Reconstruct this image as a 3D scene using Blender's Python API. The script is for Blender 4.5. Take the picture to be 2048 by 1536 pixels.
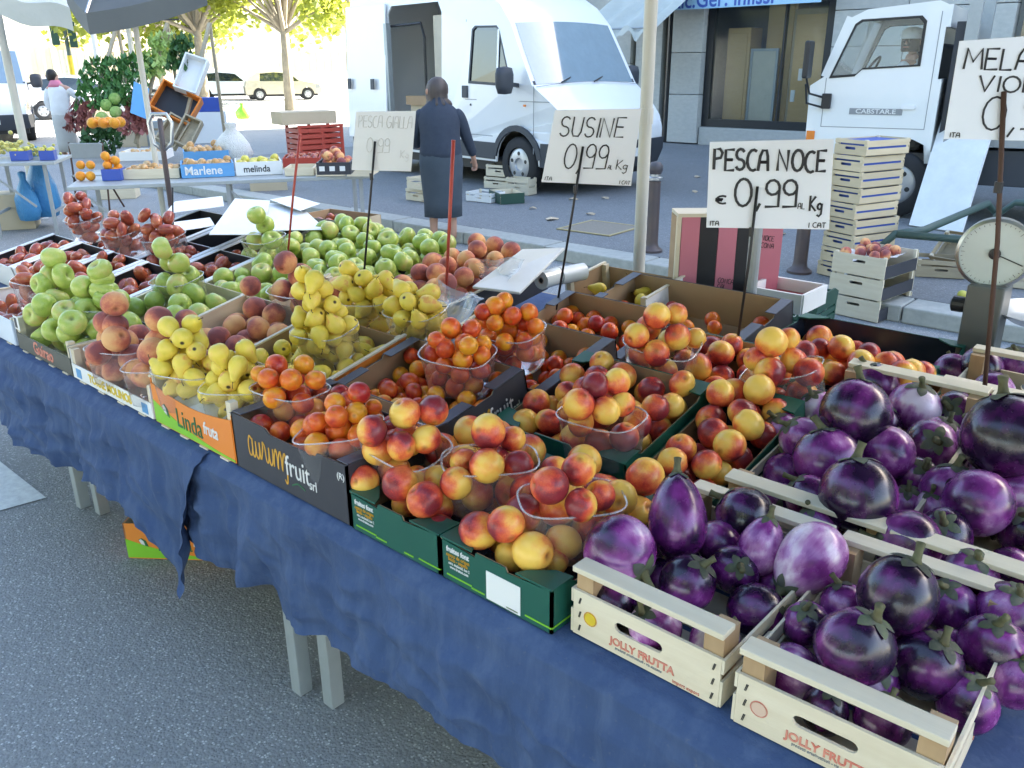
import bpy, math, random
from mathutils import Vector, Matrix, noise
from mathutils.geometry import tessellate_polygon

R_ = math.radians
PI = math.pi
rng = random.Random(7)
for o in list(bpy.data.objects):
    bpy.data.objects.remove(o, do_unlink=True)
SC = bpy.context.scene
COL = SC.collection

# ---------------------------------------------------------------- camera
CAM_H = 1.75
FPX = 1688.0                      # focal length in pixels of the 2048 px wide photograph
_th, _a, _ro = R_(20.78), R_(48.1), R_(0.42)
_fh = Vector((-math.cos(_a), math.sin(_a), 0)); _r0 = Vector((math.sin(_a), math.cos(_a), 0))
C_F = _fh*math.cos(_th) + Vector((0, 0, -math.sin(_th)))
_u0 = _r0.cross(C_F)
C_R = _r0*math.cos(_ro) - _u0*math.sin(_ro)
C_U = _u0*math.cos(_ro) + _r0*math.sin(_ro)
C_P = Vector((0, 0, CAM_H))
cam_data = bpy.data.cameras.new('camera')
cam_data.sensor_fit = 'HORIZONTAL'; cam_data.sensor_width = 36.0
cam_data.lens = FPX/2048*36.0
cam_data.clip_start = 0.05; cam_data.clip_end = 3000
cam = bpy.data.objects.new('camera', cam_data); COL.objects.link(cam)
_m = Matrix((C_R, C_U, -C_F)).transposed().to_4x4(); _m.translation = C_P
cam.matrix_world = _m
SC.camera = cam

# ---------------------------------------------------------------- sky, sun, exposure
SUN_AZ = (0.42, 0.907)            # sun stands behind the shop building, to the right
SUN_EL = 27.0
world = bpy.data.worlds.new('World'); SC.world = world; world.use_nodes = True
wn = world.node_tree; wn.nodes.clear()
sky = wn.nodes.new('ShaderNodeTexSky'); sky.sky_type = 'NISHITA'; sky.sun_disc = False
sky.sun_elevation = R_(SUN_EL); sky.sun_rotation = math.atan2(SUN_AZ[0], SUN_AZ[1])
sky.air_density = 1.0; sky.dust_density = 2.0; sky.ozone_density = 1.0
bg = wn.nodes.new('ShaderNodeBackground'); bg.inputs[1].default_value = 0.062
wo = wn.nodes.new('ShaderNodeOutputWorld')
wn.links.new(sky.outputs[0], bg.inputs[0]); wn.links.new(bg.outputs[0], wo.inputs[0])
sd = bpy.data.lights.new('sun', 'SUN'); sd.energy = 5.0; sd.angle = R_(0.5); sd.color = (1, .94, .84)
sun = bpy.data.objects.new('sun', sd); COL.objects.link(sun)
_s = Vector((SUN_AZ[0]*math.cos(R_(SUN_EL)), SUN_AZ[1]*math.cos(R_(SUN_EL)), math.sin(R_(SUN_EL)))).normalized()
sun.rotation_euler = _s.to_track_quat('Z', 'Y').to_euler(); sun.location = (0, 0, 30)
SC.view_settings.view_transform = 'Standard'; SC.view_settings.look = 'None'
SC.view_settings.gamma = 1.0; SC.view_settings.use_curve_mapping = False
SC.view_settings.exposure = 3.88
SC.view_settings.use_white_balance = True; SC.view_settings.white_balance_temperature = 6600; SC.view_settings.white_balance_tint = 10
SC.render.engine = 'CYCLES'

def at(px, py, z):
    """ground-plan point: where the sight line through a photo pixel meets the level z"""
    d = C_F*FPX + C_R*(px-1024) - C_U*(py-768)
    return C_P + d*((z-CAM_H)/d.z)
def at_y(px, py, y):
    d = C_F*FPX + C_R*(px-1024) - C_U*(py-768)
    return C_P + d*(y/d.y)
def at_slope(px, py, z0, y0, t):
    """same, for a display surface that rises with slope t from height z0 at depth y0"""
    d = C_F*FPX + C_R*(px-1024) - C_U*(py-768)
    k = (z0 - t*y0 - CAM_H)/(d.z - t*d.y)
    return C_P + d*k

# ---------------------------------------------------------------- mesh helpers
class MB:
    def __init__(s): s.v = []; s.f = []
    def add(s, vs, fs, M=None):
        n = len(s.v)
        s.v += [tuple(M @ Vector(v)) if M else tuple(v) for v in vs]
        s.f += [tuple(i+n for i in f) for f in fs]
        return s
    def box(s, x0, x1, y0, y1, z0, z1, M=None):
        return s.add([(x0,y0,z0),(x1,y0,z0),(x1,y1,z0),(x0,y1,z0),(x0,y0,z1),(x1,y0,z1),(x1,y1,z1),(x0,y1,z1)],
                     [(3,2,1,0),(4,5,6,7),(0,1,5,4),(1,2,6,5),(2,3,7,6),(3,0,4,7)], M)
    def beam(s, p, q, w, h, up=(0,0,1), M=None):
        p, q = Vector(p), Vector(q); d = (q-p).normalized(); up = Vector(up)
        if abs(d.dot(up)) > .98: up = Vector((1,0,0))
        r = d.cross(up).normalized()*(w/2); u = r.cross(d).normalized()*(h/2)
        vs = [p-r-u, p+r-u, p+r+u, p-r+u, q-r-u, q+r-u, q+r+u, q-r+u]
        return s.add(vs, [(0,1,2,3),(7,6,5,4),(0,4,5,1),(1,5,6,2),(2,6,7,3),(3,7,4,0)], M)
    def tube(s, pts, r, n=8, M=None, flat=1.0):
        pts = [Vector(p) for p in pts]; rs = r if isinstance(r, (list, tuple)) else [r]*len(pts)
        vs = []; fs = []; prev = None
        for i, p in enumerate(pts):
            t = (pts[min(i+1, len(pts)-1)] - pts[max(i-1, 0)])
            t = t.normalized() if t.length > 1e-9 else Vector((0,0,1))
            if prev is None:
                a = Vector((0,0,1)) if abs(t.z) < .9 else Vector((1,0,0))
                prev = t.cross(a).normalized()
            u = (prev - t*prev.dot(t)).normalized(); w = t.cross(u); prev = u
            for k in range(n):
                an = 2*PI*k/n; vs.append(p + u*math.cos(an)*rs[i] + w*math.sin(an)*rs[i]*flat)
        for i in range(len(pts)-1):
            for k in range(n):
                a = i*n+k; b = i*n+(k+1) % n; fs.append((a, b, b+n, a+n))
        fs.append(tuple(range(n-1, -1, -1))); fs.append(tuple((len(pts)-1)*n+k for k in range(n)))
        return s.add(vs, fs, M)
    def lathe(s, prof, n=20, M=None, sx=1, sy=1, fn=None):
        """prof: list of (radius, z); closed at both ends when the radius is 0"""
        vs = []; fs = []; rings = []
        for (r, z) in prof:
            if r < 1e-6: rings.append([len(vs)]); vs.append((0, 0, z))
            else:
                ids = []
                for k in range(n):
                    an = 2*PI*k/n; ids.append(len(vs)); q = fn(an, r, z) if fn else r
                    vs.append((q*math.cos(an)*sx, q*math.sin(an)*sy, z))
                rings.append(ids)
        for a, b in zip(rings[:-1], rings[1:]):
            for k in range(n):
                k2 = (k+1) % n
                if len(a) == 1 and len(b) == 1: continue
                if len(a) == 1: fs.append((a[0], b[k2], b[k]))
                elif len(b) == 1: fs.append((a[k], a[k2], b[0]))
                else: fs.append((a[k], a[k2], b[k2], b[k]))
        return s.add(vs, fs, M)
    def grid(s, fn, nu, nv, M=None, wrap=False):
        vs = [fn(i/(nu if wrap else nu-1), j/(nv-1)) for j in range(nv) for i in range(nu)]
        fs = [(j*nu+i, j*nu+(i+1) % nu, (j+1)*nu+(i+1) % nu, (j+1)*nu+i) for j in range(nv-1) for i in range(nu if wrap else nu-1)]
        return s.add(vs, fs, M)
    def loft(s, rings, M=None, caps=True):
        n = len(rings[0]); vs = [p for r in rings for p in r]
        fs = [(j*n+i, j*n+(i+1) % n, (j+1)*n+(i+1) % n, (j+1)*n+i) for j in range(len(rings)-1) for i in range(n)]
        if caps: fs += [tuple(range(n-1, -1, -1)), tuple((len(rings)-1)*n+i for i in range(n))]
        return s.add(vs, fs, M)
    def plate(s, outer, holes, t, M=None, warp=None):
        """flat plate in the x-z plane, thick from y=0 to y=t, with holes cut through"""
        loops = [outer]+list(holes)
        flat = [p for l in loops for p in l]
        tris = tessellate_polygon([[Vector((p[0], p[1], 0)) for p in l] for l in loops])
        w = warp or (lambda x, z: 0.0)
        n = len(flat)
        vs = [(x, w(x, z), z) for x, z in flat]+[(x, w(x, z)+t, z) for x, z in flat]
        fs = []
        for a, b, c in tris:
            ax, az = flat[a]; bx, bz = flat[b]; cx, cz = flat[c]
            if (bx-ax)*(cz-az)-(bz-az)*(cx-ax) < 0: a, b = b, a
            fs.append((a, b, c)); fs.append((c+n, b+n, a+n))
        k = 0
        for l in loops:
            m = len(l)
            area = sum(l[i][0]*l[(i+1) % m][1]-l[(i+1) % m][0]*l[i][1] for i in range(m))
            for i in range(m):
                a, b = k+i, k+(i+1) % m
                ccw = area > 0
                if l is not outer: ccw = not ccw
                fs.append((b, a, a+n, b+n) if ccw else (a, b, b+n, a+n))
            k += m
        return s.add(vs, fs, M)
    def mesh(s, name, smooth=False):
        me = bpy.data.meshes.new(name); me.from_pydata(s.v, [], s.f); me.update()
        if smooth: me.polygons.foreach_set('use_smooth', [True]*len(me.polygons))
        return me
    def build(s, name, m, parent=None, smooth=False, bevel=0, auto=None, sub=0):
        o = bpy.data.objects.new(name, s.mesh(name, smooth or auto is not None)); COL.objects.link(o)
        if m: o.data.materials.append(m)
        if parent: o.parent = parent
        if bevel:
            b = o.modifiers.new('bevel', 'BEVEL'); b.width = bevel; b.segments = 2; b.limit_method = 'ANGLE'; b.angle_limit = R_(40)
        if sub:
            b = o.modifiers.new('sub', 'SUBSURF'); b.levels = sub; b.render_levels = sub
        if auto is not None:
            import bmesh
            bm = bmesh.new(); bm.from_mesh(o.data)
            for e in bm.edges:
                e.smooth = not (len(e.link_faces) == 2 and e.calc_face_angle(0) > R_(auto))
            bm.to_mesh(o.data); bm.free()
        return o

def tag(o, label, cat, group=None):
    o['label'] = label; o['category'] = cat
    if group: o['group'] = group
    return o
def thing(name, label, cat, loc=(0,0,0), rz=0, group=None, M=None):
    o = bpy.data.objects.new(name, None); COL.objects.link(o); o.empty_display_size = .1
    if M: o.matrix_world = M
    else: o.location = loc; o.rotation_euler = (0, 0, rz)
    return tag(o, label, cat, group)
def struct(o): o['kind'] = 'structure'; return o
def stuff(o): o['kind'] = 'stuff'; return o
def copy_tree(o, parent=None):
    c = o.copy(); COL.objects.link(c); c.parent = parent
    for ch in list(o.children): copy_tree(ch, c)
    return c
def frame(O, tilt=0, yaw=0):
    """matrix of a crate: local x along its width, y its depth (tilted up), z its height"""
    return Matrix.Translation(O) @ Matrix.Rotation(R_(yaw), 4, 'Z') @ Matrix.Rotation(R_(tilt), 4, 'X')
def TR(x, y, z): return Matrix.Translation((x, y, z))
def axes(o, r, u):
    """matrix with origin o, x axis r, y axis u: for lettering on a face"""
    r = Vector(r).normalized(); u = Vector(u); u = (u-r*u.dot(r)).normalized(); n = r.cross(u)
    m = Matrix((r, u, n)).transposed().to_4x4(); m.translation = Vector(o); return m
def rect(x0, x1, z0, z1): return [(x0,z0),(x1,z0),(x1,z1),(x0,z1)]
def slot(cx, cz, w, h, n=5):
    r = h/2; p = []
    for k in range(n+1): a = -PI/2+PI*k/n; p.append((cx+w/2-r+r*math.cos(a), cz+r*math.sin(a)))
    for k in range(n+1): a = PI/2+PI*k/n; p.append((cx-w/2+r+r*math.cos(a), cz+r*math.sin(a)))
    return p

# ---------------------------------------------------------------- materials
def _nodes(name):
    m = bpy.data.materials.new(name); m.use_nodes = True; nt = m.node_tree; nt.nodes.clear()
    out = nt.nodes.new('ShaderNodeOutputMaterial'); b = nt.nodes.new('ShaderNodeBsdfPrincipled')
    nt.links.new(b.outputs[0], out.inputs[0])
    return m, nt, b, out
def N(nt, t, **k):
    n = nt.nodes.new(t)
    for a, v in k.items(): setattr(n, a, v)
    return n
def L(nt, a, b): nt.links.new(a, b)
def rgba(c): return (c[0], c[1], c[2], 1)
def ramp(nt, fac, stops):
    r = N(nt, 'ShaderNodeValToRGB'); e = r.color_ramp.elements
    while len(e) < len(stops): e.new(.5)
    for el, (p, c) in zip(e, stops): el.position = p; el.color = rgba(c)
    L(nt, fac, r.inputs[0]); return r.outputs[0]
def math_(nt, op, a, b=None, c=None, clamp=False):
    n = N(nt, 'ShaderNodeMath', operation=op); n.use_clamp = clamp
    for i, q in enumerate((a, b, c)):
        if q is None: continue
        if isinstance(q, (int, float)): n.inputs[i].default_value = q
        else: L(nt, q, n.inputs[i])
    return n.outputs[0]
def coords(nt, scale=(1,1,1), rnd=0.0, kind='Object'):
    tc = N(nt, 'ShaderNodeTexCoord'); mp = N(nt, 'ShaderNodeMapping'); mp.inputs['Scale'].default_value = scale
    L(nt, tc.outputs[kind], mp.inputs[0])
    if rnd:
        oi = N(nt, 'ShaderNodeObjectInfo'); mu = math_(nt, 'MULTIPLY', oi.outputs['Random'], rnd)
        cb = N(nt, 'ShaderNodeCombineXYZ'); L(nt, mu, cb.inputs[0]); L(nt, mu, cb.inputs[1])
        L(nt, cb.outputs[0], mp.inputs['Location'])
    return mp.outputs[0]
def noise_(nt, vec, scale, detail=3, rough=.55):
    n = N(nt, 'ShaderNodeTexNoise'); n.inputs['Scale'].default_value = scale
    n.inputs['Detail'].default_value = detail; n.inputs['Roughness'].default_value = rough
    L(nt, vec, n.inputs['Vector']); return n.outputs[0]
def mixc(nt, fac, a, b):
    n = N(nt, 'ShaderNodeMix', data_type='RGBA')
    if isinstance(fac, (int, float)): n.inputs[0].default_value = fac
    else: L(nt, fac, n.inputs[0])
    for i, q in ((6, a), (7, b)):
        if isinstance(q, (tuple, list)): n.inputs[i].default_value = rgba(q)
        else: L(nt, q, n.inputs[i])
    return n.outputs[2]
def bump_(nt, b, h, strength=.3, dist=.002):
    n = N(nt, 'ShaderNodeBump'); n.inputs['Strength'].default_value = strength; n.inputs['Distance'].default_value = dist
    L(nt, h, n.inputs['Height']); L(nt, n.outputs[0], b.inputs['Normal'])
def mat(name, col, rough=.6, metal=0, col2=None, vs=6, vk=.6, bump=0, bs=80, stretch=(1,1,1), rnd=0, coat=0, spec=.5, dist=.002):
    m, nt, b, out = _nodes(name)
    v = coords(nt, stretch, rnd=3.0)
    c2 = col2 or tuple(x*.78 for x in col)
    n = noise_(nt, v, vs, 5, .62)
    f = math_(nt, 'MULTIPLY_ADD', n, 2.2*vk, .5-1.1*vk, clamp=True)
    c = mixc(nt, f, col, c2)
    if rnd:
        oi = N(nt, 'ShaderNodeObjectInfo'); hs = N(nt, 'ShaderNodeHueSaturation')
        L(nt, math_(nt, 'MULTIPLY_ADD', oi.outputs['Random'], 2*rnd, 1-rnd), hs.inputs['Value']); L(nt, c, hs.inputs['Color']); c = hs.outputs[0]
    L(nt, c, b.inputs['Base Color'])
    b.inputs['Roughness'].default_value = rough; b.inputs['Metallic'].default_value = metal
    b.inputs['Coat Weight'].default_value = coat; b.inputs['Specular IOR Level'].default_value = spec
    if bump: bump_(nt, b, noise_(nt, v, bs, 3), bump, dist)
    return m
# ---------------------------------------------------------------- the materials of the place
def fruit_mat(name, stops, nscale=1.1, rough=.35, rk=.55, bump=.0, speck=None, coat=0, sheen=0, grad=.35, rshift=.5, stem=None, sss=0, foff=0, bot=None):
    """skin colour runs along a ramp: large blush patches, different on every fruit"""
    m, nt, b, out = _nodes(name)
    v = coords(nt, (1,1,1), rnd=37.0)
    raw = N(nt, 'ShaderNodeTexCoord'); sx = N(nt, 'ShaderNodeSeparateXYZ'); L(nt, raw.outputs['Object'], sx.inputs[0])
    oi = N(nt, 'ShaderNodeObjectInfo')
    n = noise_(nt, v, nscale, 2.5, .5)
    f = math_(nt, 'MULTIPLY_ADD', n, 1.7, -.35+foff)
    f = math_(nt, 'MULTIPLY_ADD', sx.outputs[0], grad, f)
    f = math_(nt, 'ADD', f, math_(nt, 'MULTIPLY_ADD', oi.outputs['Random'], rshift, -rshift/2))
    fine = noise_(nt, v, 9, 3, .6)
    f = math_(nt, 'MULTIPLY_ADD', math_(nt, 'SUBTRACT', fine, .5), .35, f, clamp=True)
    c = ramp(nt, f, stops)
    if speck:
        vo = N(nt, 'ShaderNodeTexVoronoi'); vo.inputs['Scale'].default_value = 14; L(nt, v, vo.inputs['Vector'])
        sp = math_(nt, 'LESS_THAN', vo.outputs['Distance'], .13)
        c = mixc(nt, math_(nt, 'MULTIPLY', sp, .45), c, speck)
    if stem:
        rr = math_(nt, 'SQRT', math_(nt, 'ADD', math_(nt, 'POWER', sx.outputs[0], 2.0), math_(nt, 'POWER', sx.outputs[1], 2.0)))
        k = math_(nt, 'MULTIPLY_ADD', rr, -4.2, 1.15, clamp=True)
        c = mixc(nt, math_(nt, 'MULTIPLY', k, .8), c, stem)
    if bot:
        rr = math_(nt, 'SQRT', math_(nt, 'ADD', math_(nt, 'POWER', sx.outputs[0], 2.0), math_(nt, 'POWER', sx.outputs[1], 2.0)))
        k = math_(nt, 'MULTIPLY', math_(nt, 'MULTIPLY_ADD', rr, -9.0, 2.2, clamp=True), math_(nt, 'LESS_THAN', sx.outputs[2], -.9)); c = mixc(nt, k, c, bot)
    b.inputs['Specular IOR Level'].default_value = .38
    L(nt, c, b.inputs['Base Color']); b.inputs['Roughness'].default_value = rough
    r2 = math_(nt, 'MULTIPLY_ADD', fine, .25, rough-.12); L(nt, r2, b.inputs['Roughness'])
    b.inputs['Coat Weight'].default_value = coat; b.inputs['Coat Roughness'].default_value = .12
    if sheen:
        b.inputs['Sheen Weight'].default_value = sheen; b.inputs['Sheen Roughness'].default_value = .4; b.inputs['Sheen Tint'].default_value = (1,.85,.75,1)
    if bump: bump_(nt, b, noise_(nt, v, 16, 3), bump, .06)
    return m
M_ = {}
M_['apple'] = fruit_mat('green apple skin', [(0,(.28,.39,.07)),(.4,(.38,.49,.095)),(.72,(.48,.53,.13)),(1,(.55,.46,.15))], 1.2, .3, speck=(.5,.62,.22), grad=.12, rshift=.55, stem=(.12,.14,.03), coat=.25, bump=.05)
M_['peach'] = fruit_mat('peach skin', [(0,(.78,.43,.18)),(.32,(.70,.29,.13)),(.64,(.48,.13,.085)),(1,(.23,.065,.065))], .9, .7, sheen=.25, grad=.5, rshift=.35, stem=(.18,.06,.03), bump=.05)
M_['nectarine'] = fruit_mat('nectarine skin', [(0,(.86,.54,.10)),(.28,(.85,.40,.07)),(.52,(.74,.17,.05)),(.80,(.54,.055,.034)),(1,(.22,.022,.03))], .8, .34, speck=(.72,.40,.12), grad=.55, rshift=.50, foff=.0, stem=(.3,.1,.03), coat=.10, bump=.04)
M_['plum'] = fruit_mat('plum skin', [(0,(.76,.32,.02)),(.36,(.73,.165,.018)),(.70,(.60,.075,.018)),(1,(.36,.02,.02))], .7, .34, grad=.12, rshift=.85, foff=-.02, stem=(.35,.16,.03), coat=.12, bump=.03)
M_['pear'] = fruit_mat('pear skin', [(0,(.68,.54,.06)),(.5,(.78,.60,.085)),(.85,(.80,.58,.11)),(1,(.74,.36,.09))], 1.2, .42, speck=(.36,.30,.06), grad=.08, rshift=.45, coat=.05, bump=.05, bot=(.05,.035,.02))
M_['tomato'] = fruit_mat('plum tomato skin', [(0,(.46,.13,.05)),(.5,(.34,.07,.035)),(1,(.23,.038,.028))], 1.0, .25, grad=.1, rshift=.6, coat=.4, bump=.03)
M_['orange'] = fruit_mat('orange peel', [(0,(.80,.36,.02)),(1,(.72,.24,.02))], 1.0, .4, bump=.2)
M_['yapple'] = fruit_mat('yellow apple skin', [(0,(.62,.60,.10)),(1,(.66,.52,.14))], 1.0, .35, stem=(.2,.16,.05))
M_['onion'] = fruit_mat('onion skin', [(0,(.62,.42,.20)),(.6,(.50,.27,.10)),(1,(.66,.50,.30))], 1.5, .5)
M_['grape'] = fruit_mat('white grape skin', [(0,(.44,.46,.10)),(1,(.55,.50,.16))], 1.0, .35)
M_['cabbage'] = fruit_mat('cabbage leaf', [(0,(.20,.36,.07)),(.6,(.32,.46,.12)),(1,(.46,.54,.22))], 2.5, .5, bump=.5)
M_['greens'] = mat('dark leafy greens', (.025,.085,.022), .55, col2=(.06,.17,.035), vs=4, vk=.9, rnd=.4)
M_['chicory'] = mat('red chicory leaf', (.16,.035,.035), .55, col2=(.30,.12,.10), vs=4, vk=.9, rnd=.3)
M_['pepper'] = fruit_mat('yellow pepper skin', [(0,(.74,.40,.02)),(1,(.80,.46,.03))], 1.0, .25, coat=.4)

def eggplant_mat():
    m, nt, b, out = _nodes('eggplant skin')
    v = coords(nt, (2.6,2.6,.42), rnd=41.0)
    vb = coords(nt, (1,1,1), rnd=23.0)
    oi = N(nt, 'ShaderNodeObjectInfo')
    raw = N(nt, 'ShaderNodeTexCoord'); sx = N(nt, 'ShaderNodeSeparateXYZ'); L(nt, raw.outputs['Object'], sx.inputs[0])
    big = noise_(nt, vb, .85, 2, .5); streak = noise_(nt, v, 2.0, 4, .6)
    f = math_(nt, 'MULTIPLY_ADD', big, 1.5, -.38)
    f = math_(nt, 'MULTIPLY_ADD', math_(nt, 'SUBTRACT', streak, .5), .30, f)
    at_ = N(nt, 'ShaderNodeAttribute', attribute_type='OBJECT', attribute_name='pale')
    f = math_(nt, 'ADD', f, at_.outputs['Fac'])
    f = math_(nt, 'MULTIPLY_ADD', sx.outputs[2], .10, f, clamp=True)
    c = ramp(nt, f, [(0,(.005,.002,.010)),(.28,(.015,.003,.026)),(.46,(.085,.010,.095)),(.66,(.21,.035,.215)),(.84,(.44,.19,.42)),(1,(.72,.58,.68))])
    vo = N(nt, 'ShaderNodeTexVoronoi'); vo.inputs['Scale'].default_value = 5; L(nt, vb, vo.inputs['Vector'])
    sp = math_(nt, 'LESS_THAN', vo.outputs['Distance'], .035)
    c = mixc(nt, math_(nt, 'MULTIPLY', sp, .55), c, (.36,.24,.16))
    L(nt, c, b.inputs['Base Color'])
    rn = noise_(nt, vb, 3.0, 4, .6); L(nt, math_(nt, 'MULTIPLY_ADD', rn, .24, .14), b.inputs['Roughness'])
    b.inputs['Specular IOR Level'].default_value = .6
    b.inputs['Coat Weight'].default_value = .25; b.inputs['Coat Roughness'].default_value = .18
    return m
M_['eggplant'] = eggplant_mat()
M_['calyx'] = mat('eggplant calyx', (.095,.125,.05), .65, col2=(.055,.05,.06), vs=2.2, vk=.9, bump=.3, bs=9, rnd=.35)
M_['stem'] = mat('woody fruit stem', (.13,.14,.055), .75, col2=(.07,.05,.03), vs=4)
M_['pearstem'] = mat('pear stem', (.10,.065,.025), .8)

M_['wood'] = mat('poplar crate wood', (.72,.65,.50), .68, col2=(.60,.51,.36), vs=5, vk=.7, stretch=(1,1,9), bump=.25, bs=60, rnd=.07)
M_['woodh'] = mat('poplar slat', (.74,.68,.53), .66, col2=(.62,.54,.39), vs=4, vk=.7, stretch=(.8,8,8), bump=.2, bs=50, rnd=.07)
M_['post'] = mat('corner post wood', (.50,.35,.20), .72, col2=(.36,.23,.12), vs=14, vk=.8, stretch=(1,1,.25), bump=.3, bs=90, rnd=.1)
M_['oldwood'] = mat('grey weathered wood', (.45,.38,.26), .75, col2=(.30,.25,.17), vs=5, stretch=(1,6,6), bump=.3, rnd=.1)
M_['card'] = mat('brown cardboard', (.40,.27,.155), .85, col2=(.33,.215,.12), vs=5, vk=.6, bump=.1, bs=140, rnd=.06)
M_['cardpale'] = mat('pale cardboard', (.54,.46,.33), .85, col2=(.46,.38,.26), vs=5, rnd=.06)
M_['dark'] = mat('dark printed cardboard', (.030,.032,.040), .5, col2=(.045,.046,.056), vs=7, bump=.05, bs=120)
M_['darkwear'] = mat('scuffed dark cardboard flange', (.050,.056,.078), .45, col2=(.085,.092,.115), vs=9, vk=.9)
M_['green'] = mat('green printed cardboard', (.008,.085,.058), .42, col2=(.012,.105,.07), vs=6, bump=.04, bs=120)
M_['lime'] = mat('lime print', (.25,.60,.03), .5)
M_['orangep'] = mat('orange print', (.76,.20,.02), .5, col2=(.80,.27,.035), vs=4)
M_['white'] = mat('white card', (.78,.79,.78), .6, col2=(.72,.73,.72), vs=5)
M_['whitep'] = mat('white print', (.82,.82,.80), .5)
M_['goldp'] = mat('ochre print', (.70,.36,.03), .5)
M_['redp'] = mat('red print', (.55,.10,.06), .6, col2=(.68,.34,.25), vs=60, vk=.9)
M_['faint'] = mat('faded ink', (.72,.74,.77), .6)
M_['blackp'] = mat('black marker', (.012,.012,.016), .5)
M_['greyp'] = mat('grey print', (.30,.31,.32), .6)
M_['yellowp'] = mat('yellow print', (.76,.55,.03), .5)
M_['dkgreenp'] = mat('dark green print', (.02,.15,.05), .5)
M_['bluep'] = mat('light blue print', (.12,.36,.68), .5)
M_['olive'] = mat('dark olive printed front', (.085,.09,.07), .5)
M_['sign'] = mat('white price card', (.75,.78,.83), .55, col2=(.71,.745,.80), vs=3)
M_['liner'] = mat('dark blue tray liner', (.012,.018,.032), .25, col2=(.03,.04,.06), vs=12, bump=.4, bs=20)
M_['tissue'] = mat('white tissue wrap', (.80,.80,.77), .8, bump=.6, bs=25, dist=.01)
M_['foam'] = mat('white foam edge', (.82,.84,.84), .7)
M_['pink'] = mat('pink painted board', (.62,.20,.26), .55, col2=(.56,.17,.22), vs=4)
M_['blackb'] = mat('black painted board', (.018,.018,.022), .5)

def clear_mat(name, tint, rough, facmul, fk=1.0):
    m, nt, b, out = _nodes(name); nt.nodes.remove(b)
    tr = N(nt, 'ShaderNodeBsdfTransparent'); tr.inputs[0].default_value = rgba(tint)
    gl = N(nt, 'ShaderNodeBsdfGlossy'); gl.inputs['Roughness'].default_value = rough; gl.inputs[0].default_value = (1,1,1,1)
    df = N(nt, 'ShaderNodeBsdfDiffuse'); df.inputs[0].default_value = (.8,.82,.84,1)
    v = coords(nt, (1,1,1), rnd=5.0); nz = noise_(nt, v, 38, 3)
    bp = N(nt, 'ShaderNodeBump'); bp.inputs['Strength'].default_value = .35; bp.inputs['Distance'].default_value = .004; L(nt, nz, bp.inputs['Height'])
    L(nt, bp.outputs[0], gl.inputs['Normal'])
    fr = N(nt, 'ShaderNodeFresnel'); fr.inputs[0].default_value = 1.5; L(nt, bp.outputs[0], fr.inputs['Normal'])
    m1 = N(nt, 'ShaderNodeMixShader'); m1.inputs[0].default_value = facmul; L(nt, tr.outputs[0], m1.inputs[1]); L(nt, df.outputs[0], m1.inputs[2])
    m2 = N(nt, 'ShaderNodeMixShader'); L(nt, math_(nt, 'MULTIPLY', fr.outputs[0], fk, clamp=True), m2.inputs[0]); L(nt, m1.outputs[0], m2.inputs[1]); L(nt, gl.outputs[0], m2.inputs[2])
    L(nt, m2.outputs[0], out.inputs[0]); return m
M_['clear'] = clear_mat('clear punnet plastic', (.975,.98,.985), .16, .07, .55)
M_['rim'] = clear_mat('thick clear punnet rim', (.95,.955,.96), .2, .22, .7)
M_['film'] = clear_mat('crumpled clear film', (.95,.96,.96), .2, .30)
M_['pane'] = clear_mat('window pane', (.90,.93,.93), .02, .02, .6)

def asphalt_mat(name, dark, light, gscale):
    m, nt, b, out = _nodes(name); v = coords(nt)
    big = noise_(nt, v, .7, 4); mid = noise_(nt, v, 55, 4, .7)
    vo = N(nt, 'ShaderNodeTexVoronoi'); vo.inputs['Scale'].default_value = gscale; L(nt, v, vo.inputs['Vector'])
    sep = N(nt, 'ShaderNodeSeparateColor'); L(nt, vo.outputs['Color'], sep.inputs[0])
    g = math_(nt, 'GREATER_THAN', sep.outputs[0], .66)
    g = math_(nt, 'MULTIPLY', g, math_(nt, 'LESS_THAN', vo.outputs['Distance'], .42))
    c = mixc(nt, big, dark, tuple(x*1.35 for x in dark))
    c = mixc(nt, math_(nt, 'MULTIPLY_ADD', mid, 1.6, -.45, clamp=True), c, tuple(x*.5 for x in dark))
    patch = noise_(nt, v, 2.6, 6, .7); c = mixc(nt, math_(nt, 'MULTIPLY_ADD', patch, 2.0, -.95, clamp=True), c, tuple(x*.78 for x in dark))
    c = mixc(nt, math_(nt, 'MULTIPLY', g, sep.outputs[1]), c, light)
    L(nt, c, b.inputs['Base Color']); b.inputs['Roughness'].default_value = .8
    h = math_(nt, 'ADD', mid, math_(nt, 'MULTIPLY', vo.outputs['Distance'], -.8)); bump_(nt, b, h, .8, .006)
    return m
M_['asphalt'] = asphalt_mat('road asphalt', (.265,.275,.275), (.56,.57,.56), 115)
M_['asphalt2'] = asphalt_mat('pavement asphalt', (.19,.20,.205), (.30,.31,.31), 60)
M_['paint'] = mat('worn road paint', (.74,.76,.72), .75, col2=(.50,.51,.50), vs=30, vk=.8, bump=.4, bs=160)
M_['kerb'] = mat('granite kerb', (.30,.30,.28), .8, col2=(.20,.20,.19), vs=40, vk=.9, bump=.4, bs=120, rnd=.08)
M_['kerbtop'] = mat('worn kerb top', (.42,.42,.38), .8, col2=(.30,.31,.28), vs=18, vk=.9, bump=.3, bs=120, rnd=.08)
M_['stone'] = mat('grey travertine block', (.46,.46,.42), .75, col2=(.36,.365,.335), vs=9, vk=.8, stretch=(1,1,2), bump=.2, bs=60, rnd=.08)
M_['steel'] = mat('grey painted steel', (.36,.38,.39), .45, .1, col2=(.28,.30,.30), vs=9)
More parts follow.
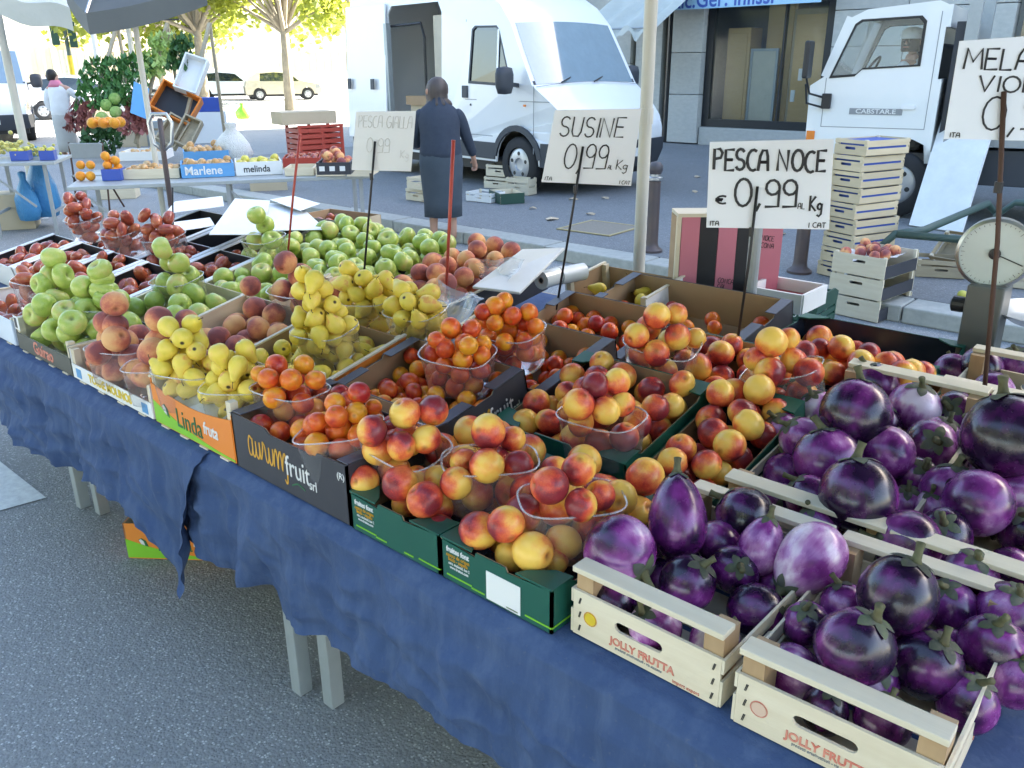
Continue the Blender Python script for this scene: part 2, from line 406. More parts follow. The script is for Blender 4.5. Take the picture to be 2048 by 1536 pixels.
M_['galv'] = mat('galvanised leg', (.42,.45,.45), .5, .3, col2=(.34,.37,.37), vs=15)
M_['poleb'] = mat('beige tent pole', (.58,.57,.50), .45, .0, col2=(.50,.49,.43), vs=8)
M_['dkmetal'] = mat('dark metal', (.035,.035,.038), .45, .4)
M_['rust'] = mat('rusty rod', (.10,.055,.04), .7, .3)
M_['redrod'] = mat('red rod', (.45,.05,.035), .45, col2=(.36,.06,.04), vs=30)
M_['railg'] = mat('green railing paint', (.055,.10,.085), .45, col2=(.04,.075,.065), vs=8)
M_['boll'] = mat('bollard paint', (.055,.055,.065), .45, col2=(.12,.075,.06), vs=3, vk=.9)
M_['gplastic'] = mat('dark green plastic', (.012,.065,.045), .4)
M_['rplastic'] = mat('red plastic crate', (.44,.05,.03), .45)
M_['bplastic'] = mat('blue plastic', (.035,.09,.42), .4)
M_['lbplastic'] = mat('light blue plastic', (.14,.40,.72), .4)
M_['oplastic'] = mat('orange plastic crate', (.78,.22,.015), .4)
M_['kplastic'] = mat('black plastic', (.018,.019,.022), .45)
M_['wplastic'] = mat('white plastic bag', (.80,.81,.80), .4, bump=.8, bs=18, dist=.02)
M_['blbag'] = mat('blue plastic bag', (.06,.30,.62), .35, bump=.8, bs=14, dist=.02)
M_['alu'] = mat('scale aluminium', (.55,.57,.58), .28, .9)
M_['scaleg'] = mat('scale grey enamel', (.13,.14,.135), .45)
M_['warmwood'] = mat('warm crate wood', (.66,.56,.38), .7, col2=(.54,.43,.27), vs=5, stretch=(1,1,6), bump=.25, bs=60, rnd=.12)
M_['vanw'] = mat('white van paint', (.80,.81,.80), .3, coat=.5, vs=2, col2=(.77,.78,.78))
M_['truckw'] = mat('white truck paint', (.78,.80,.78), .35, coat=.4, vs=2, col2=(.74,.76,.75))
M_['trim'] = mat('dark grey bumper plastic', (.045,.052,.065), .55)
M_['tyre'] = mat('tyre rubber', (.020,.021,.024), .75)
M_['rimm'] = mat('silver wheel cover', (.50,.51,.53), .35, .5)
M_['glassdk'] = mat('dark car glass', (.02,.03,.035), .04, .0, spec=1.0)
M_['lamp'] = mat('headlamp glass', (.55,.57,.56), .08, .6)
M_['amber'] = mat('amber lens', (.80,.22,.02), .2)
M_['inner'] = mat('van interior beige', (.66,.60,.47), .7)
M_['skin'] = mat('skin', (.52,.30,.21), .55, col2=(.46,.25,.17), vs=9)
M_['hair'] = mat('grey brown hair', (.040,.030,.027), .55, col2=(.11,.085,.075), vs=14, stretch=(1,1,.15), bump=.5, bs=60)
M_['hairdk'] = mat('dark hair', (.018,.014,.012), .6)
M_['navy'] = mat('navy knit', (.026,.036,.058), .9, col2=(.040,.052,.076), vs=20, bump=.4, bs=140)
M_['skirt'] = mat('dark grey blue skirt', (.044,.060,.080), .85, col2=(.062,.080,.10), vs=9, bump=.2, bs=120)
M_['shirt'] = mat('white shirt', (.78,.79,.80), .8, bump=.4, bs=12, dist=.02)
M_['pinks'] = mat('pink scarf', (.70,.22,.32), .8)
M_['trous'] = mat('pale trousers', (.50,.50,.48), .85)
M_['shoe'] = mat('dark shoe', (.02,.018,.016), .5)
M_['facadew'] = mat('pale plaster', (.66,.64,.54), .85, col2=(.60,.57,.48), vs=1)
M_['facadeb'] = mat('ochre plaster', (.48,.36,.22), .85, vs=1)
M_['facadeg'] = mat('grey plaster', (.48,.49,.46), .85, vs=1)
M_['shutter'] = mat('grey green shutter', (.42,.45,.40), .7)
M_['farglass'] = mat('curtained window', (.30,.31,.29), .2)
def leaf_mat():
    m, nt, b, out = _nodes('plane tree leaf'); v = coords(nt, (1,1,1)); n = noise_(nt, v, 1.3, 3)
    c = mixc(nt, math_(nt, 'MULTIPLY_ADD', n, 2.0, -.5, clamp=True), (.14,.20,.025), (.25,.28,.045)); L(nt, c, b.inputs['Base Color']); b.inputs['Roughness'].default_value = .55
    tl = N(nt, 'ShaderNodeBsdfTranslucent'); L(nt, mixc(nt, .5, c, (.42,.44,.06)), tl.inputs[0]); mx = N(nt, 'ShaderNodeMixShader'); mx.inputs[0].default_value = .5
    L(nt, b.outputs[0], mx.inputs[1]); L(nt, tl.outputs[0], mx.inputs[2]); L(nt, mx.outputs[0], out.inputs[0]); return m
M_['leaf'] = leaf_mat()
M_['leafdk'] = mat('dark street tree leaf', (.040,.065,.022), .5, col2=(.06,.085,.03), vs=2)
M_['bark'] = mat('plane tree bark', (.26,.23,.17), .85, col2=(.15,.13,.10), vs=4, vk=.9, bump=.4, bs=12)
M_['brella'] = mat('grey umbrella cloth', (.12,.13,.13), .8, col2=(.085,.095,.10), vs=2)
M_['awn'] = mat('grey white awning cloth', (.52,.54,.50), .85, col2=(.42,.44,.40), vs=3, bump=.3, bs=8, dist=.02)
M_['banner'] = mat('light blue banner', (.36,.60,.78), .6)
M_['bannert'] = mat('blue banner lettering', (.04,.10,.42), .6)
M_['shopdk'] = mat('black shop frame', (.018,.02,.022), .4)
M_['shopin'] = mat('shop interior', (.40,.30,.18), .8)
M_['ochrew'] = mat('varnished furniture wood', (.60,.38,.14), .5, col2=(.48,.28,.10), vs=3, stretch=(1,1,6))
M_['litter'] = mat('dry litter leaf', (.38,.26,.13), .85, col2=(.55,.50,.42), vs=3, rnd=.4)
def cloth_mat():
    m, nt, b, out = _nodes('blue table cloth'); v = coords(nt)
    n = noise_(nt, v, 5, 5, .65); fine = noise_(nt, v, 70, 3, .7)
    st = noise_(nt, coords(nt, (6,6,1)), 4, 4, .6)
    c = mixc(nt, math_(nt, 'MULTIPLY_ADD', n, 1.8, -.4, clamp=True), (.030,.060,.148), (.046,.086,.195))
    c = mixc(nt, math_(nt, 'MULTIPLY_ADD', st, 2.4, -1.05, clamp=True), c, (.080,.122,.225))
    c = mixc(nt, math_(nt, 'MULTIPLY_ADD', fine, 3.0, -1.85, clamp=True), c, (.11,.13,.18))
    L(nt, c, b.inputs['Base Color']); b.inputs['Roughness'].default_value = .92
    h = math_(nt, 'MULTIPLY_ADD', fine, .25, n); bump_(nt, b, h, .6, .014)
    return m
M_['cloth'] = cloth_mat()

# ---------------------------------------------------------------- lettering
def text(parent, s, size, M, m, name='lettering', sx=1.0, shear=0.0, depth=.0006, bold=0.0, align='CENTER'):
    cu = bpy.data.curves.new(name, 'FONT'); cu.body = s; cu.size = size; cu.extrude = depth; cu.shear = shear
    cu.align_x = align; cu.align_y = 'CENTER'; cu.offset = bold; cu.resolution_u = 3
    t = bpy.data.objects.new(name, cu); COL.objects.link(t)
    bpy.context.view_layer.update()
    me = bpy.data.meshes.new_from_object(t.evaluated_get(bpy.context.evaluated_depsgraph_get()))
    bpy.data.objects.remove(t, do_unlink=True); bpy.data.curves.remove(cu)
    me.materials.clear(); me.materials.append(m); me.name = name
    o = bpy.data.objects.new(name, me); COL.objects.link(o); o.parent = parent
    o.matrix_local = M @ Matrix.Diagonal((sx, 1, 1, 1))
    return o
def _arc(cx, cy, rx, ry, a0, a1, n=9): return [(cx+rx*math.cos(R_(a0+(a1-a0)*k/n)), cy+ry*math.sin(R_(a0+(a1-a0)*k/n))) for k in range(n+1)]
GL = {
 'A': (.62, [[(0,0),(.08,.7),(.2,.98),(.42,.98),(.5,.7),(.55,0)], [(.05,.42),(.53,.42)]]),
 'B': (.55, [[(0,0),(0,1),(.35,.9),(.3,.55),(0,.52),(.4,.45),(.42,.1),(0,0)]]),
 'C': (.56, [_arc(.32,.5,.32,.5,60,300)]), 'E': (.52, [[(.45,1),(0,.98),(0,0),(.47,.02)], [(0,.52),(.38,.52)]]),
 'G': (.6, [_arc(.32,.5,.32,.5,60,330)+[(.6,.45),(.35,.45)]]), 'I': (.2, [[(.08,1),(.06,0)]]),
 'K': (.5, [[(0,1),(0,0)], [(.42,.95),(.02,.45),(.46,0)]]), 'L': (.48, [[(0,1),(0,0),(.42,.02)]]),
 'M': (.78, [[(0,0),(.06,.98),(.33,.35),(.62,.98),(.70,0)]]), 'N': (.66, [[(0,0),(.02,.98),(.52,.03),(.55,1)]]),
 'O': (.66, [_arc(.3,.5,.3,.5,90,450,14)]), 'P': (.52, [[(0,0),(0,.98),(.3,.98),(.44,.8),(.36,.56),(0,.5)]]),
 'S': (.54, [_arc(.24,.74,.22,.25,30,250,7)+_arc(.24,.25,.23,.25,75,-160,7)]),
 'T': (.52, [[(0,1),(.5,1)], [(.25,1),(.24,0)]]), 'U': (.58, [[(0,1),(.02,.25),(.12,.03),(.38,.03),(.48,.25),(.5,1)]]),
 'V': (.58, [[(0,1),(.25,0),(.52,1)]]), 'Z': (.55, [[(0,.97),(.48,.97),(.02,.03),(.5,.03)]]),
 '0': (.70, [_arc(.31,.5,.31,.52,90,450,14)]), '9': (.62, [_arc(.26,.72,.25,.28,10,370,10)+[(.5,.0),(.0,-.02)]]),
 ',': (.3, [[(.16,.08),(.02,-.22)]]), 'g': (.45, [_arc(.18,.3,.17,.2,0,360,8)+[(.36,.5),(.33,-.2),(.16,-.36),(0,-.25)]]),
 'e': (.55, [_arc(.3,.42,.3,.38,60,300,8), [(-.06,.5),(.3,.5)], [(-.06,.36),(.26,.36)]]), ' ': (.34, []), '.': (.2, [[(.05,.02),(.07,.0)]]),
}
def handwrite(parent, s, size, M, m, width=.004, sp=1.12, name='handwriting', jit=.03):
    mb = MB(); x = 0.0; r = random.Random(s)
    for ch in s:
        w, st = GL.get(ch, GL[' '])
        jx, jy = r.uniform(-jit, jit), r.uniform(-jit, jit)
        for pl in st:
            pts = [Vector(((x+u+jx)*size, (v+jy)*size, 0)) for u, v in pl]
            mb.tube(pts, width/2, 5, M, flat=.25)
        x += w*sp
    o = mb.build(name, m, parent)
    return o, x*size
def scribble(parent, pts, M, m, width, name='lettering', close=False):
    """smooth pen stroke through points (for script lettering)"""
    P = [Vector((a, b, 0)) for a, b in pts]; out = []
    for i in range(len(P)-1):
        p0, p1, p2, p3 = P[max(i-1,0)], P[i], P[i+1], P[min(i+2,len(P)-1)]
        for k in range(4):
            t = k/4; out.append(.5*((2*p1)+(p2-p0)*t+(2*p0-5*p1+4*p2-p3)*t*t+(3*p1-p0-3*p2+p3)*t**3))
    out.append(P[-1])
    mb = MB(); mb.tube(out, width/2, 5, M, flat=.2); return mb.build(name, m, parent)
AURUM = [(.17,.52),(.08,.58),(0,.35),(.02,.05),(.12,.02),(.2,.25),(.21,.55),(.2,.1),(.27,0),(.36,.2),(.38,.5),(.38,.1),(.45,.0),(.54,.2),(.57,.52),(.57,.05),(.63,.1),(.72,.4),(.74,.58),(.83,.45),(.86,.1),(.92,.02),(1.0,.2),(1.02,.5),(1.03,.1),(1.1,0),(1.19,.2),(1.22,.52),(1.22,0),(1.28,.35),(1.37,.55),(1.41,.3),(1.41,0),(1.47,.35),(1.57,.55),(1.61,.3),(1.61,0),(1.68,.35),(1.78,.55),(1.83,.3),(1.82,-.2),(1.76,-.32),(1.70,-.22)]
def aurum(parent, M, w):
    """orange script word, white small word after it, on a dark box face; M: face frame at text start, w: text width"""
    k = w/3.05
    scribble(parent, [(a*k, b*k*1.02) for a, b in AURUM], M, M_['goldp'], .062*k, 'script_lettering')
    text(parent, 'fruit', .86*k, M @ TR(2.32*k, .22*k, 0), M_['whitep'], sx=.76, bold=0)
    text(parent, 'srl', .42*k, M @ TR(2.98*k, .0*k, 0), M_['whitep'], sx=.8)
    scribble(parent, [(2.0*k,-.30*k),(2.3*k,-.17*k),(2.6*k,-.26*k)], M, M_['dkgreenp'], .05*k, 'underline')
# ---------------------------------------------------------------- ground: road, kerb, raised pavement
def sheet(name, x0, x1, y0, y1, z, m, t=None):
    o = MB()
    if t: o.box(x0, x1, y0, y1, z-t, z)
    else: o.add([(x0,y0,z),(x1,y0,z),(x1,y1,z),(x0,y1,z)], [(0,1,2,3)])
    return struct(o.build(name, m))
sheet('road', -900, 400, -400, 900, 0.0, M_['asphalt'])
KZ = .12
sheet('pavement', -15, 40, 6.46, 16.6, KZ, M_['asphalt2'], .13)
kerb = struct(MB().box(-15, 40, 6.17, 6.455, -.05, .02).build('kerb', M_['kerb']))
for i in range(40):
    x = -15+i*1.1
    if x > 8: break
    MB().box(x+.006, x+1.094, 6.16+rng.uniform(-.004,.004), 6.457, .0, KZ+rng.uniform(0,.006)).build('kerb_stone', M_['kerbtop'], kerb, bevel=.012)
for (x0, x1, y0, y1) in ((-6.4,-3.72,.86,1.07), (-6.4,-3.75,.15,.42), (-6.4,-3.78,-.6,-.3)):
    o = MB().add([(x0,y0,.004),(x1,y0-.02,.004),(x1+.04,y1,.004),(x0,y1,.004)], [(0,1,2,3)]).build('painted_stripe', M_['paint']); struct(o)
# iron cover in the pavement
g = at(1200, 457, KZ)
gr = thing('drain_cover', 'square rusty yellow rimmed drain cover set in the grey pavement', 'drain cover', (g.x, g.y, KZ+.004), R_(3))
MB().box(-.30,.30,-.30,.30,0,.006).build('plate', mat('cover iron', (.20,.17,.13), .8, col2=(.28,.25,.20), vs=60, vk=.9, bump=.6, bs=60), gr)
fr = MB()
for (a, b, c, d) in ((-.33,.33,-.33,-.302),(-.33,.33,.302,.33),(-.33,-.302,-.302,.302),(.302,.33,-.302,.302)): fr.box(a, b, c, d, 0, .010)
fr.build('frame', mat('yellowed rim', (.45,.37,.20), .8), gr)
# litter
for i, (px, py, s) in enumerate(((1103,440,.09),(1145,400,.06),(1065,418,.05),(1210,398,.05),(850,405,.05),(1395,355,.07),(1440,330,.07),(1560,470,.08),(1530,505,.06),(1180,430,.05),(1390,385,.05))):
    zz = KZ if py < 480 or px > 1300 else 0.0
    p = at(px, py, zz); a = rng.uniform(0, 6)
    mb = MB(); pts = []
    for k in range(9):
        t = 2*PI*k/9; rr = s*(1+.35*math.cos(3*t+a)); pts.append((rr*math.cos(t), rr*math.sin(t)*.6, .012+.012*math.sin(2*t)))
    n = len(pts); mb.add(pts+[(x, y, z+.003) for x, y, z in pts]+[(0,0,.03)], [(k, (k+1) % n, 2*n) for k in range(n)]+[(k, n+k, n+(k+1) % n, (k+1) % n) for k in range(n)])
    o = mb.build('litter_scrap', M_['litter']); o.location = (p.x, p.y, zz+.002); o.rotation_euler = (0, 0, a)
    tag(o, 'small dry leaf or paper scrap lying on the %s' % ('pavement' if zz else 'road before the stall'), 'litter', 'litter on the %s' % ('pavement' if zz else 'road'))
# ---------------------------------------------------------------- fruit: one mesh of each kind, shared by all its copies
def _prof(fn, n=18): return [fn(PI*k/n) for k in range(n+1)]
def _mesh(name, mb, m):
    me = mb.mesh(name, True); me.materials.append(m); return me
def apple_prof(t):
    r = math.sin(t)*(1+.09*math.cos(t)); z = .90*math.cos(t) - .42*math.exp(-(t/.34)**2) + .22*math.exp(-((PI-t)/.30)**2)
    return (r if 0 < t < PI-1e-6 else 0, z)
def peach_prof(t):
    r = math.sin(t); z = .95*math.cos(t) - .26*math.exp(-(t/.26)**2); return (r if 0 < t < PI-1e-6 else 0, z)
def nect_prof(t):
    r = math.sin(t)*(1-.03*math.cos(t)); z = 1.0*math.cos(t) - .20*math.exp(-(t/.22)**2) - .07*math.exp(-((PI-t)/.16)**2); return (r if 0 < t < PI-1e-6 else 0, z)
def plum_prof(t):
    r = math.sin(t); z = 1.0*math.cos(t) - .10*math.exp(-(t/.16)**2); return (r if 0 < t < PI-1e-6 else 0, z)
def tom_prof(t):
    r = math.sin(t)**.86*.82 if 0 < t < PI-1e-6 else 0; return (r, 1.34*math.cos(t) - .12*math.exp(-(t/.25)**2))
def suture(k, w): return lambda an, r, z: r*(1-k*math.exp(-((((an+PI) % (2*PI))-PI)/w)**2))
def lobes(n, k): return lambda an, r, z: r*(1+k*math.cos(n*an+.6)*(.5+.5*z)+.02*math.cos(2*an))
PEAR = [(0,-.93),(.22,-.97),(.52,-.90),(.80,-.68),(.96,-.34),(1.0,.02),(.93,.36),(.76,.68),(.58,.95),(.46,1.18),(.39,1.40),(.28,1.56),(.12,1.62),(0,1.62)]
PEAR = [(r, z-.2) for r, z in PEAR]
def egg_r(al, kind=0):
    """eggplant body: polar angle from the calyx end -> radius, height"""
    if kind == 0: return math.sin(al)*(1.0-.03*math.cos(al)), 1.02*math.cos(al)-.10*math.exp(-(al/.30)**2)
    if kind == 1: return math.sin(al)*(.90-.16*math.cos(al)), 1.22*math.cos(al)
    return math.sin(al)*(.98-.08*math.cos(al)), .96*math.cos(al)-.10*math.exp(-(al/.35)**2)
def egg_body(kind):
    mb = MB(); pr = [egg_r(PI*k/20, kind) for k in range(21)]; pr[0] = (0, pr[0][1]); pr[-1] = (0, pr[-1][1])
    rr = random.Random(kind); ph = rr.uniform(0, 6); e = .025 if kind < 2 else .05
    mb.lathe(pr, 32, fn=lambda an, r, z: r*(1+e*math.cos(2*an+ph)+(.02+.03*(kind == 2))*math.cos(5*an)*max(0, z)))
    return _mesh('eggplant_body', mb, M_['eggplant'])
def egg_calyx(kind, seed):
    mb = MB(); rr = random.Random(seed); n = 40; m = 7
    ls = [rr.uniform(.75, 1.15) for _ in range(6)]
    def reach(an):
        k = an/(2*PI)*5; i = int(k) % 5; f = abs((k % 1)-.5)*2         # 0 in the middle of a lobe
        return .30 + .36*ls[i]*max(0, 1-f)**.8
    def p(u, v):
        an = u*2*PI; al = max(.02, v*reach(an)); r, z = egg_r(al, kind)
        o = 1.03+.018*v*v+.012*math.sin(an*9+seed)*v; return (r*math.cos(an)*o, r*math.sin(an)*o, z*(1.0+.03*(1-v))+.02)
    mb.grid(p, n, m, wrap=True)
    me = _mesh('calyx', mb, M_['calyx']); return me
def egg_stem(kind, seed):
    rr = random.Random(seed); mb = MB(); z0 = egg_r(.02, kind)[1]
    a, b = rr.uniform(-.12, .12), rr.uniform(-.12, .12)
    mb.tube([(0,0,z0-.02),(a*.3,b*.3,z0+.12),(a,b,z0+.30),(a*1.7,b*1.7,z0+.46)], [.20,.12,.10,.125], 10)
    return _mesh('stem', mb, M_['stem'])
FM = {}
FM['apple'] = [_mesh('apple', MB().lathe(_prof(apple_prof), 22, fn=lobes(5, .02)), M_['apple']), _mesh('apple', MB().lathe(_prof(apple_prof), 22, sx=1.04, sy=.97, fn=lobes(3, .03)), M_['apple'])]
FM['peach'] = [_mesh('peach', MB().lathe(_prof(peach_prof), 24, fn=suture(.06, .16)), M_['peach']), _mesh('peach', MB().lathe(_prof(peach_prof), 24, sx=1.05, fn=suture(.04, .2)), M_['peach'])]
FM['nectarine'] = [_mesh('nectarine', MB().lathe(_prof(nect_prof, 20), 26, fn=suture(.045, .14)), M_['nectarine']), _mesh('nectarine', MB().lathe(_prof(nect_prof, 20), 26, sx=1.05, sy=.97, fn=suture(.06, .12)), M_['nectarine'])]
FM['plum'] = [_mesh('plum', MB().lathe(_prof(plum_prof), 22, fn=suture(.025, .2)), M_['plum'])]
FM['pear'] = [_mesh('pear', MB().lathe(PEAR, 20), M_['pear']), _mesh('pear', MB().lathe([(r, z+.05*(z > .5)) for r, z in PEAR], 20, sx=1.05, sy=.96), M_['pear'])]
FM['tomato'] = [_mesh('tomato', MB().lathe(_prof(tom_prof, 14), 16), M_['tomato']), _mesh('tomato', MB().lathe([(r, z*.9) for r, z in _prof(tom_prof, 14)], 16, sx=1.08), M_['tomato'])]
for k, src in (('orange', peach_prof), ('yapple', apple_prof), ('onion', plum_prof)):
    FM[k] = [_mesh(k, MB().lathe(_prof(src, 12), 14), M_[k])]
PEARSTEM = _mesh('stem', MB().tube([(0,0,1.38),(.03,0,1.62),(.14,.03,1.86),(.22,.05,1.98)], [.055,.04,.04,.06], 6), M_['pearstem'])
EGG = [(egg_body(k), [egg_calyx(k, s+10*k) for s in range(3)], [egg_stem(k, s+10*k) for s in range(3)]) for k in range(3)]
NAME = {'yapple': 'apple'}
CAT = {'yapple': 'apple'}
def fruit(kind, p, r, label, group, quat=None, pear_up=None):
    o = bpy.data.objects.new(NAME.get(kind, kind), rng.choice(FM[kind])); COL.objects.link(o)
    o.location = p; k_ = .07 if kind != 'orange' else .02; o.scale = (r*rng.uniform(1-k_, 1+k_), r*rng.uniform(1-k_, 1+k_), r*rng.uniform(1-k_, 1+k_))
    o.rotation_mode = 'QUATERNION'
    if quat is None:
        ax = Vector((rng.gauss(0,1), rng.gauss(0,1), rng.gauss(0,1)+(.5 if kind == 'apple' else 0)))
        quat = ax.to_track_quat('Z', 'Y') @ Matrix.Rotation(rng.uniform(0, 6.28), 3, 'Z').to_quaternion()
    o.rotation_quaternion = quat
    tag(o, label, CAT.get(kind, kind), group)
    if kind == 'pear':
        s = bpy.data.objects.new('stem', PEARSTEM); COL.objects.link(s); s.parent = o
    return o
def eggplant(p, r, axis, label, pale=0.0, kind=0, group=None, spin=None):
    body, cs, ss = EGG[kind]
    o = bpy.data.objects.new('eggplant', body); COL.objects.link(o); o.location = p; o.scale = (r*rng.uniform(.95,1.05), r*rng.uniform(.95,1.05), r*rng.uniform(.96,1.06))
    o.rotation_mode = 'QUATERNION'
    o.rotation_quaternion = Vector(axis).to_track_quat('Z', 'Y') @ Matrix.Rotation(rng.uniform(0, 6.28) if spin is None else spin, 3, 'Z').to_quaternion()
    o['pale'] = float(pale); tag(o, label, 'eggplant', group)
    for nm, ms in (('calyx', cs), ('stem', ss)):
        c = bpy.data.objects.new(nm, rng.choice(ms)); COL.objects.link(c); c.parent = o
    return o

# ---------------------------------------------------------------- piling fruit up: each one goes to the lowest free place
def pile(n, r, cand, ok, floor, have=None, tries=70, jr=.06):
    have = have if have is not None else []
    out = []
    for i in range(n):
        rr = r*rng.uniform(1-jr, 1+jr); best = None
        for k in range(tries):
            x, y = cand(); z = floor(x, y)+rr
            for (ex, ey, ez, er) in have:
                d2 = (ex-x)**2+(ey-y)**2; s = (er+rr)*.985
                if d2 < s*s: z = max(z, ez+math.sqrt(s*s-d2))
            if best and z >= best[2]: continue
            if ok(x, y, z, rr): best = (x, y, z, rr)
        if best: have.append(best); out.append(best)
    return out
def fill_box(kind, M, w, d, n, r, z0, label, group, slope=0.0, have=None, hmax=9, avoid=(), pad=.004):
    def cand(): return rng.uniform(r+pad, w-r-pad), rng.uniform(r+pad, d-r-pad)
    def ok(x, y, z, rr):
        if z > hmax: return False
        for (ax, ay, ar) in avoid:
            if (x-ax)**2+(y-ay)**2 < (ar+rr*.6)**2: return False
        return True
    ps = pile(n, r, cand, ok, lambda x, y: z0+slope*y, have)
    for x, y, z, rr in ps: fruit(kind, M @ Vector((x, y, z)), rr, label, group)
    return ps

# ---------------------------------------------------------------- clear plastic punnets
def sup(an, a, b, e=3.4):
    c, s = math.cos(an), math.sin(an)
    k = (abs(c/a)**e+abs(s/b)**e)**(-1/e); return k*c, k*s
PW, PD, PH = .192, .142, .118
def _punnet():
    mb = MB(); n = 48
    def p(u, v):
        an = 2*PI*u
        if v < .12: q = .85*(v/.12)+.001; z = 0
        else:
            t = (v-.12)/.88; q = .85+.15*t**.8; z = PH*t
        rib = 1+.012*math.cos(an*18)*(1 if .25 < v < .85 else 0)
        x, y = sup(an, PW/2*q, PD/2*q); return (x*rib, y*rib, z)
    mb.grid(p, n, 12, wrap=True); a = mb.mesh('punnet', True); a.materials.append(M_['clear'])
    rm = MB(); pts = [(*sup(2*PI*k/48, PW/2+.003, PD/2+.003), PH) for k in range(49)]
    rm.tube(pts, .0022, 6, flat=.8); b = rm.mesh('rim', True); b.materials.append(M_['rim']); return a, b
PUN, PRIM = _punnet()
PLAB = {'apple':'green apples','peach':'peaches','nectarine':'nectarines','plum':'orange plums','pear':'yellow pears','tomato':'plum tomatoes'}
def punnet(kind, rim_at, n, r, which, yaw=0, tilt=(0,0), pins=(), scale=1.0, mound=1.0, tower=()):
    """rim_at: world centre of the rim; n fruits heaped in it; pins: extra fruits (world point, radius)"""
    M = Matrix.Translation(rim_at) @ Matrix.Rotation(R_(tilt[0]), 4, 'X') @ Matrix.Rotation(R_(tilt[1]), 4, 'Y') @ Matrix.Rotation(R_(yaw), 4, 'Z') @ Matrix.Translation((0, 0, -PH*scale)) @ Matrix.Scale(scale, 4)
    o = bpy.data.objects.new('punnet', PUN); COL.objects.link(o); o.matrix_world = M
    tag(o, 'clear plastic punnet heaped with %s, %s' % (PLAB[kind], which), 'punnet', 'clear punnets of fruit on the stall')
    rm = bpy.data.objects.new('rim', PRIM); COL.objects.link(rm); rm.parent = o
    rs = r/scale
    def lim(z):
        t = max(0, z/PH)
        return (.85+.15*min(1, t)) if z < PH else 1.0-(z-PH)*6.0/mound
    def cand(): return rng.uniform(-PW/2, PW/2), rng.uniform(-PD/2, PD/2)
    def ok(x, y, z, rr):
        q = lim(z)
        if q < .38: return False
        mg = rr if z < PH*.9 else rr*.45
        a, b = max(.004, PW/2*q-mg), max(.004, PD/2*q-mg)
        return (abs(x/a)**3+abs(y/b)**3) < 1
    ps = pile(n, rs, cand, ok, lambda x, y: .003, tries=110)
    lab = '%s in the clear punnet %s' % (FNAME[kind], which); grp = '%s in the punnet %s' % (PLAB[kind], which)
    for x, y, z, rr in ps:
        p = M @ Vector((x, y, z))
        if any((p-q).length < .8*(rr*scale+qr) for q, qr in pins): continue
        fruit(kind, p, rr*scale, lab, grp)
    for q, qr in pins: fruit(kind, q, qr, lab, grp)
    for q, qr, tl in tower: fruit(kind, q, qr, tl, None)
    return o
FNAME = {'apple':'green apple','peach':'peach','nectarine':'nectarine','plum':'orange red plum','pear':'yellow pear','tomato':'red plum tomato'}
# ---------------------------------------------------------------- stall table, cloth
TZ = .80
tb = thing('trestle_table', 'long market table on grey trestles under the blue cloth', 'table', (-2.1, 1.85, 0))
MB().box(-2.45, 2.5, -.88, .98, TZ-.03, TZ-.004).build('table_top', M_['oldwood'], tb)
def trestle(x, y):
    a = x+2.1; b = y-1.85
    for (dx, dy) in ((0,0),(.115,.03)):
        MB().beam((a+dx, b+dy, 0), (a+dx, b+dy, TZ-.031), .045, .045, up=(0,1,0)).build('leg', M_['galv'], tb, bevel=.003)
        MB().beam((a+dx, b+dy+1.35, 0), (a+dx, b+dy+1.35, TZ-.031), .045, .045, up=(0,1,0)).build('leg', M_['galv'], tb, bevel=.003)
        MB().beam((a+dx, b+dy+.03, .30), (a+dx, b+dy+1.32, .30), .03, .03).build('cross_bar', M_['galv'], tb)
g1 = at(605, 1380, 0); trestle(g1.x, g1.y)
g1 = at(168, 1012, 0); trestle(g1.x, g1.y)
g1 = at(1320, 1850, 0); trestle(-.25, 1.1)

HEM = [(-4.6,.52),(-3.515,.493),(-3.233,.46),(-2.922,.458),(-2.80,.462),(-2.60,.485),(-2.45,.495),(-2.32,.49),(-2.22,.475),(-2.13,.475),(-2.02,.469),(-1.828,.473),(-1.68,.487),(-1.66,.425),(-1.455,.465),(-1.25,.475),(-1.071,.485),(-.834,.49),(-.5,.47),(0,.45),(.5,.45)]
def hem(x):
    for (a, za), (b, zb) in zip(HEM[:-1], HEM[1:]):
        if a <= x <= b: return za+(zb-za)*(x-a)/(b-a)
    return HEM[0][1] if x < HEM[0][0] else HEM[-1][1]
def ridge(x, y, z): return 1-abs(noise.noise((x, y, z)))*2.2          # sharp crests, soft valleys
def cloth_y(x, s):
    """how far the hanging cloth stands out: gathered folds that open towards the hem"""
    f = .024*math.sin(x*5.3+1.4*math.sin(x*2.1)+.8)*s**1.2
    f += .030*(max(0, ridge(x*4.2+s*.5, s*.45+x*.3, 9.1))-.5)*s**.55
    f += .020*(max(0, ridge(x*10.5-s*.6, s*.5+2, 4.4))-.5)*min(1, s*2.5)
    f += .009*(max(0, ridge(x*19+s*2.5, s*1.1-x, 2.2))-.5)*min(1, s*3)
    f += .022*(max(0, ridge(x*2.2+s*2.6, s*1.3-x*1.2, 6.2))-.6)*min(1, s*3)
    f += .014*(max(0, ridge(x*5.5-s*4.2, s*2.6+x*2.0, 8.8))-.6)*min(1, s*3)
    for x0, w, k in ((-2.86,.05,.045),(-2.74,.04,-.012),(-1.67,.04,.04),(-1.58,.05,-.012),(-1.30,.06,.02),(-.95,.05,.02)):
        f += k*math.exp(-((x-x0+.10*s)/w)**2)*s**.7
    return .918-.006*s-f*.85
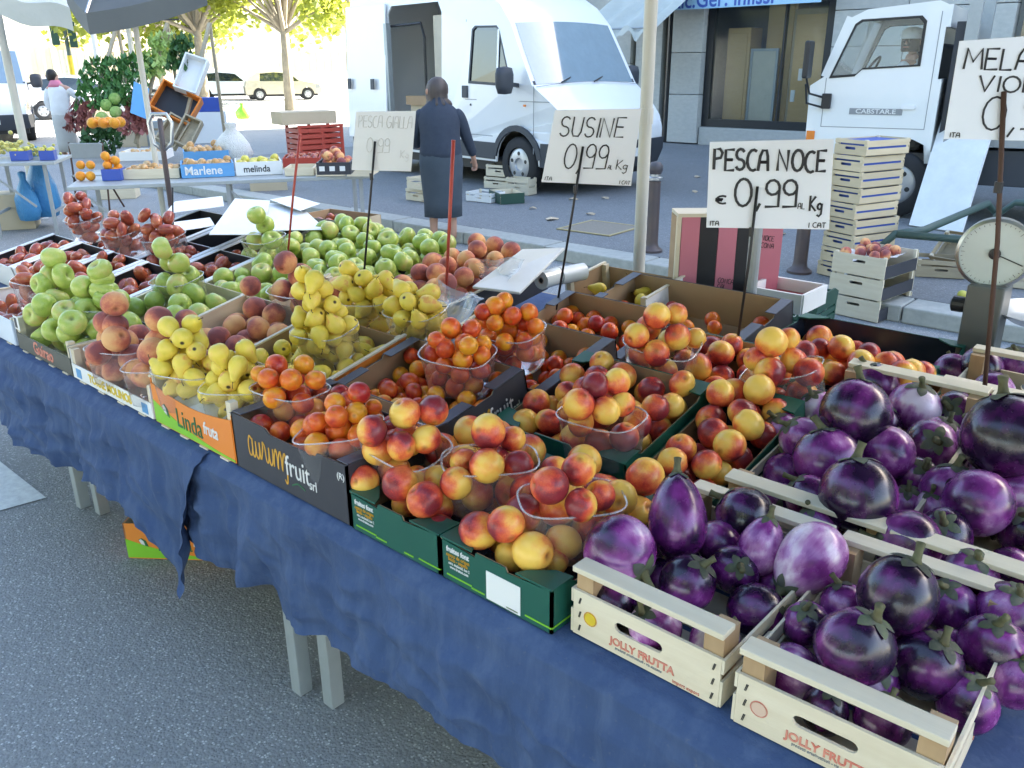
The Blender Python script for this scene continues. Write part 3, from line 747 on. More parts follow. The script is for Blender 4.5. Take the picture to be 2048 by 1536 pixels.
def cloth_pt(xa, xb, right_lean, yoff, hemf, curl):
    def p(u, v):
        if v < .25:
            t = v/.25; x = xa+u*(xb-xa); y = 2.80-(2.80-.955)*t
            return (x, y, max(TZ+.003+yoff*.2+.004*noise.noise((x*3, y*3, .3)), TZ+.0005))
        t = (v-.25)/.75
        if t < .06:
            a = t/.06*PI/2; x = xa+u*(xb-xa); return (x, .955-.02*math.sin(a)+yoff, TZ+.003-.02*(1-math.cos(a)))
        s = (t-.06)/.94; x = xa+u*(xb-right_lean*s-xa)
        z = TZ-.017-(TZ-.017-hemf(x))*s
        y = cloth_y(x, s)+yoff
        if curl: e = math.exp(-((1-u)/.010)**2); y -= .030*e*min(1, s*3)
        return (x, y, z+.008*noise.noise((x*5, 1, 1))*s)
    return p
def hem_left(x): return hem(x) if x < -2.38 else hem(x)+(.29-hem(x))*min(1, max(0, (x+2.38)/.26))**1.5
cl = MB().grid(cloth_pt(-4.55, -1.93, .19, 0, hem_left, True), 260, 60).build('table_cloth', M_['cloth'], smooth=True)
tag(cl, 'dark blue cloth hanging over the left half of the market table', 'cloth', 'blue table cloths')
cl = MB().grid(cloth_pt(-2.12, .40, 0, .014, hem, False), 260, 60).build('table_cloth', M_['cloth'], smooth=True)
tag(cl, 'dark blue cloth hanging over the right half of the market table', 'cloth', 'blue table cloths')

# ---------------------------------------------------------------- boxes and crates
def walls(root, w, d, h, outer, inner, front=None, back=None, side=None, t=.0028, top=0.0, side2=None):
    """four cardboard walls, printed outside, brown inside; outlines are lists of (x, z)"""
    fo = front or rect(0, w, 0, h); bo = back or rect(0, w, 0, h); so = side or rect(0, d, 0, h); so2 = side2 or so
    Rz = Matrix.Rotation(PI/2, 4, 'Z')
    for nm, outl, M in (('front_wall', fo, TR(0,0,0)), ('back_wall', bo, TR(0,d,0) @ Matrix.Scale(-1, 4, (0,1,0))),
                        ('side_wall', so, TR(w,0,0) @ Rz), ('side_wall', so2, TR(0,0,0) @ Matrix.Scale(-1, 4, (1,0,0)) @ Rz)):
        # printed sheet outside, lining inside
        a = MB().plate(outl, [], t, M); b = MB().plate([(x, z if z < .002 else z-.0012) for x, z in outl], [], t, M @ TR(0, t, 0))
        o = a.build(nm, outer, root); b.build('lining', inner, o)
    MB().box(.004, w-.004, .004, d-.004, .001, .005).build('base', inner, root)
def aurum_box(name, label, O, w, d, h, tilt, yaw=0, front_text=False, side_text=False):
    M = frame(O, tilt, yaw); r = thing(name, label, 'box', M=M, group='dark printed plum boxes')
    sd = [(0,0),(d,0),(d,h),(d*.62,h),(d*.60,h-.008),(d*.40,h-.008),(d*.38,h),(0,h)]
    fr = [(0,0),(w,0),(w,h),(w*.70,h-.004),(w*.66,h-.014),(w*.36,h-.014),(w*.32,h-.002),(0,h)]
    walls(r, w, d, h, M_['dark'], M_['card'], side=sd, front=fr)
    for x0 in (.001, w-.038):
        for a, b in ((.004, d*.37), (d*.63, d-.004)):
            MB().box(x0, x0+.037, a, b, h+.0005, h+.0035).build('top_flap', M_['darkwear'], r, bevel=.001)
    if front_text: aurum(r, axes((w*.15, -.0008, h*.36), (1,0,0), (0,0,1)), w*.58); text(r, '(R)', .022, axes((w-.022, -.0008, h*.78), (1,0,0), (0,0,1)), M_['whitep'], 'round_mark')
    if side_text: aurum(r, axes((w+.0008, d*.06, h*.34), (0,1,0), (0,0,1)), d*.80)
    return r, M
def green_box(name, label, O, w, d, h, tilt, yaw=0, paper=False, liner=True, inner='card'):
    M = frame(O, tilt, yaw); r = thing(name, label, 'box', M=M, group='green printed nectarine boxes')
    fr = [(0,0),(w,0),(w,h),(w*.62,h-.008),(w*.60,h+.002),(w*.34,h+.002),(w*.33,h-.009),(0,h-.002)]
    sd = [(0,0),(d,0),(d,h),(d-.05,h),(d-.07,h-.012),(.07,h-.012),(.05,h),(0,h)]
    walls(r, w, d, h, M_['green'], M_[inner], front=fr, side=sd)
    # corner gussets of folded green card
    for x, y, sx, sy in ((0,0,1,1),(w,0,-1,1),(0,d,1,-1),(w,d,-1,-1)):
        P = [(x, y), (x+sx*.085, y), (x+sx*.075, y+sy*.02), (x+sx*.035, y+sy*.055), (x, y+sy*.06)]
        if sx*sy < 0: P.reverse()
        n = len(P); mb = MB(); mb.add([(a, b, h-.001) for a, b in P]+[(a, b, h+.003) for a, b in P], [tuple(range(n-1, -1, -1)), tuple(range(n, 2*n))]+[(k, (k+1) % n, n+(k+1) % n, n+k) for k in range(n)])
        mb.build('corner_gusset', M_['green'], r)
    if liner:
        mb = MB(); mb.grid(lambda u, v: (.006+u*(w-.012), .006+v*(d-.012), .018+.010*noise.noise((u*5+O[0]*9, v*5, 2))+.05*max(0, abs(u-.5)*2-.8)*3*max(0,abs(v-.5)*2-.3)), 20, 20)
        mb.build('tray_liner', M_['liner'], r, smooth=True)
    F = lambda x, z: axes((x, -.0008, z), (1,0,0), (0,0,1))
    text(r, 'fruites font', .0165, F(w*.17, h*.80), M_['whitep'], sx=.82, bold=.0004)
    for k, s in enumerate(('centro de origen', 'lleida - espana')): text(r, s, .0115, F(w*.17, h*(.66-.10*k)), M_['goldp'], sx=.8)
    for k, s in enumerate(('ctra. nacional, km 2', 'www.fruites.com')): text(r, s, .0090, F(w*.18, h*(.46-.10*k)), M_['whitep'], sx=.8)
    for a, b, z in ((.06,.30,.13),(.30,.42,.09),(.62,.72,.08),(.78,1.0,.12)):
        MB().box(w*a, w*b, -.0016, -.0002, h*z, h*z+.0028).build('print_line', M_['lime'], r)
    MB().box(w+.0002, w+.0016, .0, d*.35, h*.12, h*.12+.0028).build('print_line', M_['lime'], r)
    if paper: MB().box(w*.44, w*.74, -.0016, -.0004, h*.05, h*.74).build('paper_sticker', M_['white'], r)
    return r, M
def wood_crate(name, label, O, w, d, h, tilt, yaw=0, ph=.092, script=None, group=None, rail=True, side_script=None, wood='wood', stamp=True, slats=2):
    M = frame(O, tilt, yaw); r = thing(name, label, 'crate', M=M, group=group)
    W = M_[wood]
    for y0, nm, s in ((0, 'front_panel', 1), (d, 'back_panel', -1)):
        mm = TR(0, y0, 0) if s > 0 else TR(w, y0, 0) @ Matrix.Rotation(PI, 4, 'Z')
        o = MB().plate(rect(0, w, .002, ph), [slot(w*.47, ph*.62, min(.10, w*.33), .020)], .006, mm).build(nm, W, r)
        if rail:
            MB().box(-.001, w+.001, y0-.004 if s > 0 else y0-.034, y0+.034 if s > 0 else y0+.004, h-.011, h).build('top_rail', M_['woodh'], r, bevel=.0015)
    for x in (.002, w-.036):
        for y in (.007, d-.057):
            MB().add([(x,y,0),(x+.034,y,0),(x+.034,y+.05,0),(x,y+.05,0),(x,y,h-.0115),(x+.034,y,h-.0115),(x+.034,y+.05,h-.0115),(x,y+.05,h-.0115)],
                     [(3,2,1,0),(4,5,6,7),(0,1,5,4),(1,2,6,5),(2,3,7,6),(3,0,4,7)]).build('corner_post', M_['post'], r)
    for x in (-.005, w+.0005):
        for z0, z1 in ((.004,.052),(.066,.092))[:slats]:
            MB().box(x, x+.0045, .0, d, z0, z1).build('side_slat', M_['woodh'] if wood == 'wood' else W, r)
    for k in range(3):
        MB().box(.002, w-.002, d*(k/3)+.008, d*((k+1)/3)-.008, .0, .0045).build('base_slat', W, r)
    st = MB()
    for x in (.012, .014, w-.014, w-.012):
        for z in (.2, .5, .8): st.beam((x, -.0008, ph*z-.006), (x+.003, -.0008, ph*z+.006), .0012, .0012)
    st.build('staples', M_['dkmetal'], r)
    if script:
        F = lambda x, z: axes((x, -.0007, z), (1,0,0), (0,0,1))
        text(r, script, .0200, F(w*.50, ph*.28), M_['redp'], sx=.95, bold=.0006)
        text(r, 'prodotti ortofrutticoli - via stazione', .0075, F(w*.48, ph*.155), M_['greyp'], sx=.85)
        text(r, 'import export', .0095, F(w*.80, ph*.09), M_['redp'], sx=.9)
        if stamp:
            mb = MB(); mb.tube([(w*.13+.013*math.cos(2*PI*k/20), -.0008, ph*.50+.013*math.sin(2*PI*k/20)) for k in range(21)], .0010, 4); mb.build('stamp_ring', M_['goldp'] if stamp == 1 else M_['redp'], r)
            n = 18; P = [(w*.13+.0115*math.cos(2*PI*k/n), ph*.50+.0115*math.sin(2*PI*k/n)) for k in range(n)]
            MB().plate(P, [], .0010, TR(0, -.0011, 0)).build('stamp', M_['yellowp'] if stamp == 1 else mat('faded stamp', (.70,.50,.38), .7), r)
    if side_script: text(r, side_script, .030, axes((w+.0058, d*.5, .028), (0,1,0), (0,0,1)), M_['redp'], sx=.9)
    return r, M
def low_crate(name, label, O, w, d, h, tilt, front_m, ph, yaw=0, inner='cardpale', postm='wood', side_m=None, curve=0.0, sh=None, post_h=None, group=None):
    """shallow crate: printed front, posts standing above it, side boards with a wooden top edge"""
    M = frame(O, tilt, yaw); r = thing(name, label, 'crate', M=M, group=group)
    n = 10; sh = sh or h; post_h = post_h or h
    top = [(w*k/n, ph-curve*math.sin(PI*k/n)) for k in range(n, -1, -1)]
    f = MB().plate([(0,.002),(w,.002)]+top, [], .0025).build('front_panel', front_m, r)
    MB().plate([(0,.002),(w,.002)]+[(x, z-.001) for x, z in top], [], .002, TR(0,.0026,0)).build('lining', M_[inner], f)
    f = MB().plate(rect(0, w, .002, h*.9), [], .003, TR(0, d-.003, 0)).build('back_panel', M_[inner], r)
    for x in (0.0, w-.022):
        for y in (.005, d-.027): MB().box(x, x+.022, y, y+.022, .0, post_h).build('corner_post', M_[postm], r, bevel=.001)
    for x, s in ((0, -1), (w, 1)):
        a = x-.003 if s < 0 else x
        o = MB().box(a, a+.003, .002, d-.002, .002, sh).build('side_board', side_m or front_m, r)
        b = a+.0032 if s < 0 else a-.0022
        MB().box(b, b+.002, .028, d-.028, .003, sh-.001).build('lining', M_[inner], o)
        MB().box(min(a, a-.004*0)-.003, a+.009, .0, d, sh+.0003, sh+.006).build('top_edge', M_['woodh'], r)
    MB().box(.004, w-.004, .004, d-.004, .001, .005).build('base', M_[inner], r)
    for k in range(4): MB().box(w*(k+.5)/4-.02, w*(k+.5)/4+.02, -.003, .02, -.004, .0015).build('base_slat', M_['wood'], r)
    return r, M

Y1, Y2, Y3, Y4 = .968, 1.287, 1.617, 1.962
ZB = TZ+.006
TILT = 12.5
FB = {}
# --- front row, left to right
FB['F0'] = low_crate('tomato_crate', 'pale blue white crate of tomatoes at the far left front corner', (-3.78, Y1, ZB), .50, .30, .10, 0, mat('pale blue print', (.55,.66,.80), .5, col2=(.70,.74,.80), vs=3), .095, inner='white', postm='foam')
FB['F1'] = low_crate('apple_crate', 'green apple crate with dark front and red lettering, front row', (-3.245, Y1, ZB), .455, .30, .10, 0, M_['olive'], .062, post_h=.115, inner='wood')
text(FB['F1'][0], 'Guirao', .062, axes((.23, -.0008, .034), (1,0,0), (0,0,1)), M_['redp'], sx=.95, bold=.0012)
MB().box(.004, .05, -.0012, -.0002, .075, .125).build('white_card', M_['white'], FB['F1'][0])
MB().box(.012, .032, -.0024, -.0013, .082, .118).build('dark_mark', M_['dark'], FB['F1'][0])
FB['F2'] = low_crate('peach_crate', 'peach crate with low white front and ochre lettering, front row', (-2.78, Y1, ZB), .535, .30, .10, 0, M_['white'], .050, post_h=.098, inner='wood')
text(FB['F2'][0], 'TORRE MOLINOS', .038, axes((.265, -.0008, .026), (1,0,0), (0,0,1)), M_['yellowp'], sx=.98, bold=.0012)
for x in (.03, .475): MB().box(x, x+.035, -.0014, -.0002, .010, .040).build('blue_print', M_['bluep'], FB['F2'][0])
FB['F3'] = low_crate('pear_crate', 'pear crate with orange and lime curved front panel, front row', (-2.225, Y1, ZB), .415, .30, .13, 0, M_['orangep'], .120, curve=.022, sh=.135, post_h=.165, side_m=M_['orangep'], group='orange and lime fruit crates')
def linda(r, w, ph):
    n = 14; low = [(0,.004),(w,.004)]+[(w*(1-k/n), .010+ph*.50*(k/n)**2.2) for k in range(n+1)]
    MB().plate(low, [], .0008, TR(0,-.0009,0)).build('lime_print', M_['lime'], r)
    F = lambda x, z: axes((x, -.0012, z), (1,0,0), (0,0,1))
    text(r, 'Linda', .078, F(w*.47, ph*.40), M_['dkgreenp'], sx=.82)
    text(r, 'fruta', .050, F(w*.74, ph*.50), M_['whitep'], sx=.75, shear=.15, bold=.0008)
    lf = [(0,0),(.012,-.018),(.035,-.024),(.028,-.004),(.012,.006)]
    MB().plate([(w*.13+a, ph*.55+b*1.2) for a, b in lf][::-1], [], .0008, TR(0,-.0018,0)).build('leaf_print', M_['dkgreenp'], r)
    MB().plate([(w*.135+a*.6, ph*.54+b*.9) for a, b in lf][::-1], [], .0008, TR(0,-.0027,0)).build('leaf_print', M_['whitep'], r)
linda(FB['F3'][0], .415, .120)
FB['F4'] = aurum_box('plum_box', 'dark printed plum box with orange script facing front, front row', (-1.803, Y1, ZB), .458, .305, .145, 0, front_text=True)
FB['F5'] = green_box('nectarine_box', 'left one of the two green nectarine boxes in the front row', (-1.338, Y1-.002, ZB), .277, .42, .088, 0)
FB['F6'] = green_box('nectarine_box', 'green nectarine box in the front row with a white paper sticker', (-1.057, Y1-.002, ZB), .280, .42, .088, 0, paper=True)
FB['F7'] = wood_crate('eggplant_crate', 'pale wooden eggplant crate with yellow stamp beside the green box', (-.752, .995, ZB), .285, .42, .140, 0, script='JOLLY FRUTTA', group='wooden eggplant crates', side_script='JOLLY')
FB['F8'] = wood_crate('eggplant_crate', 'nearest pale wooden eggplant crate at the lower right corner', (-.434, .985, ZB), .285, .43, .140, 0, yaw=1.5, script='JOLLY FRUTTA', stamp=2, group='wooden eggplant crates', side_script='JOLLY')
# --- second row
FB['A2'] = low_crate('apple_crate', 'apple crate with dark blue side edge in the second row', (-3.10, Y2, ZB), .425, .315, .115, TILT, M_['dark'], .10, inner='wood', side_m=M_['dark'])
FB['P2'] = low_crate('peach_crate', 'peach crate in the second row between apples and pears', (-2.655, Y2, ZB), .405, .315, .12, TILT, M_['white'], .075, inner='wood')
FB['R2'] = low_crate('pear_crate', 'orange sided pear crate in the second row behind the front pears', (-2.232, Y2, ZB), .403, .315, .13, TILT, M_['orangep'], .10, inner='card', side_m=M_['orangep'], group='orange and lime fruit crates')
FB['L2'] = aurum_box('plum_box', 'dark plum box in the second row showing script on its side', (-1.800, Y2, ZB), .436, .318, .130, TILT, side_text=True)
FB['N2A'] = green_box('nectarine_box', 'green nectarine box in the second row next to the dark plum box', (-1.335, 1.44, ZB), .398, .385, .115, TILT)
FB['N2B'] = green_box('nectarine_box', 'narrow green nectarine box squeezed beside the eggplants, second row', (-.928, 1.44, ZB), .205, .44, .095, TILT)
FB['E3'] = wood_crate('eggplant_crate', 'wooden eggplant crate behind the one with the yellow stamp', (-.712, 1.468, ZB+.006), .322, .66, .145, 7.3, script='JOLLY FRUTTA', group='wooden eggplant crates', stamp=2)
FB['E4'] = wood_crate('eggplant_crate', 'wooden eggplant crate at the right edge behind the nearest one', (-.381, 1.468, ZB+.006), .322, .66, .145, 7.3, script='JOLLY FRUTTA', group='wooden eggplant crates', stamp=2)
# --- third row
FB['A3'] = low_crate('apple_crate', 'white edged apple crate in the third row', (-3.12, Y3, ZB), .46, .33, .12, TILT, M_['white'], .09, inner='wood', side_m=M_['white'])
FB['P3'] = low_crate('peach_crate', 'peach crate in the third row behind the other peaches', (-2.655, Y3, ZB), .405, .33, .12, TILT, M_['white'], .09, inner='wood')
FB['R3'] = low_crate('pear_crate', 'orange sided pear crate in the third row', (-2.232, Y3, ZB), .403, .33, .13, TILT, M_['orangep'], .10, inner='cardpale', side_m=M_['orangep'], group='orange and lime fruit crates')
FB['L3'] = aurum_box('plum_box', 'dark plum box in the third row with full script on its side', (-1.765, Y3, ZB), .455, .325, .140, TILT, side_text=True)
FB['N3A'] = green_box('nectarine_box', 'green nectarine box in the third row below the nectarine price sign', (-1.29, 1.86, ZB), .40, .36, .125, 10)
FB['N3B'] = green_box('nectarine_box', 'shallow green nectarine box behind the left eggplant crate', (-.94, 2.11, ZB+.03), .40, .26, .10, 4)
# --- fourth row
FB['A4'] = low_crate('apple_crate', 'left dark crate of the big apple heap at the back', (-3.36, Y4, ZB), .41, .60, .12, 8, M_['dark'], .09, inner='dark', side_m=M_['dark'], group='dark crates under the apple heap')
FB['A5'] = low_crate('apple_crate', 'right dark crate of the big apple heap at the back', (-2.935, Y4, ZB), .42, .60, .12, 8, M_['dark'], .09, inner='dark', side_m=M_['dark'], group='dark crates under the apple heap')
FB['P4'] = low_crate('peach_crate', 'dark sided peach crate behind the pears', (-2.49, Y4+.04, ZB), .36, .60, .125, 8, M_['card'], .12, inner='dark', side_m=M_['dark'])
FB['L4'] = aurum_box('plum_box', 'dark plum box in the fourth row near the plum price sign', (-1.76, Y4, ZB), .45, .33, .140, TILT)
FB['L5'] = aurum_box('plum_box', 'half empty dark plum box at the very back', (-1.74, 2.32, ZB+.01), .63, .34, .140, 10, front_text=True)
FB['N4'] = green_box('nectarine_box', 'large nearly empty green box with dark liner at the back', (-1.10, 2.385, ZB+.0), .51, .335, .145, 0, inner='liner')
FB['E5'] = wood_crate('eggplant_crate', 'wooden eggplant crate behind the others near the scale', (-.52, 2.20, ZB+.05), .33, .30, .15, 3, group='wooden eggplant crates')
FB['R4'] = low_crate('pear_crate', 'small white crate with a few pears behind the plastic rolls', (-1.95, 2.50, ZB+.03), .36, .26, .13, 8, M_['white'], .10, inner='card')
# --- tomato boxes on the left
TX = [(-4.42,Y2,.31),(-4.10,Y2,.31),(-3.78,Y2,.31),(-3.46,Y2,.34),(-4.42,Y3,.31),(-4.10,Y3,.31),(-3.78,Y3,.31),(-3.46,Y3,.32),(-4.42,Y4,.42),(-3.98,Y4,.29),(-3.67,Y4,.29)]
TLAB = ['leftmost white edged tomato box of the second row', 'second white edged tomato box from the left, second row', 'third white edged tomato box from the left, second row', 'white edged tomato box beside the apples, second row',
        'leftmost tomato box of the third row', 'second tomato box from the left, third row', 'third tomato box from the left, third row', 'tomato box beside the apples, third row',
        'far left tomato box under the paper sheets', 'middle tomato box under the paper sheets', 'right tomato box under the paper sheets']
for i, ((x, y, w), lb) in enumerate(zip(TX, TLAB)):
    M = frame((x, y, ZB), TILT); r = thing('tomato_box', lb, 'box', M=M, group='white edged tomato boxes')
    d = .32 if y < Y4 else .42
    walls(r, w, d, .115, M_['white'], M_['dark'])
    for x0 in (.0, w-.030):
        MB().box(x0, x0+.030, .0, d, .1155, .120).build('top_flap', M_['foam'], r, bevel=.001)
    FB['T%d' % i] = (r, M)
# ---------------------------------------------------------------- the goods
def pin(c, px, py, rpx, fwd=0.0):
    """a fruit seen at a pixel, standing at the depth of the point c (fwd metres nearer)"""
    d = C_F*FPX + C_R*(px-1024) - C_U*(py-768)
    h = Vector((C_F.x, C_F.y, 0)).normalized()
    k = ((Vector(c)-C_P).dot(h)-fwd)/d.dot(h); p = C_P+d*k
    return p, rpx*(p-C_P).dot(C_F)/FPX
BAS = {}   # box -> punnets standing in it
def place(box, kind, px, py, z, n, r, which, yaw=0, tilt=(0,0), pins=(), scale=1.0, mound=1.0, tower=()):
    c = at(px, py, z)
    pp = [pin(c, *q) for q in pins]
    tw = [(*pin(c, *q[:4]), q[4]) for q in tower]
    punnet(kind, c, n, r, which, yaw, tilt, pp, scale, mound, tw)
    for b in box: BAS.setdefault(b, []).append((c, scale))
def stock(box, kind, w, d, n, r, z0, label, group, hmax=9, slope=0.0, have=None):
    M = FB[box][1]; inv = M.inverted(); av = []
    for c, s in BAS.get(box, []):
        q = inv @ c; av.append((q.x, q.y, q.z-PH*s, .5*(PW+PD)/2*s))
    def cand(): return rng.uniform(r+.005, w-r-.005), rng.uniform(r+.005, d-r-.005)
    def ok(x, y, z, rr):
        if z > hmax: return False
        for (ax, ay, az, ar) in av:
            if (x-ax)**2+(y-ay)**2 < (ar*.92+rr*.2)**2 and z+rr > az+.004: return False
        return True
    ps = pile(n, r, cand, ok, lambda x, y: z0+slope*y, have)
    for x, y, z, rr in ps: fruit(kind, M @ Vector((x, y, z)), rr, label, group)
    return ps
# punnets
place(['F1'], 'apple', 118, 590, .975, 11, .041, 'at the left end of the front apple crate', 10, mound=1.3,
      tower=((107,516,24,-.01,'green apple topmost on the leftmost punnet'), (103,553,23,-.02,'green apple directly under the topmost one on the leftmost punnet')))
place(['F1'], 'apple', 195, 612, .975, 10, .041, 'beside the front peach towers', 40, mound=1.2,
      tower=((200,541,24.5,0,'green apple topmost on the punnet beside the stacked peaches'), (208,582,26,.0,'large green apple directly under the topmost one beside the peaches')))
place(['A2'], 'apple', 352, 556, 1.02, 15, .041, 'in the second row apple crate', 15, (12,0), mound=1.2)
place(['A3'], 'apple', 525, 474, 1.07, 12, .041, 'under the red rod at the back', 5, (12,0), mound=1.3)
place(['F2'], 'peach', 240, 692, .958, 9, .041, 'at the left of the front peach crate', 25, tower=((229,608,25,.0,'peach topmost of the left peach tower in front'), (231,651,25,.0,'peach second from the top of the left peach tower')))
place(['F2'], 'peach', 318, 728, .945, 8, .041, 'at the right of the front peach crate', 45, tower=((318,638,26,-.02,'peach topmost of the right peach tower in front'), (316,680,25,-.02,'peach second from the top of the right peach tower'), (374,641,24,-.06,'single orange peach behind the pear heap')))
place(['P3','P2'], 'peach', 590, 575, 1.05, 11, .041, 'in the third row beside the pears', 5, (12,0), mound=.9, tower=((501,572,20,.0,'dark peach lying left of the peach punnet in the third row'),))
place(['F3'], 'pear', 378, 738, .975, 24, .027, 'left in the front pear crate', 20, mound=1.6)
place(['F3'], 'pear', 475, 770, .972, 18, .027, 'right in the front pear crate', 40, scale=.95, mound=1.4)
place(['R2'], 'pear', 648, 655, 1.035, 31, .027, 'tallest of the pear heaps in the second row', 10, (12,0), mound=1.75)
place(['R3'], 'pear', 735, 592, 1.06, 22, .027, 'at the left of the third row pear crate', 20, (12,0), mound=2.0)
place(['R3'], 'pear', 830, 618, 1.06, 21, .027, 'at the right of the third row pear crate', 5, (12,0), mound=1.8)
place(['F4'], 'plum', 580, 775, .995, 17, .0275, 'at the left of the front plum box', 8, pins=((553,731,22,-.02),(608,729,21,-.03),(537,757,22,.03),(582,759,23,.035),(631,760,21,.02),(519,748,18,.0)))
place(['F4'], 'plum', 677, 858, .985, 15, .0285, 'at the right of the front plum box', 30, (6,-8), pins=((670,806,22,-.02),(718,786,22,-.03),(673,833,25,.03),(713,825,22,.0),(747,814,17,-.04),(635,843,19,.0)))
place(['L2'], 'plum', 915, 703, 1.045, 26, .025, 'in the second row plum box', 15, (10,6), mound=1.8, pins=((902,656,22,-.02),(943,658,20,-.02),(890,697,20,.03),(930,687,21,.02),(873,680,18,.02),(925,719,21,.045),(964,711,19,.03),(967,687,17,.0)))
place(['L3'], 'plum', 1018, 658, 1.065, 20, .025, 'in the third row plum box', 10, (12,0), mound=1.4, pins=((990,613,20,-.01),(1008,603,19,-.03),(1058,625,19,.0),(1025,632,19,.02),(966,624,17,.0),(990,646,18,.03)))
place(['F5'], 'nectarine', 812, 888, .98, 13, .036, 'at the left of the front nectarines', 0, (10,6), pins=((744,862,31,.03),(802,892,30,.045),(810,826,31,-.01),(867,820,30,-.03),(853,878,30,.02)))
place(['F5','F6'], 'nectarine', 980, 918, .978, 13, .037, 'in the middle of the front nectarines', 48, scale=1.02, pins=((977,863,34,-.01),(974,931,35,.05),(928,923,27,.0),(1036,930,30,.02),(1025,878,25,-.05)))
place(['F6'], 'nectarine', 1143, 995, .978, 13, .037, 'at the right of the front nectarines', 50, scale=1.02, pins=((1099,971,38,.03),(1157,939,36,-.02),(1162,1010,34,.05),(1200,991,30,.0)))
place(['N2A'], 'nectarine', 1203, 828, 1.005, 13, .035, 'at the front of the second row nectarines', 5, (4,0), pins=((1191,772,29,-.02),(1234,765,27,-.03),(1157,809,32,.03),(1212,821,28,.03),(1245,809,26,.0)))
place(['N2A','N3A'], 'nectarine', 1325, 683, 1.06, 13, .037, 'tilted at the back of the nectarines', 10, (12,10), pins=((1314,632,28,.0),(1352,628,22,-.04),(1273,672,27,.02),(1355,673,27,.02),(1313,707,27,.05),(1391,676,21,-.02)))
place(['N2B','N3B'], 'nectarine', 1562, 738, 1.03, 13, .037, 'tilted beside the eggplants', 10, (8,-16), pins=((1543,684,31,.0),(1540,745,32,.05),(1511,718,24,.0),(1576,678,23,-.04),(1588,722,27,.0)))
place(['T3','F0'], 'tomato', 75, 560, 1.0, 16, .029, 'at the far left behind the apples', 10, mound=1.6)
place(['T4'], 'tomato', 165, 435, 1.07, 20, .029, 'at the left of the tomato boxes', 0, (12,0), mound=2.0)
place(['T6','T5'], 'tomato', 240, 462, 1.05, 18, .029, 'in the middle of the tomato boxes', 10, (12,0), mound=1.6)
place(['T7'], 'tomato', 325, 472, 1.045, 18, .029, 'at the right of the tomato boxes', 20, (12,0), mound=1.6)
# loose goods in the boxes
stock('F0', 'tomato', .50, .30, 22, .030, .02, 'red plum tomato loose in the pale blue crate', 'tomatoes in the pale blue crate')
stock('F1', 'apple', .455, .30, 23, .042, .006, 'green apple loose in the front row crate', 'apples in the front row crate')
stock('F2', 'peach', .535, .30, 20, .042, .006, 'peach loose in the front row crate', 'peaches in the front row crate')
stock('F3', 'pear', .415, .30, 40, .0275, .03, 'yellow pear loose in the front row crate', 'pears in the front row crate')
stock('F4', 'plum', .458, .305, 56, .0275, .035, 'orange red plum loose in the front row box', 'plums in the front row box', hmax=.14)
def pinned(box, pts, kind, label, group):
    inv = FB[box][1].inverted(); out = []
    for px, py, z, rp in pts:
        p = at(px, py, z); r = rp*(p-C_P).dot(C_F)/FPX; q = inv @ p; out.append((q.x, q.y, q.z, r)); fruit(kind, p, r, label, group)
    return out
hv5 = pinned('F5', ((729,961,.905,31),(795,973,.89,29),(812,1006,.875,29),(878,1017,.88,31),(877,960,.92,29),(835,958,.90,27)), 'nectarine', 'nectarine loose in the left green box of the front row', 'nectarines in the left front green box')
hv6 = pinned('F6', ((1023,1112,.875,34),(1001,1075,.875,32),(1107,1122,.87,31),(1060,1130,.85,30)), 'nectarine', 'nectarine loose in the green box with the paper sticker', 'nectarines in the green box with the sticker')
stock('F5', 'nectarine', .277, .42, 34, .0365, .016, 'nectarine loose in the left green box of the front row', 'nectarines in the left front green box', hmax=.15, slope=.10, have=hv5)
stock('F6', 'nectarine', .280, .42, 34, .0370, .016, 'nectarine loose in the green box with the paper sticker', 'nectarines in the green box with the sticker', hmax=.15, slope=.10, have=hv6)
stock('A2', 'apple', .425, .315, 22, .042, .012, 'green apple loose in the second row crate', 'apples in the second row crate', hmax=.13)
stock('P2', 'peach', .405, .315, 22, .040, .012, 'peach loose in the second row crate', 'peaches in the second row crate', hmax=.105)
stock('R2', 'pear', .403, .315, 46, .0275, .025, 'yellow pear loose in the second row crate', 'pears in the second row crate', hmax=.115)
stock('L2', 'plum', .436, .318, 56, .0255, .03, 'orange red plum loose in the second row box', 'plums in the second row box', hmax=.095)
stock('N2A', 'nectarine', .398, .385, 44, .0345, .03, 'nectarine loose in the second row green box', 'nectarines in the second row green box', hmax=.14)
stock('N2B', 'nectarine', .205, .44, 26, .0345, .03, 'nectarine loose in the narrow green box', 'nectarines in the narrow green box', hmax=.14)
stock('A3', 'apple', .46, .33, 30, .042, .012, 'green apple loose in the third row crate', 'apples in the third row crate', hmax=.14)
stock('P3', 'peach', .405, .33, 14, .042, .012, 'peach loose in the third row crate', 'peaches in the third row crate')
stock('R3', 'pear', .403, .33, 35, .0275, .02, 'yellow pear loose in the third row crate', 'pears in the third row crate', hmax=.09)
stock('L3', 'plum', .455, .325, 48, .0255, .03, 'orange red plum loose in the third row box', 'plums in the third row box', hmax=.095)
stock('N3A', 'nectarine', .40, .36, 22, .0350, .065, 'nectarine loose in the third row green box', 'nectarines in the third row green box', hmax=.15)
stock('N3B', 'nectarine', .40, .26, 26, .0350, .060, 'nectarine loose in the shallow green box', 'nectarines in the shallow green box', hmax=.17)
def heap_floor(w, d, z0, k): return lambda x, y: z0+k*(1-(2*x/w-1)**4)*math.sin(PI*min(1, max(0, y/d)))
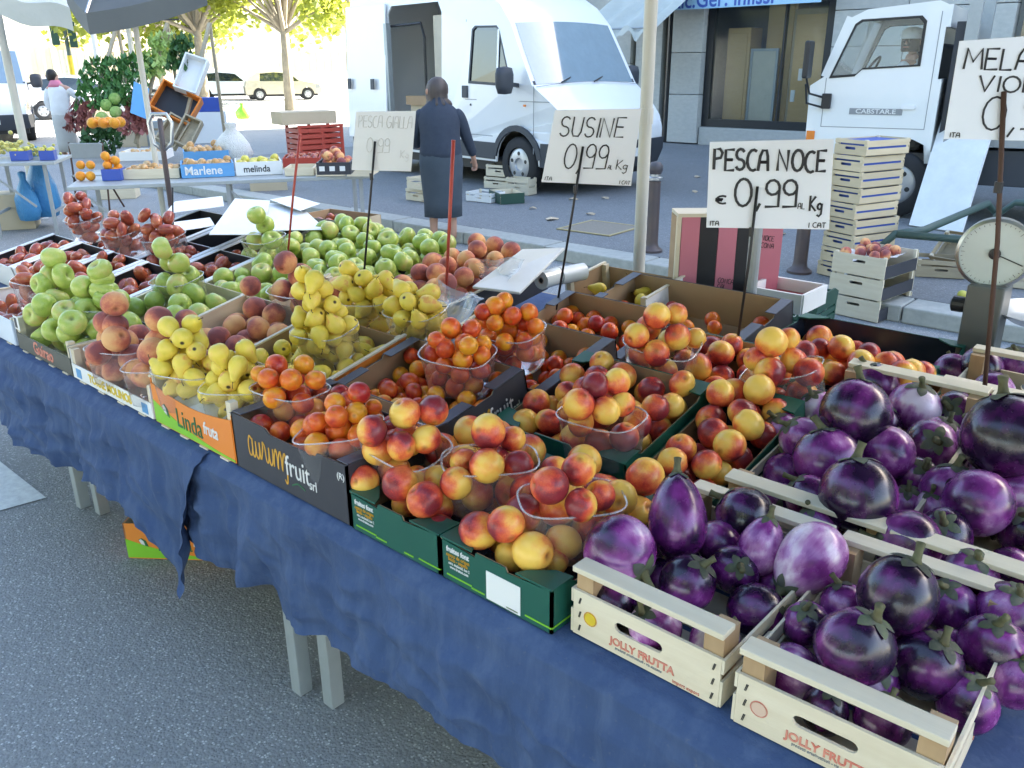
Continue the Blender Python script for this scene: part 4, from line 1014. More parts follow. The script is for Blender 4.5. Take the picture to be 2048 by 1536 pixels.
for b in ('A4', 'A5'):
    M = FB[b][1]; w, d = .42, .60
    ps = pile(52, .042, lambda: (rng.uniform(.03, w-.03), rng.uniform(.02, d-.02)), lambda x, y, z, rr: z < .30, heap_floor(w, d, .035, .04), tries=90)
    for x, y, z, rr in ps: fruit('apple', M @ Vector((x, y, z)), rr, 'green apple in the %s dark crate of the big heap at the back' % ('left' if b == 'A4' else 'right'), 'apples in the big heap at the back, %s crate' % ('left' if b == 'A4' else 'right'))
stock('P4', 'peach', .36, .60, 40, .040, .075, 'peach in the dark sided crate behind the pears', 'peaches in the dark sided crate', hmax=.18)
stock('N4', 'nectarine', .30, .335, 12, .0350, .03, 'nectarine left in the big green box at the back', 'nectarines in the big green box')
stock('L4', 'plum', .45, .33, 38, .0275, .045, 'orange red plum loose in the fourth row box', 'plums in the fourth row box')
stock('L5', 'plum', .63, .34, 12, .0275, .03, 'orange red plum left in the box at the very back', 'plums left in the box at the very back')
stock('R4', 'pear', .36, .26, 8, .0275, .06, 'yellow pear in the small white crate', 'pears in the small white crate')
for i in range(8):
    stock('T%d' % i, 'tomato', TX[i][2], .32, 20, .030, .045, 'red plum tomato loose in the %s' % TLAB[i], 'tomatoes in the %s' % TLAB[i])
stock('T10', 'tomato', .29, .42, 12, .030, .05, 'red plum tomato in the %s' % TLAB[10], 'tomatoes in the %s' % TLAB[10])
# white tissue wrap in the front pear crate, film at the back pears
def crumple(name, label, cat, pts, m, amp=.012, parent=None, nu=14, nv=10):
    """crumpled sheet over four corner points"""
    a, b, c, d = [Vector(p) for p in pts]
    def f(u, v):
        p = (a*(1-u)+b*u)*(1-v)+(d*(1-u)+c*u)*v; q = p*14
        return tuple(p+Vector((noise.noise(q), noise.noise(q+Vector((5,3,1))), 1.4*noise.noise(q+Vector((1,8,4)))))*amp)
    o = MB().grid(f, nu, nv).build(name, m, parent, smooth=False)
    if label: tag(o, label, cat)
    return o
M = FB['F3'][1]
crumple('tissue_wrap', 'crumpled white tissue lining the front pear crate', 'tissue', [M @ Vector(p) for p in ((.10,.012,.085),(.34,.012,.080),(.33,.07,.115),(.11,.06,.115))], M_['tissue'], .008)
M = FB['R3'][1]
crumple('plastic_film', 'crumpled clear film behind the pear punnets', 'film', [M @ Vector(p) for p in ((.20,.26,.10),(.40,.20,.12),(.41,.34,.17),(.19,.34,.17))], M_['film'], .02)

# ---------------------------------------------------------------- eggplants, one by one
def eggs(px, py, rpx, lay, up, label, pale=0.0, kind=0, box='F7'):
    """lay: height of the centre above the crate floor; up: screen direction of the stalk (x right, y up, z to the viewer)"""
    M = FB[box][1]; n = M.to_3x3() @ Vector((0,0,1)); o = M @ Vector((0,0,lay))
    d = C_F*FPX + C_R*(px-1024) - C_U*(py-768); k = (o-C_P).dot(n)/d.dot(n); p = C_P+d*k
    r = rpx*(p-C_P).dot(C_F)/FPX
    ax = C_R*up[0]+C_U*up[1]-C_F*up[2]
    q = M.inverted() @ p; EGP.setdefault(box, []).append((q, r))
    eggplant(p, r, ax, label, pale, kind)
EGP = {}
T = eggs
b = 'F7'
T(1240,1104,72,.125,(.55,-.45,.6),'light purple eggplant lying on the front rail beside the nectarines',0.26,0,b)
T(1355,1032,68,.155,(.05,.95,-.3),'upright violet eggplant standing behind the front left crate rail',0.16,1,b)
T(1375,1166,60,.090,(.45,.75,.5),'dark eggplant below the upright violet one',-0.04,0,b)
T(1470,1140,50,.085,(.0,.35,.9),'eggplant showing its green star calyx to the viewer',0.00,2,b)
T(1522,1092,52,.120,(.25,.95,.15),'tall pale striped eggplant in the front left crate',0.32,1,b)
T(1617,1122,70,.115,(-.75,-.6,.35),'palest white and violet eggplant lying across two crates',0.42,1,b)
T(1512,1222,54,.060,(.8,.1,.3),'dark eggplant low at the right side of the front left crate',-0.02,0,b)
T(1488,1030,60,.120,(-.6,.5,-.3),'black purple eggplant at the back of the front left crate',-0.12,2,b)
T(1437,1085,46,.090,(-.3,.6,-.4),'violet eggplant half hidden behind the upright one',0.22,0,b)
T(1430,1282,52,.052,(.3,.6,.4),'eggplant with white patch behind the right post of the front left crate',0.30,0,b)
T(1310,1255,54,.052,(-.5,.6,.4),'eggplant seen through the gap of the front left crate',0.24,0,b)
T(1225,1205,50,.055,(.2,.5,-.5),'dark eggplant low in the left end of the front left crate',0.00,0,b)
T(1637,1048,42,.10,(-.4,.7,.2),'dark eggplant tucked behind the palest one',0.02,0,b)
T(1560,1175,42,.05,(.3,.4,.7),'dark eggplant under the palest one',0.00,0,b)
b = 'F8'
T(1712,1290,80,.135,(.35,.75,.35),'big dark eggplant resting on the nearest front rail',-0.02,2,b)
T(1795,1190,77,.165,(.35,.9,.25),'glossy dark eggplant topmost in the nearest crate',-0.10,0,b)
T(1852,1328,70,.085,(.2,.7,.5),'dark eggplant right of the big one in the nearest crate',-0.08,0,b)
T(1985,1290,66,.090,(-.1,.85,.5),'violet eggplant with a broad grey calyx at the right edge',0.16,2,b)
T(1900,1212,55,.085,(-.3,.6,.3),'violet eggplant behind the dark pair in the nearest crate',0.20,0,b)
T(2014,1222,58,.100,(.1,.7,.55),'eggplant with jagged calyx near the right frame edge',0.10,0,b)
T(1812,1085,68,.110,(-.95,.1,-.1),'bright purple eggplant lying on its side behind the topmost one',0.24,2,b)
T(1935,1152,56,.105,(.05,.75,.6),'dark calyxed eggplant at the back of the nearest crate',-0.04,0,b)
T(1612,1248,46,.080,(-.2,.8,.5),'small dark eggplant at the left side of the nearest crate',0.02,0,b)
T(1690,1215,52,.080,(-.2,.9,-.1),'violet eggplant wedged behind the big dark one',0.20,0,b)
T(1935,1405,62,.050,(.15,.8,.5),'eggplant low beside the right post of the nearest crate',0.14,0,b)
T(1585,1345,58,.050,(.6,-.5,.5),'eggplant with lilac streak seen through the nearest crate gap',0.30,0,b)
T(1765,1440,56,.048,(.1,.9,.4),'eggplant behind the hand slot of the nearest crate',0.05,0,b)
T(1650,1420,48,.045,(.1,.9,.4),'dark eggplant deep in the nearest crate',0.00,0,b)
T(2030,1360,56,.060,(.1,.9,.4),'violet eggplant low at the right edge of the nearest crate',0.18,0,b)
b = 'E3'
T(1716,990,74,.150,(.0,.98,-.1),'big dark eggplant with toothed calyx on the middle rail',0.02,0,b)
T(1712,826,68,.180,(.25,.95,-.2),'dark glossy eggplant topmost in the left back crate',-0.06,0,b)
T(1655,915,66,.125,(-.1,.85,-.1),'purple and black eggplant left of the big one on the rail',0.06,2,b)
T(1606,880,48,.110,(-.6,.6,.1),'eggplant with a white patch beside the nectarines',0.28,0,b)
T(1568,868,42,.080,(-.5,.8,.2),'eggplant with a grey cap leaning over the nectarines',0.04,0,b)
T(1775,908,54,.110,(.4,.6,-.5),'rosy purple eggplant under the topmost one',0.26,0,b)
T(1862,890,52,.085,(-.25,.25,.9),'eggplant with a bright green star calyx facing the viewer',0.18,0,b)
T(1828,815,50,.085,(.1,.8,.45),'white fronted eggplant before the back panel',0.36,0,b)
T(1912,828,46,.060,(-.55,.25,.6),'dark eggplant in the back right corner of its crate',-0.02,0,b)
T(1752,770,44,.090,(-.35,.85,-.1),'eggplant with a tall green cap before the back panel',0.10,0,b)
T(1832,958,46,.060,(.0,.5,.75),'eggplant with a dark green cap near the crate divider',0.06,0,b)
T(1568,948,42,.060,(.1,.6,-.4),'violet eggplant low at the left end of its crate',0.24,0,b)
T(1636,820,38,.085,(-.4,.7,.3),'small lilac eggplant peeking out beside the tilted punnet',0.26,0,b)
T(1812,1012,42,.045,(-.1,.7,.4),'violet eggplant low by the divider behind the rail',0.20,0,b)
T(1760,850,42,.06,(.1,.7,.2),'dark eggplant hidden below the topmost one',0.00,0,b)
b = 'E4'
T(2018,872,86,.180,(-.05,.98,-.15),'largest eggplant, dark and glossy, at the right edge',-0.08,0,b)
T(1955,1005,66,.115,(-.1,.3,-.9),'eggplant showing its pale lilac bottom end',0.26,0,b)
T(1900,985,56,.080,(.15,.95,.15),'violet eggplant with a light green cap in the right back crate',0.22,0,b)
T(1868,1022,42,.055,(-.2,.8,.3),'lilac eggplant behind the rail of the right back crate',0.26,0,b)
T(2046,985,46,.090,(.3,.3,.5),'pale eggplant cut by the right frame edge',0.32,0,b)
T(1962,890,48,.080,(-.3,.7,.0),'violet eggplant behind the largest one',0.24,0,b)
T(2040,1062,46,.06,(-.2,.7,.5),'dark eggplant low at the right edge behind the rail',0.02,0,b)
b = 'E5'
T(1962,735,40,.080,(.2,.4,-.7),'dark purple eggplant in the crate by the scale',0.06,0,b)
T(2030,728,36,.070,(-.2,.6,.4),'eggplant under the scale at the right edge',0.10,0,b)
T(1905,742,36,.055,(.2,.5,-.4),'lilac eggplant showing through the gap of the back rail',0.28,0,b)

# smaller ones that fill the gaps between and under the others
for box, w, d, n, lb in (('F7',.285,.42,12,'front left crate'), ('F8',.285,.43,12,'nearest crate'), ('E3',.322,.66,20,'left back crate'), ('E4',.322,.66,20,'right back crate'), ('E5',.33,.30,6,'crate by the scale')):
    M = FB[box][1]; have = EGP.setdefault(box, []); cnt = 0
    for t in range(1500):
        r = rng.uniform(.040,.054); q = Vector((rng.uniform(r+.004, w-r-.004), rng.uniform(r+.040, d-r-.040), r+.006+rng.choice((0,0,.03))))
        if all((q-a).length > .84*(r+b) for a, b in have):
            have.append((q, r)); cnt += 1
            eggplant(M @ q, r, Vector((rng.gauss(0,1), rng.gauss(-.2,1), rng.gauss(.5,.8))), 'smaller eggplant wedged low between the others in the %s' % lb, rng.uniform(-.08,.22), rng.choice((0,0,1,2)), 'eggplants wedged low in the %s' % lb)
        if cnt >= n: break
# ---------------------------------------------------------------- price signs on rods
HV = Vector((C_F.x, C_F.y, 0)).normalized()
def vert(px, py, c, fwd=0.0): return pin(c, px, py, 1, fwd)[0]
def quadbox(name, m, pts, t, parent=None, n=None, bevel=0):
    """a board through four points, t thick along its normal"""
    P = [Vector(p) for p in pts]; n = n or (P[1]-P[0]).cross(P[3]-P[0]).normalized()
    Q = [p+n*t for p in P]
    return MB().add(P+Q, [(3,2,1,0),(4,5,6,7),(0,1,5,4),(1,2,6,5),(2,3,7,6),(3,0,4,7)]).build(name, m, parent, bevel=bevel)
def sign(label, corners, rod, rod_z, rodm, lines, rr=.004, ink='blackp', rodlabel=None):
    base = at(*rod[1], rod_z)
    tl, tr, br, bl = [vert(*q, base) for q in corners]
    r = thing('price_sign', label, 'price sign', base, group='hand written price signs')
    inv = r.matrix_basis.inverted(); inv = Matrix.Translation(-base)
    quadbox('card', M_['sign'], [inv @ p for p in (bl, br, tr, tl)], .003, r, n=HV)
    X = (br-bl); Y = (tl-bl)
    for s, x0, x1, y0, y1, wd in lines:
        adv = sum(GL.get(ch, GL[' '])[0]*1.12 for ch in s)-.08
        rx = X*((x1-x0)/adv); uy = Y*(y1-y0)
        m = Matrix((rx, uy, -HV)).transposed().to_4x4(); m.translation = inv @ (bl+X*x0+Y*y0-HV*.0012)
        mb = MB(); x = 0; q = random.Random(s+str(x0))
        for ch in s:
            w, st = GL.get(ch, GL[' ']); jx, jy = q.uniform(-.03,.03), q.uniform(-.04,.04)
            for pl in st:
                pts = [m @ Vector((x+u+jx, v+jy, 0)) for u, v in pl]; mb.tube(pts, wd/2, 5)
            x += w*1.12
        stuff(mb.build('handwriting', M_[ink], r))
    t = vert(*rod[0], base, .007)
    k = t*.55+base*.45+Vector((.004,.002,0))
    MB().tube([inv @ (base-Vector((0,0,.06))), inv @ k, inv @ t], rr, 8).build('rod', rodm, r, smooth=True)
    mid = t*.72+base*.28
    MB().tube([inv @ (mid-Vector((0,0,.012))), inv @ (mid+Vector((0,0,.012)))], rr*1.7, 8).build('clip', M_['dkmetal'], r)
    return r
sign('faded white price sign left of the woman in navy', [(712,223),(832,222),(822,343),(703,340)], ((750,283),(725,525)), 1.06, M_['dkmetal'],
     [('PESCA GIALLA', .06, .95, .74, .94, .003), ('0,99', .22, .62, .32, .56, .003), ('Kg', .80, .94, .22, .36, .002)], ink='faint')
sign('white price sign leaning in front of the van', [(1110,220),(1283,217),(1262,372),(1083,364)], ((1166,293),(1113,585)), 1.02, M_['dkmetal'],
     [('SUSINE', .10, .80, .66, .93, .0050), ('0,99', .20, .70, .22, .55, .0050), ('AL', .70, .75, .22, .28, .002), ('Kg', .79, .92, .22, .36, .003), ('ITA', .03, .11, .03, .08, .002), ('I CAT', .86, .98, .02, .07, .002)])
sign('bold white price sign with a euro mark at the centre right', [(1420,284),(1668,278),(1658,459),(1413,455)], ((1515,373),(1473,682)), 1.00, M_['dkmetal'],
     [('PESCA NOCE', .04, .93, .68, .92, .0085), ('e', .07, .16, .28, .40, .0060), ('0,99', .22, .74, .27, .58, .0080), ('AL', .73, .785, .24, .31, .0022), ('Kg', .83, .93, .22, .40, .0060), ('ITA', .025, .10, .025, .08, .0026), ('I CAT', .83, .97, .02, .08, .0026)])
sign('grey white price sign cut off by the right frame edge', [(1920,82),(2250,58),(2225,285),(1888,278)], ((2008,183),(1972,805)), .97, M_['rust'],
     [('MELANZANE', .04, .93, .72, .93, .0050), ('VIOLETTE', .15, .86, .50, .66, .0046), ('0,99', .20, .72, .12, .45, .0046), ('ITA', .03, .09, .02, .07, .002), ('I CAT', .84, .97, .02, .08, .002)], rr=.0055)
for lb, m, a, b, z, rr in (('thin red rod left of the faded price sign', 'redrod', (600,268), (572,500), 1.02, .005), ('thick red rod in front of the woman', 'redrod', (907,280), (890,578), 1.0, .006), ('thin dark rod standing in the tomato boxes', 'dkmetal', (345,375), (345,470), 1.03, .0035)):
    bp = at(*b, z); tp = vert(*a, bp)
    o = MB().tube([(0,0,-.05), (tp-bp)*.5+Vector((.003,0,0)), tp-bp], [rr*.8, rr, rr*1.15], 8).build('sign_rod', M_[m], smooth=True); o.location = bp; tag(o, lb, 'rod')

# ---------------------------------------------------------------- things lying among the boxes
o = quadbox('foam_lid', M_['foam'], [at(945,578,.99), at(1040,590,.985), at(1130,500,1.09), at(1045,503,1.09)], .012, bevel=.003); tag(o, 'white foam lid leaning beside the plastic rolls', 'lid')
for i, (a, b, z, r, lb) in enumerate((((1082,561),(1128,548),1.00,.034,'clear film roll with its dark core facing left'), ((1118,552),(1166,543),1.0,.034,'clear film roll behind the first one'))):
    p, q = at(*a, z), at(*b, z); d = q-p
    r0 = thing('film_roll', lb, 'film roll', p)
    prof = [(.010,0),(r,0),(r,1),(.010,1)]
    mm = Matrix.Translation((0,0,0)) @ d.to_track_quat('Z','Y').to_matrix().to_4x4() @ Matrix.Diagonal((1,1,d.length,1))
    MB().lathe(prof, 24, mm).build('film', mat('rolled clear film', (.62,.66,.68), .18, coat=.5), r0, auto=40)
    MB().lathe([(.011,-.003),(.013,-.003),(.013,1.003),(.011,1.003)], 16, mm).build('core', M_['card'], r0)
    MB().lathe([(0,.02),(.0105,.02),(.0105,.03),(0,.03)], 16, mm).build('core_hole', M_['kplastic'], r0)
crumple('plastic_film', 'crumpled clear film between peaches and foam lid', 'film', [at(945,545,1.0), at(1010,575,1.0), at(1050,520,1.08), at(960,520,1.07)], M_['film'], .02)
SHEETS = [([(330,428),(350,404),(445,393),(448,413)],1.06,'long white paper sheet at the left of the paper pile'), ([(418,470),(470,398),(540,402),(522,470)],1.06,'largest white paper sheet in the middle of the pile'),
          ([(520,405),(600,412),(652,460),(545,462)],1.045,'white paper sheet at the right of the pile'), ([(342,446),(420,436),(430,452),(365,462)],1.03,'white paper sheet low under the pile'), ([(540,400),(585,392),(640,408),(600,422)],1.07,'white paper sheet topmost behind the pile')]
for i, (q, z, lb) in enumerate(SHEETS):
    P = [at(x, y, z+.008*k*(i % 2)) for k, (x, y) in enumerate(q)]
    o = quadbox('paper_sheet', M_['white'], P, .003, n=Vector((0,0,1))); tag(o, lb, 'paper', 'white paper sheets on the tomato boxes')
bx = at(620,440,.95); r0 = thing('tomato_box', 'open brown carton with tomatoes behind the paper sheets', 'box', M=frame((bx.x-.15, bx.y, .81), 0, 8))
walls(r0, .40, .28, .15, M_['cardpale'], M_['card']); FB['TB'] = (r0, r0.matrix_basis)
for x, y, z, rr in pile(10, .030, lambda: (rng.uniform(.04,.3), rng.uniform(.04,.24)), lambda x, y, z, rr: True, lambda x, y: .07): fruit('tomato', r0.matrix_basis @ Vector((x, y, z)), rr, 'red plum tomato in the open brown carton', 'tomatoes in the open brown carton')
# striped board crate on end
sc = at(1345,556,1.0); A = [vert(*q, Vector((sc.x, sc.y+.05, 1))) for q in ((1343,600),(1545,628),(1548,425),(1338,425))]
u = (A[1]-A[0]); u.z = 0; wv = u.length; u.normalize(); hh = A[3].z-A[0].z
Mst = axes(A[0], u, (0,0,1)); r0 = thing('striped_crate', 'pink and black striped crate standing on end behind the boxes', 'crate', M=Mst)
for k, (a, b_, m) in enumerate(((0,.04,'wood'),(.04,.38*.55,'pink'),(.22,.39,'blackb'),(.395,.57,'pink'),(.575,.745,'blackb'),(.75,1.0,'pink'))):
    if k == 1: a, b_ = .045, .215
    MB().box(wv*a, wv*b_, .02, hh-.014, 0, .02+.001*(k % 2)).build('board', M_[m], r0)
MB().box(0, wv, hh-.013, hh, -.10, .03).build('top_edge', M_['woodh'], r0)
MB().box(0, .012, .02, hh-.015, -.10, -.001).build('side_edge', M_['post'], r0)
MB().box(wv-.012, wv, .02, hh-.015, -.10, -.001).build('side_edge', M_['post'], r0)
MB().box(0, wv, 0, .018, -.10, .018).build('bottom_edge', M_['woodh'], r0)
for (x, y, s) in ((.80,.70,'NOCE'),(.80,.62,'CONA'),(.42,.22,'CONCA'),(.42,.15,'CAL')):
    o, _w = handwrite(r0, s, .018, Matrix.Translation((wv*x, hh*y, .0225)) @ Matrix.Rotation(R_(-8), 4, 'Z'), M_['blackp'], .0025); stuff(o)
# red lined shallow tray beside it
q = [Vector((-1.36,2.80,.985)), Vector((-1.15,2.80,.985)), Vector((-1.15,3.0,.985)), Vector((-1.36,3.0,.985))]
r0 = thing('red_tray', 'white edged shallow crate with red inside behind the striped one', 'crate', q[0])
D = [p-q[0] for p in q]
for k in range(4):
    MB().beam(D[k]-Vector((0,0,.03)), D[(k+1) % 4]-Vector((0,0,.03)), .012, .07).build('edge_board', M_['foam'], r0)
quadbox('red_bottom', mat('red painted inside', (.42,.06,.07), .6), [p*.97-Vector((0,0,.045)) for p in D], .006, r0, n=Vector((0,0,1)))
# short steel post behind the boxes
p = at(1500,590,.99); o = MB().tube([(0,0,-.19),(0,0,.20),(0,0,.36)], .022, 14).build('steel_post', M_['steel'], smooth=False); o.location = p; tag(o, 'short bare steel post behind the boxes below the bold sign', 'post')
# ---------------------------------------------------------------- dial scale
c = Vector((-.50, 2.74, TZ)); dc = at_y(1990, 506, 2.74); r0 = thing('dial_scale', 'round dial weighing scale with steel pan at the right edge', 'scale', (dc.x, 2.74, TZ))
fz = Vector((-dc.x, -2.74, 0)).normalized(); rx = fz.cross(Vector((0,0,1))).normalized()*-1
zc = dc.z-TZ; Md = axes((0,0,zc), Vector((0,0,1)).cross(fz), (0,0,1))
R0 = .100
MB().lathe([(0,-.045),(R0*.98,-.045),(R0*1.02,0),(R0*1.02,.018),(R0*.93,.022),(R0*.92,.012)], 40, Md).build('bezel', M_['alu'], r0, auto=40)
MB().lathe([(0,.0135),(R0*.92,.0135),(R0*.92,.012),(0,.010)], 40, Md).build('dial_face', mat('scale dial', (.62,.68,.66), .4), r0)
mk = MB()
for k in range(40):
    a = 2*PI*k/40; l = .78 if k % 5 == 0 else .83
    mk.beam((math.sin(a)*R0*l, math.cos(a)*R0*l, .0142), (math.sin(a)*R0*.88, math.cos(a)*R0*.88, .0142), .0011, .0006, up=(0,0,1), M=Md)
stuff(mk.build('tick_marks', M_['blackp'], r0))
MB().beam((-.01,.004,.0165), (.075,-.028,.0165), .003, .0012, M=Md).build('needle', M_['blackp'], r0)
MB().lathe([(0,.014),(.016,.014),(.016,.02),(.008,.022),(0,.022)], 20, Md).build('hub', M_['kplastic'], r0)
MB().box(-.045,.055,-.05,.05,.07,zc-R0*.9).build('column', M_['scaleg'], r0, bevel=.006)
MB().box(-.12,.16,-.09,.10,.0,.07).build('base', M_['scaleg'], r0, bevel=.008)
MB().lathe([(0,0),(.022,0),(.024,.01),(.024,.035),(.014,.04),(0,.04)], 16, Matrix.Translation((-.046,-.02,zc-R0-.06)) @ Matrix.Rotation(-PI/2, 4, 'Y')).build('knob', M_['kplastic'], r0)
MB().lathe([(0,.0),(.12,.004),(.165,.03),(.168,.03),(.122,.0),(0,-.004)], 36, TR(.17,.10,zc-.20)).build('pan', M_['alu'], r0, auto=40)
# ---------------------------------------------------------------- tent poles
def pole(label, px, py, y, r, z1, m, collar=None):
    p = at_y(px, py, y); r0 = thing('tent_pole', label, 'pole', (p.x, y, 0))
    MB().tube([(0,0,0),(0,0,z1)], r, 16).build('tube', M_[m], r0, smooth=False, auto=50)
    if collar: MB().lathe([(r,-.03),(r*1.16,-.03),(r*1.16,.03),(r,.03)], 16, TR(0,0,at_y(px, collar, y).z)).build('collar', M_[m], r0)
    MB().lathe([(0,0),(r*2.4,0),(r*2.4,.012),(r,.02),(r,.05)], 16).build('foot', M_['steel'], r0)
pole('pale beige tent pole rising right of the plum sign', 1291, 250, 3.05, .0265, 3.2, 'poleb', 232)
pole('grey tent pole standing at the right end behind the stall', 2230, 300, 3.05, .0265, 3.2, 'steel')
# cloth roof of the stall, above the picture, carried by the two poles
rf = thing('stall_roof', 'cloth roof of the stall carried by the tent poles', 'awning', (-.7, 2.2, 0))
MB().grid(lambda u, v: (-1.75+3.6*u, -1.35+2.35*v, 2.42+.22*math.sin(PI*v)-.02*math.sin(PI*u*3)*math.sin(PI*v)), 20, 12).build('roof_cloth', M_['brella'], rf, smooth=True)
for y in (-1.35, 1.0): MB().tube([(-1.75,y,2.41),(1.85,y,2.41)], .018, 8).build('roof_bar', M_['steel'], rf)
for x in (-1.75, 1.85): MB().tube([(x,-1.35,2.41),(x,-.2,2.62),(x,1.0,2.41)], .018, 8).build('roof_bar', M_['steel'], rf)
# ---------------------------------------------------------------- vehicles
def arc(cx, cz, r, a0, a1, n=10): return [(cx+r*math.cos(R_(a0+(a1-a0)*k/n)), cz+r*math.sin(R_(a0+(a1-a0)*k/n))) for k in range(n+1)]
def wheel(parent, x, y, z, r, w, side, cover=True):
    """side: -1 faces local -y"""
    M = TR(x, y, z) @ Matrix.Rotation(PI/2, 4, 'X') if side < 0 else TR(x, y, z) @ Matrix.Rotation(-PI/2, 4, 'X')
    t = MB().lathe([(r*.60,-w/2),(r*.92,-w/2),(r,-w*.36),(r,w*.36),(r*.92,w/2),(r*.62,w/2),(r*.60,w*.42)], 36, M).build('wheel', M_['tyre'], parent, auto=50)
    rm = MB().lathe([(0,w*.30),(r*.20,w*.33),(r*.24,w*.44),(r*.50,w*.44),(r*.60,w*.36),(r*.605,w*.30),(r*.60,-w*.4),(0,-w*.4)], 36, M).build('rim', M_['rimm'], t, auto=30)
    for k in range(5):
        a = 2*PI*k/5+.3
        MB().lathe([(0,w*.445),(r*.075,w*.445),(r*.075,w*.452),(0,w*.452)], 10, M @ TR(r*.40*math.cos(a), r*.40*math.sin(a), 0)).build('rim_hole', M_['kplastic'], t)
    return t
def vw(x, z):     # half width of the van body
    w = .985-.10*max(0, (z-1.15)/1.4)**1.6
    return w-.13*max(0, (x-.25)/.68)**1.8
def shell(parent, name, m, line, wfn, bulge, ny=9, off=0.0, t0=-1.0, t1=1.0):
    """skin across the vehicle along an outline of (x, z)"""
    mb = MB(); n = len(line)
    def p(u, v):
        k = min(n-1, int(round(u*(n-1)))); x, z = line[k]; s = t0+(t1-t0)*v; w = wfn(x, z)
        a, b = line[max(0,k-1)]; c, d = line[min(n-1,k+1)]; nx, nz = (d-b), -(c-a); l = math.hypot(nx, nz) or 1; nx, nz = nx/l, nz/l
        q = (1-s*s)*bulge[k]+off
        return (x+nx*q, s*w, z+nz*q)
    mb.grid(p, n, ny); return mb.build(name, m, parent, auto=35)
def van(label, loc, heading, group=None, opened=True):
    r = thing('delivery_van', label, 'van', loc, R_(heading), group)
    low = [(-4.25,.36)]+arc(-3.2,.36,.42,180,0)+arc(0,.37,.43,180,0)+[(.86,.36)]
    top = [(.93,.55),(.94,.80),(.86,.96),(.66,1.13),(.30,1.37),(.06,1.75),(-.17,2.12),(-.42,2.36),(-.9,2.62),(-2.4,2.72),(-4.0,2.73),(-4.22,2.62),(-4.28,2.4),(-4.28,.5)]
    win = [(-1.01,1.40),(-.12,1.37),(-.22,1.62),(-.40,2.04),(-.46,2.09),(-.90,2.10),(-.96,2.06)]
    op = [(-3.12,.52),(-1.70,.52),(-1.70,2.32),(-1.80,2.46),(-3.02,2.46),(-3.12,2.34)]
    for s in (-1, 1):
        holes = [win]+([op] if opened else [])
        Mx = Matrix.Scale(-1, 4, (0,1,0)) if s > 0 else Matrix.Identity(4)
        MB().plate(low+top, holes, .03, Mx, warp=lambda x, z: -vw(x, z)).build('side_panel', M_['vanw'], r)
        k = [(-1.0,1.385)] ; g = [(x*1.0, z) for x, z in win]
        MB().plate(g, [], .006, Mx, warp=lambda x, z: -vw(x, z)+.012).build('side_window', M_['glassdk'], r)
        cxw = sum(p[0] for p in win)/len(win); czw = sum(p[1] for p in win)/len(win)
        MB().plate([(cxw+(x-cxw)*1.05, czw+(z-czw)*1.05) for x, z in win], [[(cxw+(x-cxw)*.97, czw+(z-czw)*.97) for x, z in win]], .008, Mx, warp=lambda x, z: -vw(x, z)-.004).build('window_seal', M_['trim'], r)
        MB().plate(rect(-.42,-.385,1.40,2.06), [], .008, Mx, warp=lambda x, z: -vw(x, z)-.006).build('window_divider', M_['vanw'], r)
        for x in (-1.12, .33):
            MB().plate(rect(x, x+.012, .52, 1.36 if x > 0 else 2.2), [], .003, Mx, warp=lambda x, z: -vw(x, z)-.0015).build('door_seam', M_['greyp'], r)
        MB().plate([(-1.16,1.19),(-1.04,1.19),(-1.04,1.35),(-1.16,1.35)], [], .025, Mx, warp=lambda x, z: -vw(x, z)-.02).build('door_handle', M_['trim'], r, bevel=.006)
        for z, a, b in ((1.165,-1.10,.60),(.70,-2.7,-.5)): MB().plate(rect(a, b, z, z+.010), [], .003, Mx, warp=lambda x, z: -vw(x, z)-.0016).build('body_crease', M_['greyp'], r)
        MB().plate(slot(.17,1.12,.05,.03), [], .012, Mx, warp=lambda x, z: -vw(x, z)-.010).build('side_repeater', M_['amber'], r)
        MB().plate(slot(-.98,1.10,.03,.03), [], .008, Mx, warp=lambda x, z: -vw(x, z)-.006).build('lock', M_['trim'], r)
        # lower trim band
        for a, b in ((-2.76,-.45), (-4.25,-3.64)):
            MB().plate(rect(a, b, .40, .62), [], .02, Mx, warp=lambda x, z: -vw(x, z)-.016).build('trim_band', M_['trim'], r, bevel=.004)
        ar = arc(0,.37,.50,170,10,12); ar2 = arc(0,.37,.425,10,170,12)
        MB().plate(ar+ar2, [], .03, Mx, warp=lambda x, z: -vw(x, z)-.022).build('arch_trim', M_['trim'], r)
        MB().plate([(.46,.36),(.86,.36),(.92,.55),(.93,.66),(.47,.66)], [], .02, Mx, warp=lambda x, z: -vw(x, z)-.016).build('bumper_side', M_['trim'], r)
        MB().plate([(.62,.76),(.92,.74),(.90,.90),(.68,1.02)], [], .03, Mx, warp=lambda x, z: -vw(x, z)-.012).build('headlight', M_['lamp'], r, bevel=.01)
        m0 = MB(); m0.lathe([(0,-.16),(.08,-.15),(.105,-.06),(.108,.08),(.09,.16),(0,.18)], 18, TR(.02, s*1.20, 1.42), sx=.75, sy=1.3)
        o = m0.build('mirror', M_['trim'], r, smooth=True)
        MB().beam((.02, s*.93, 1.36), (.02, s*1.10, 1.38), .06, .05).build('mirror_arm', M_['trim'], o)
        wheel(r, 0, s*.85, .36, .36, .22, s); wheel(r, -3.2, s*.85, .36, .36, .22, s)
    nT = len(top); bul = [.06,.08,.08,.07,.05,.05,.05,.05,.05,.05,.05,.03,.02,.02]
    shell(r, 'body_skin', M_['vanw'], top, vw, bul)
    ws = top[4:7]; wl = [(ws[0][0]+(ws[2][0]-ws[0][0])*k/6, ws[0][1]+(ws[2][1]-ws[0][1])*k/6) for k in range(7)]
    wl = [(x-.0, z) for x, z in wl][0:7]
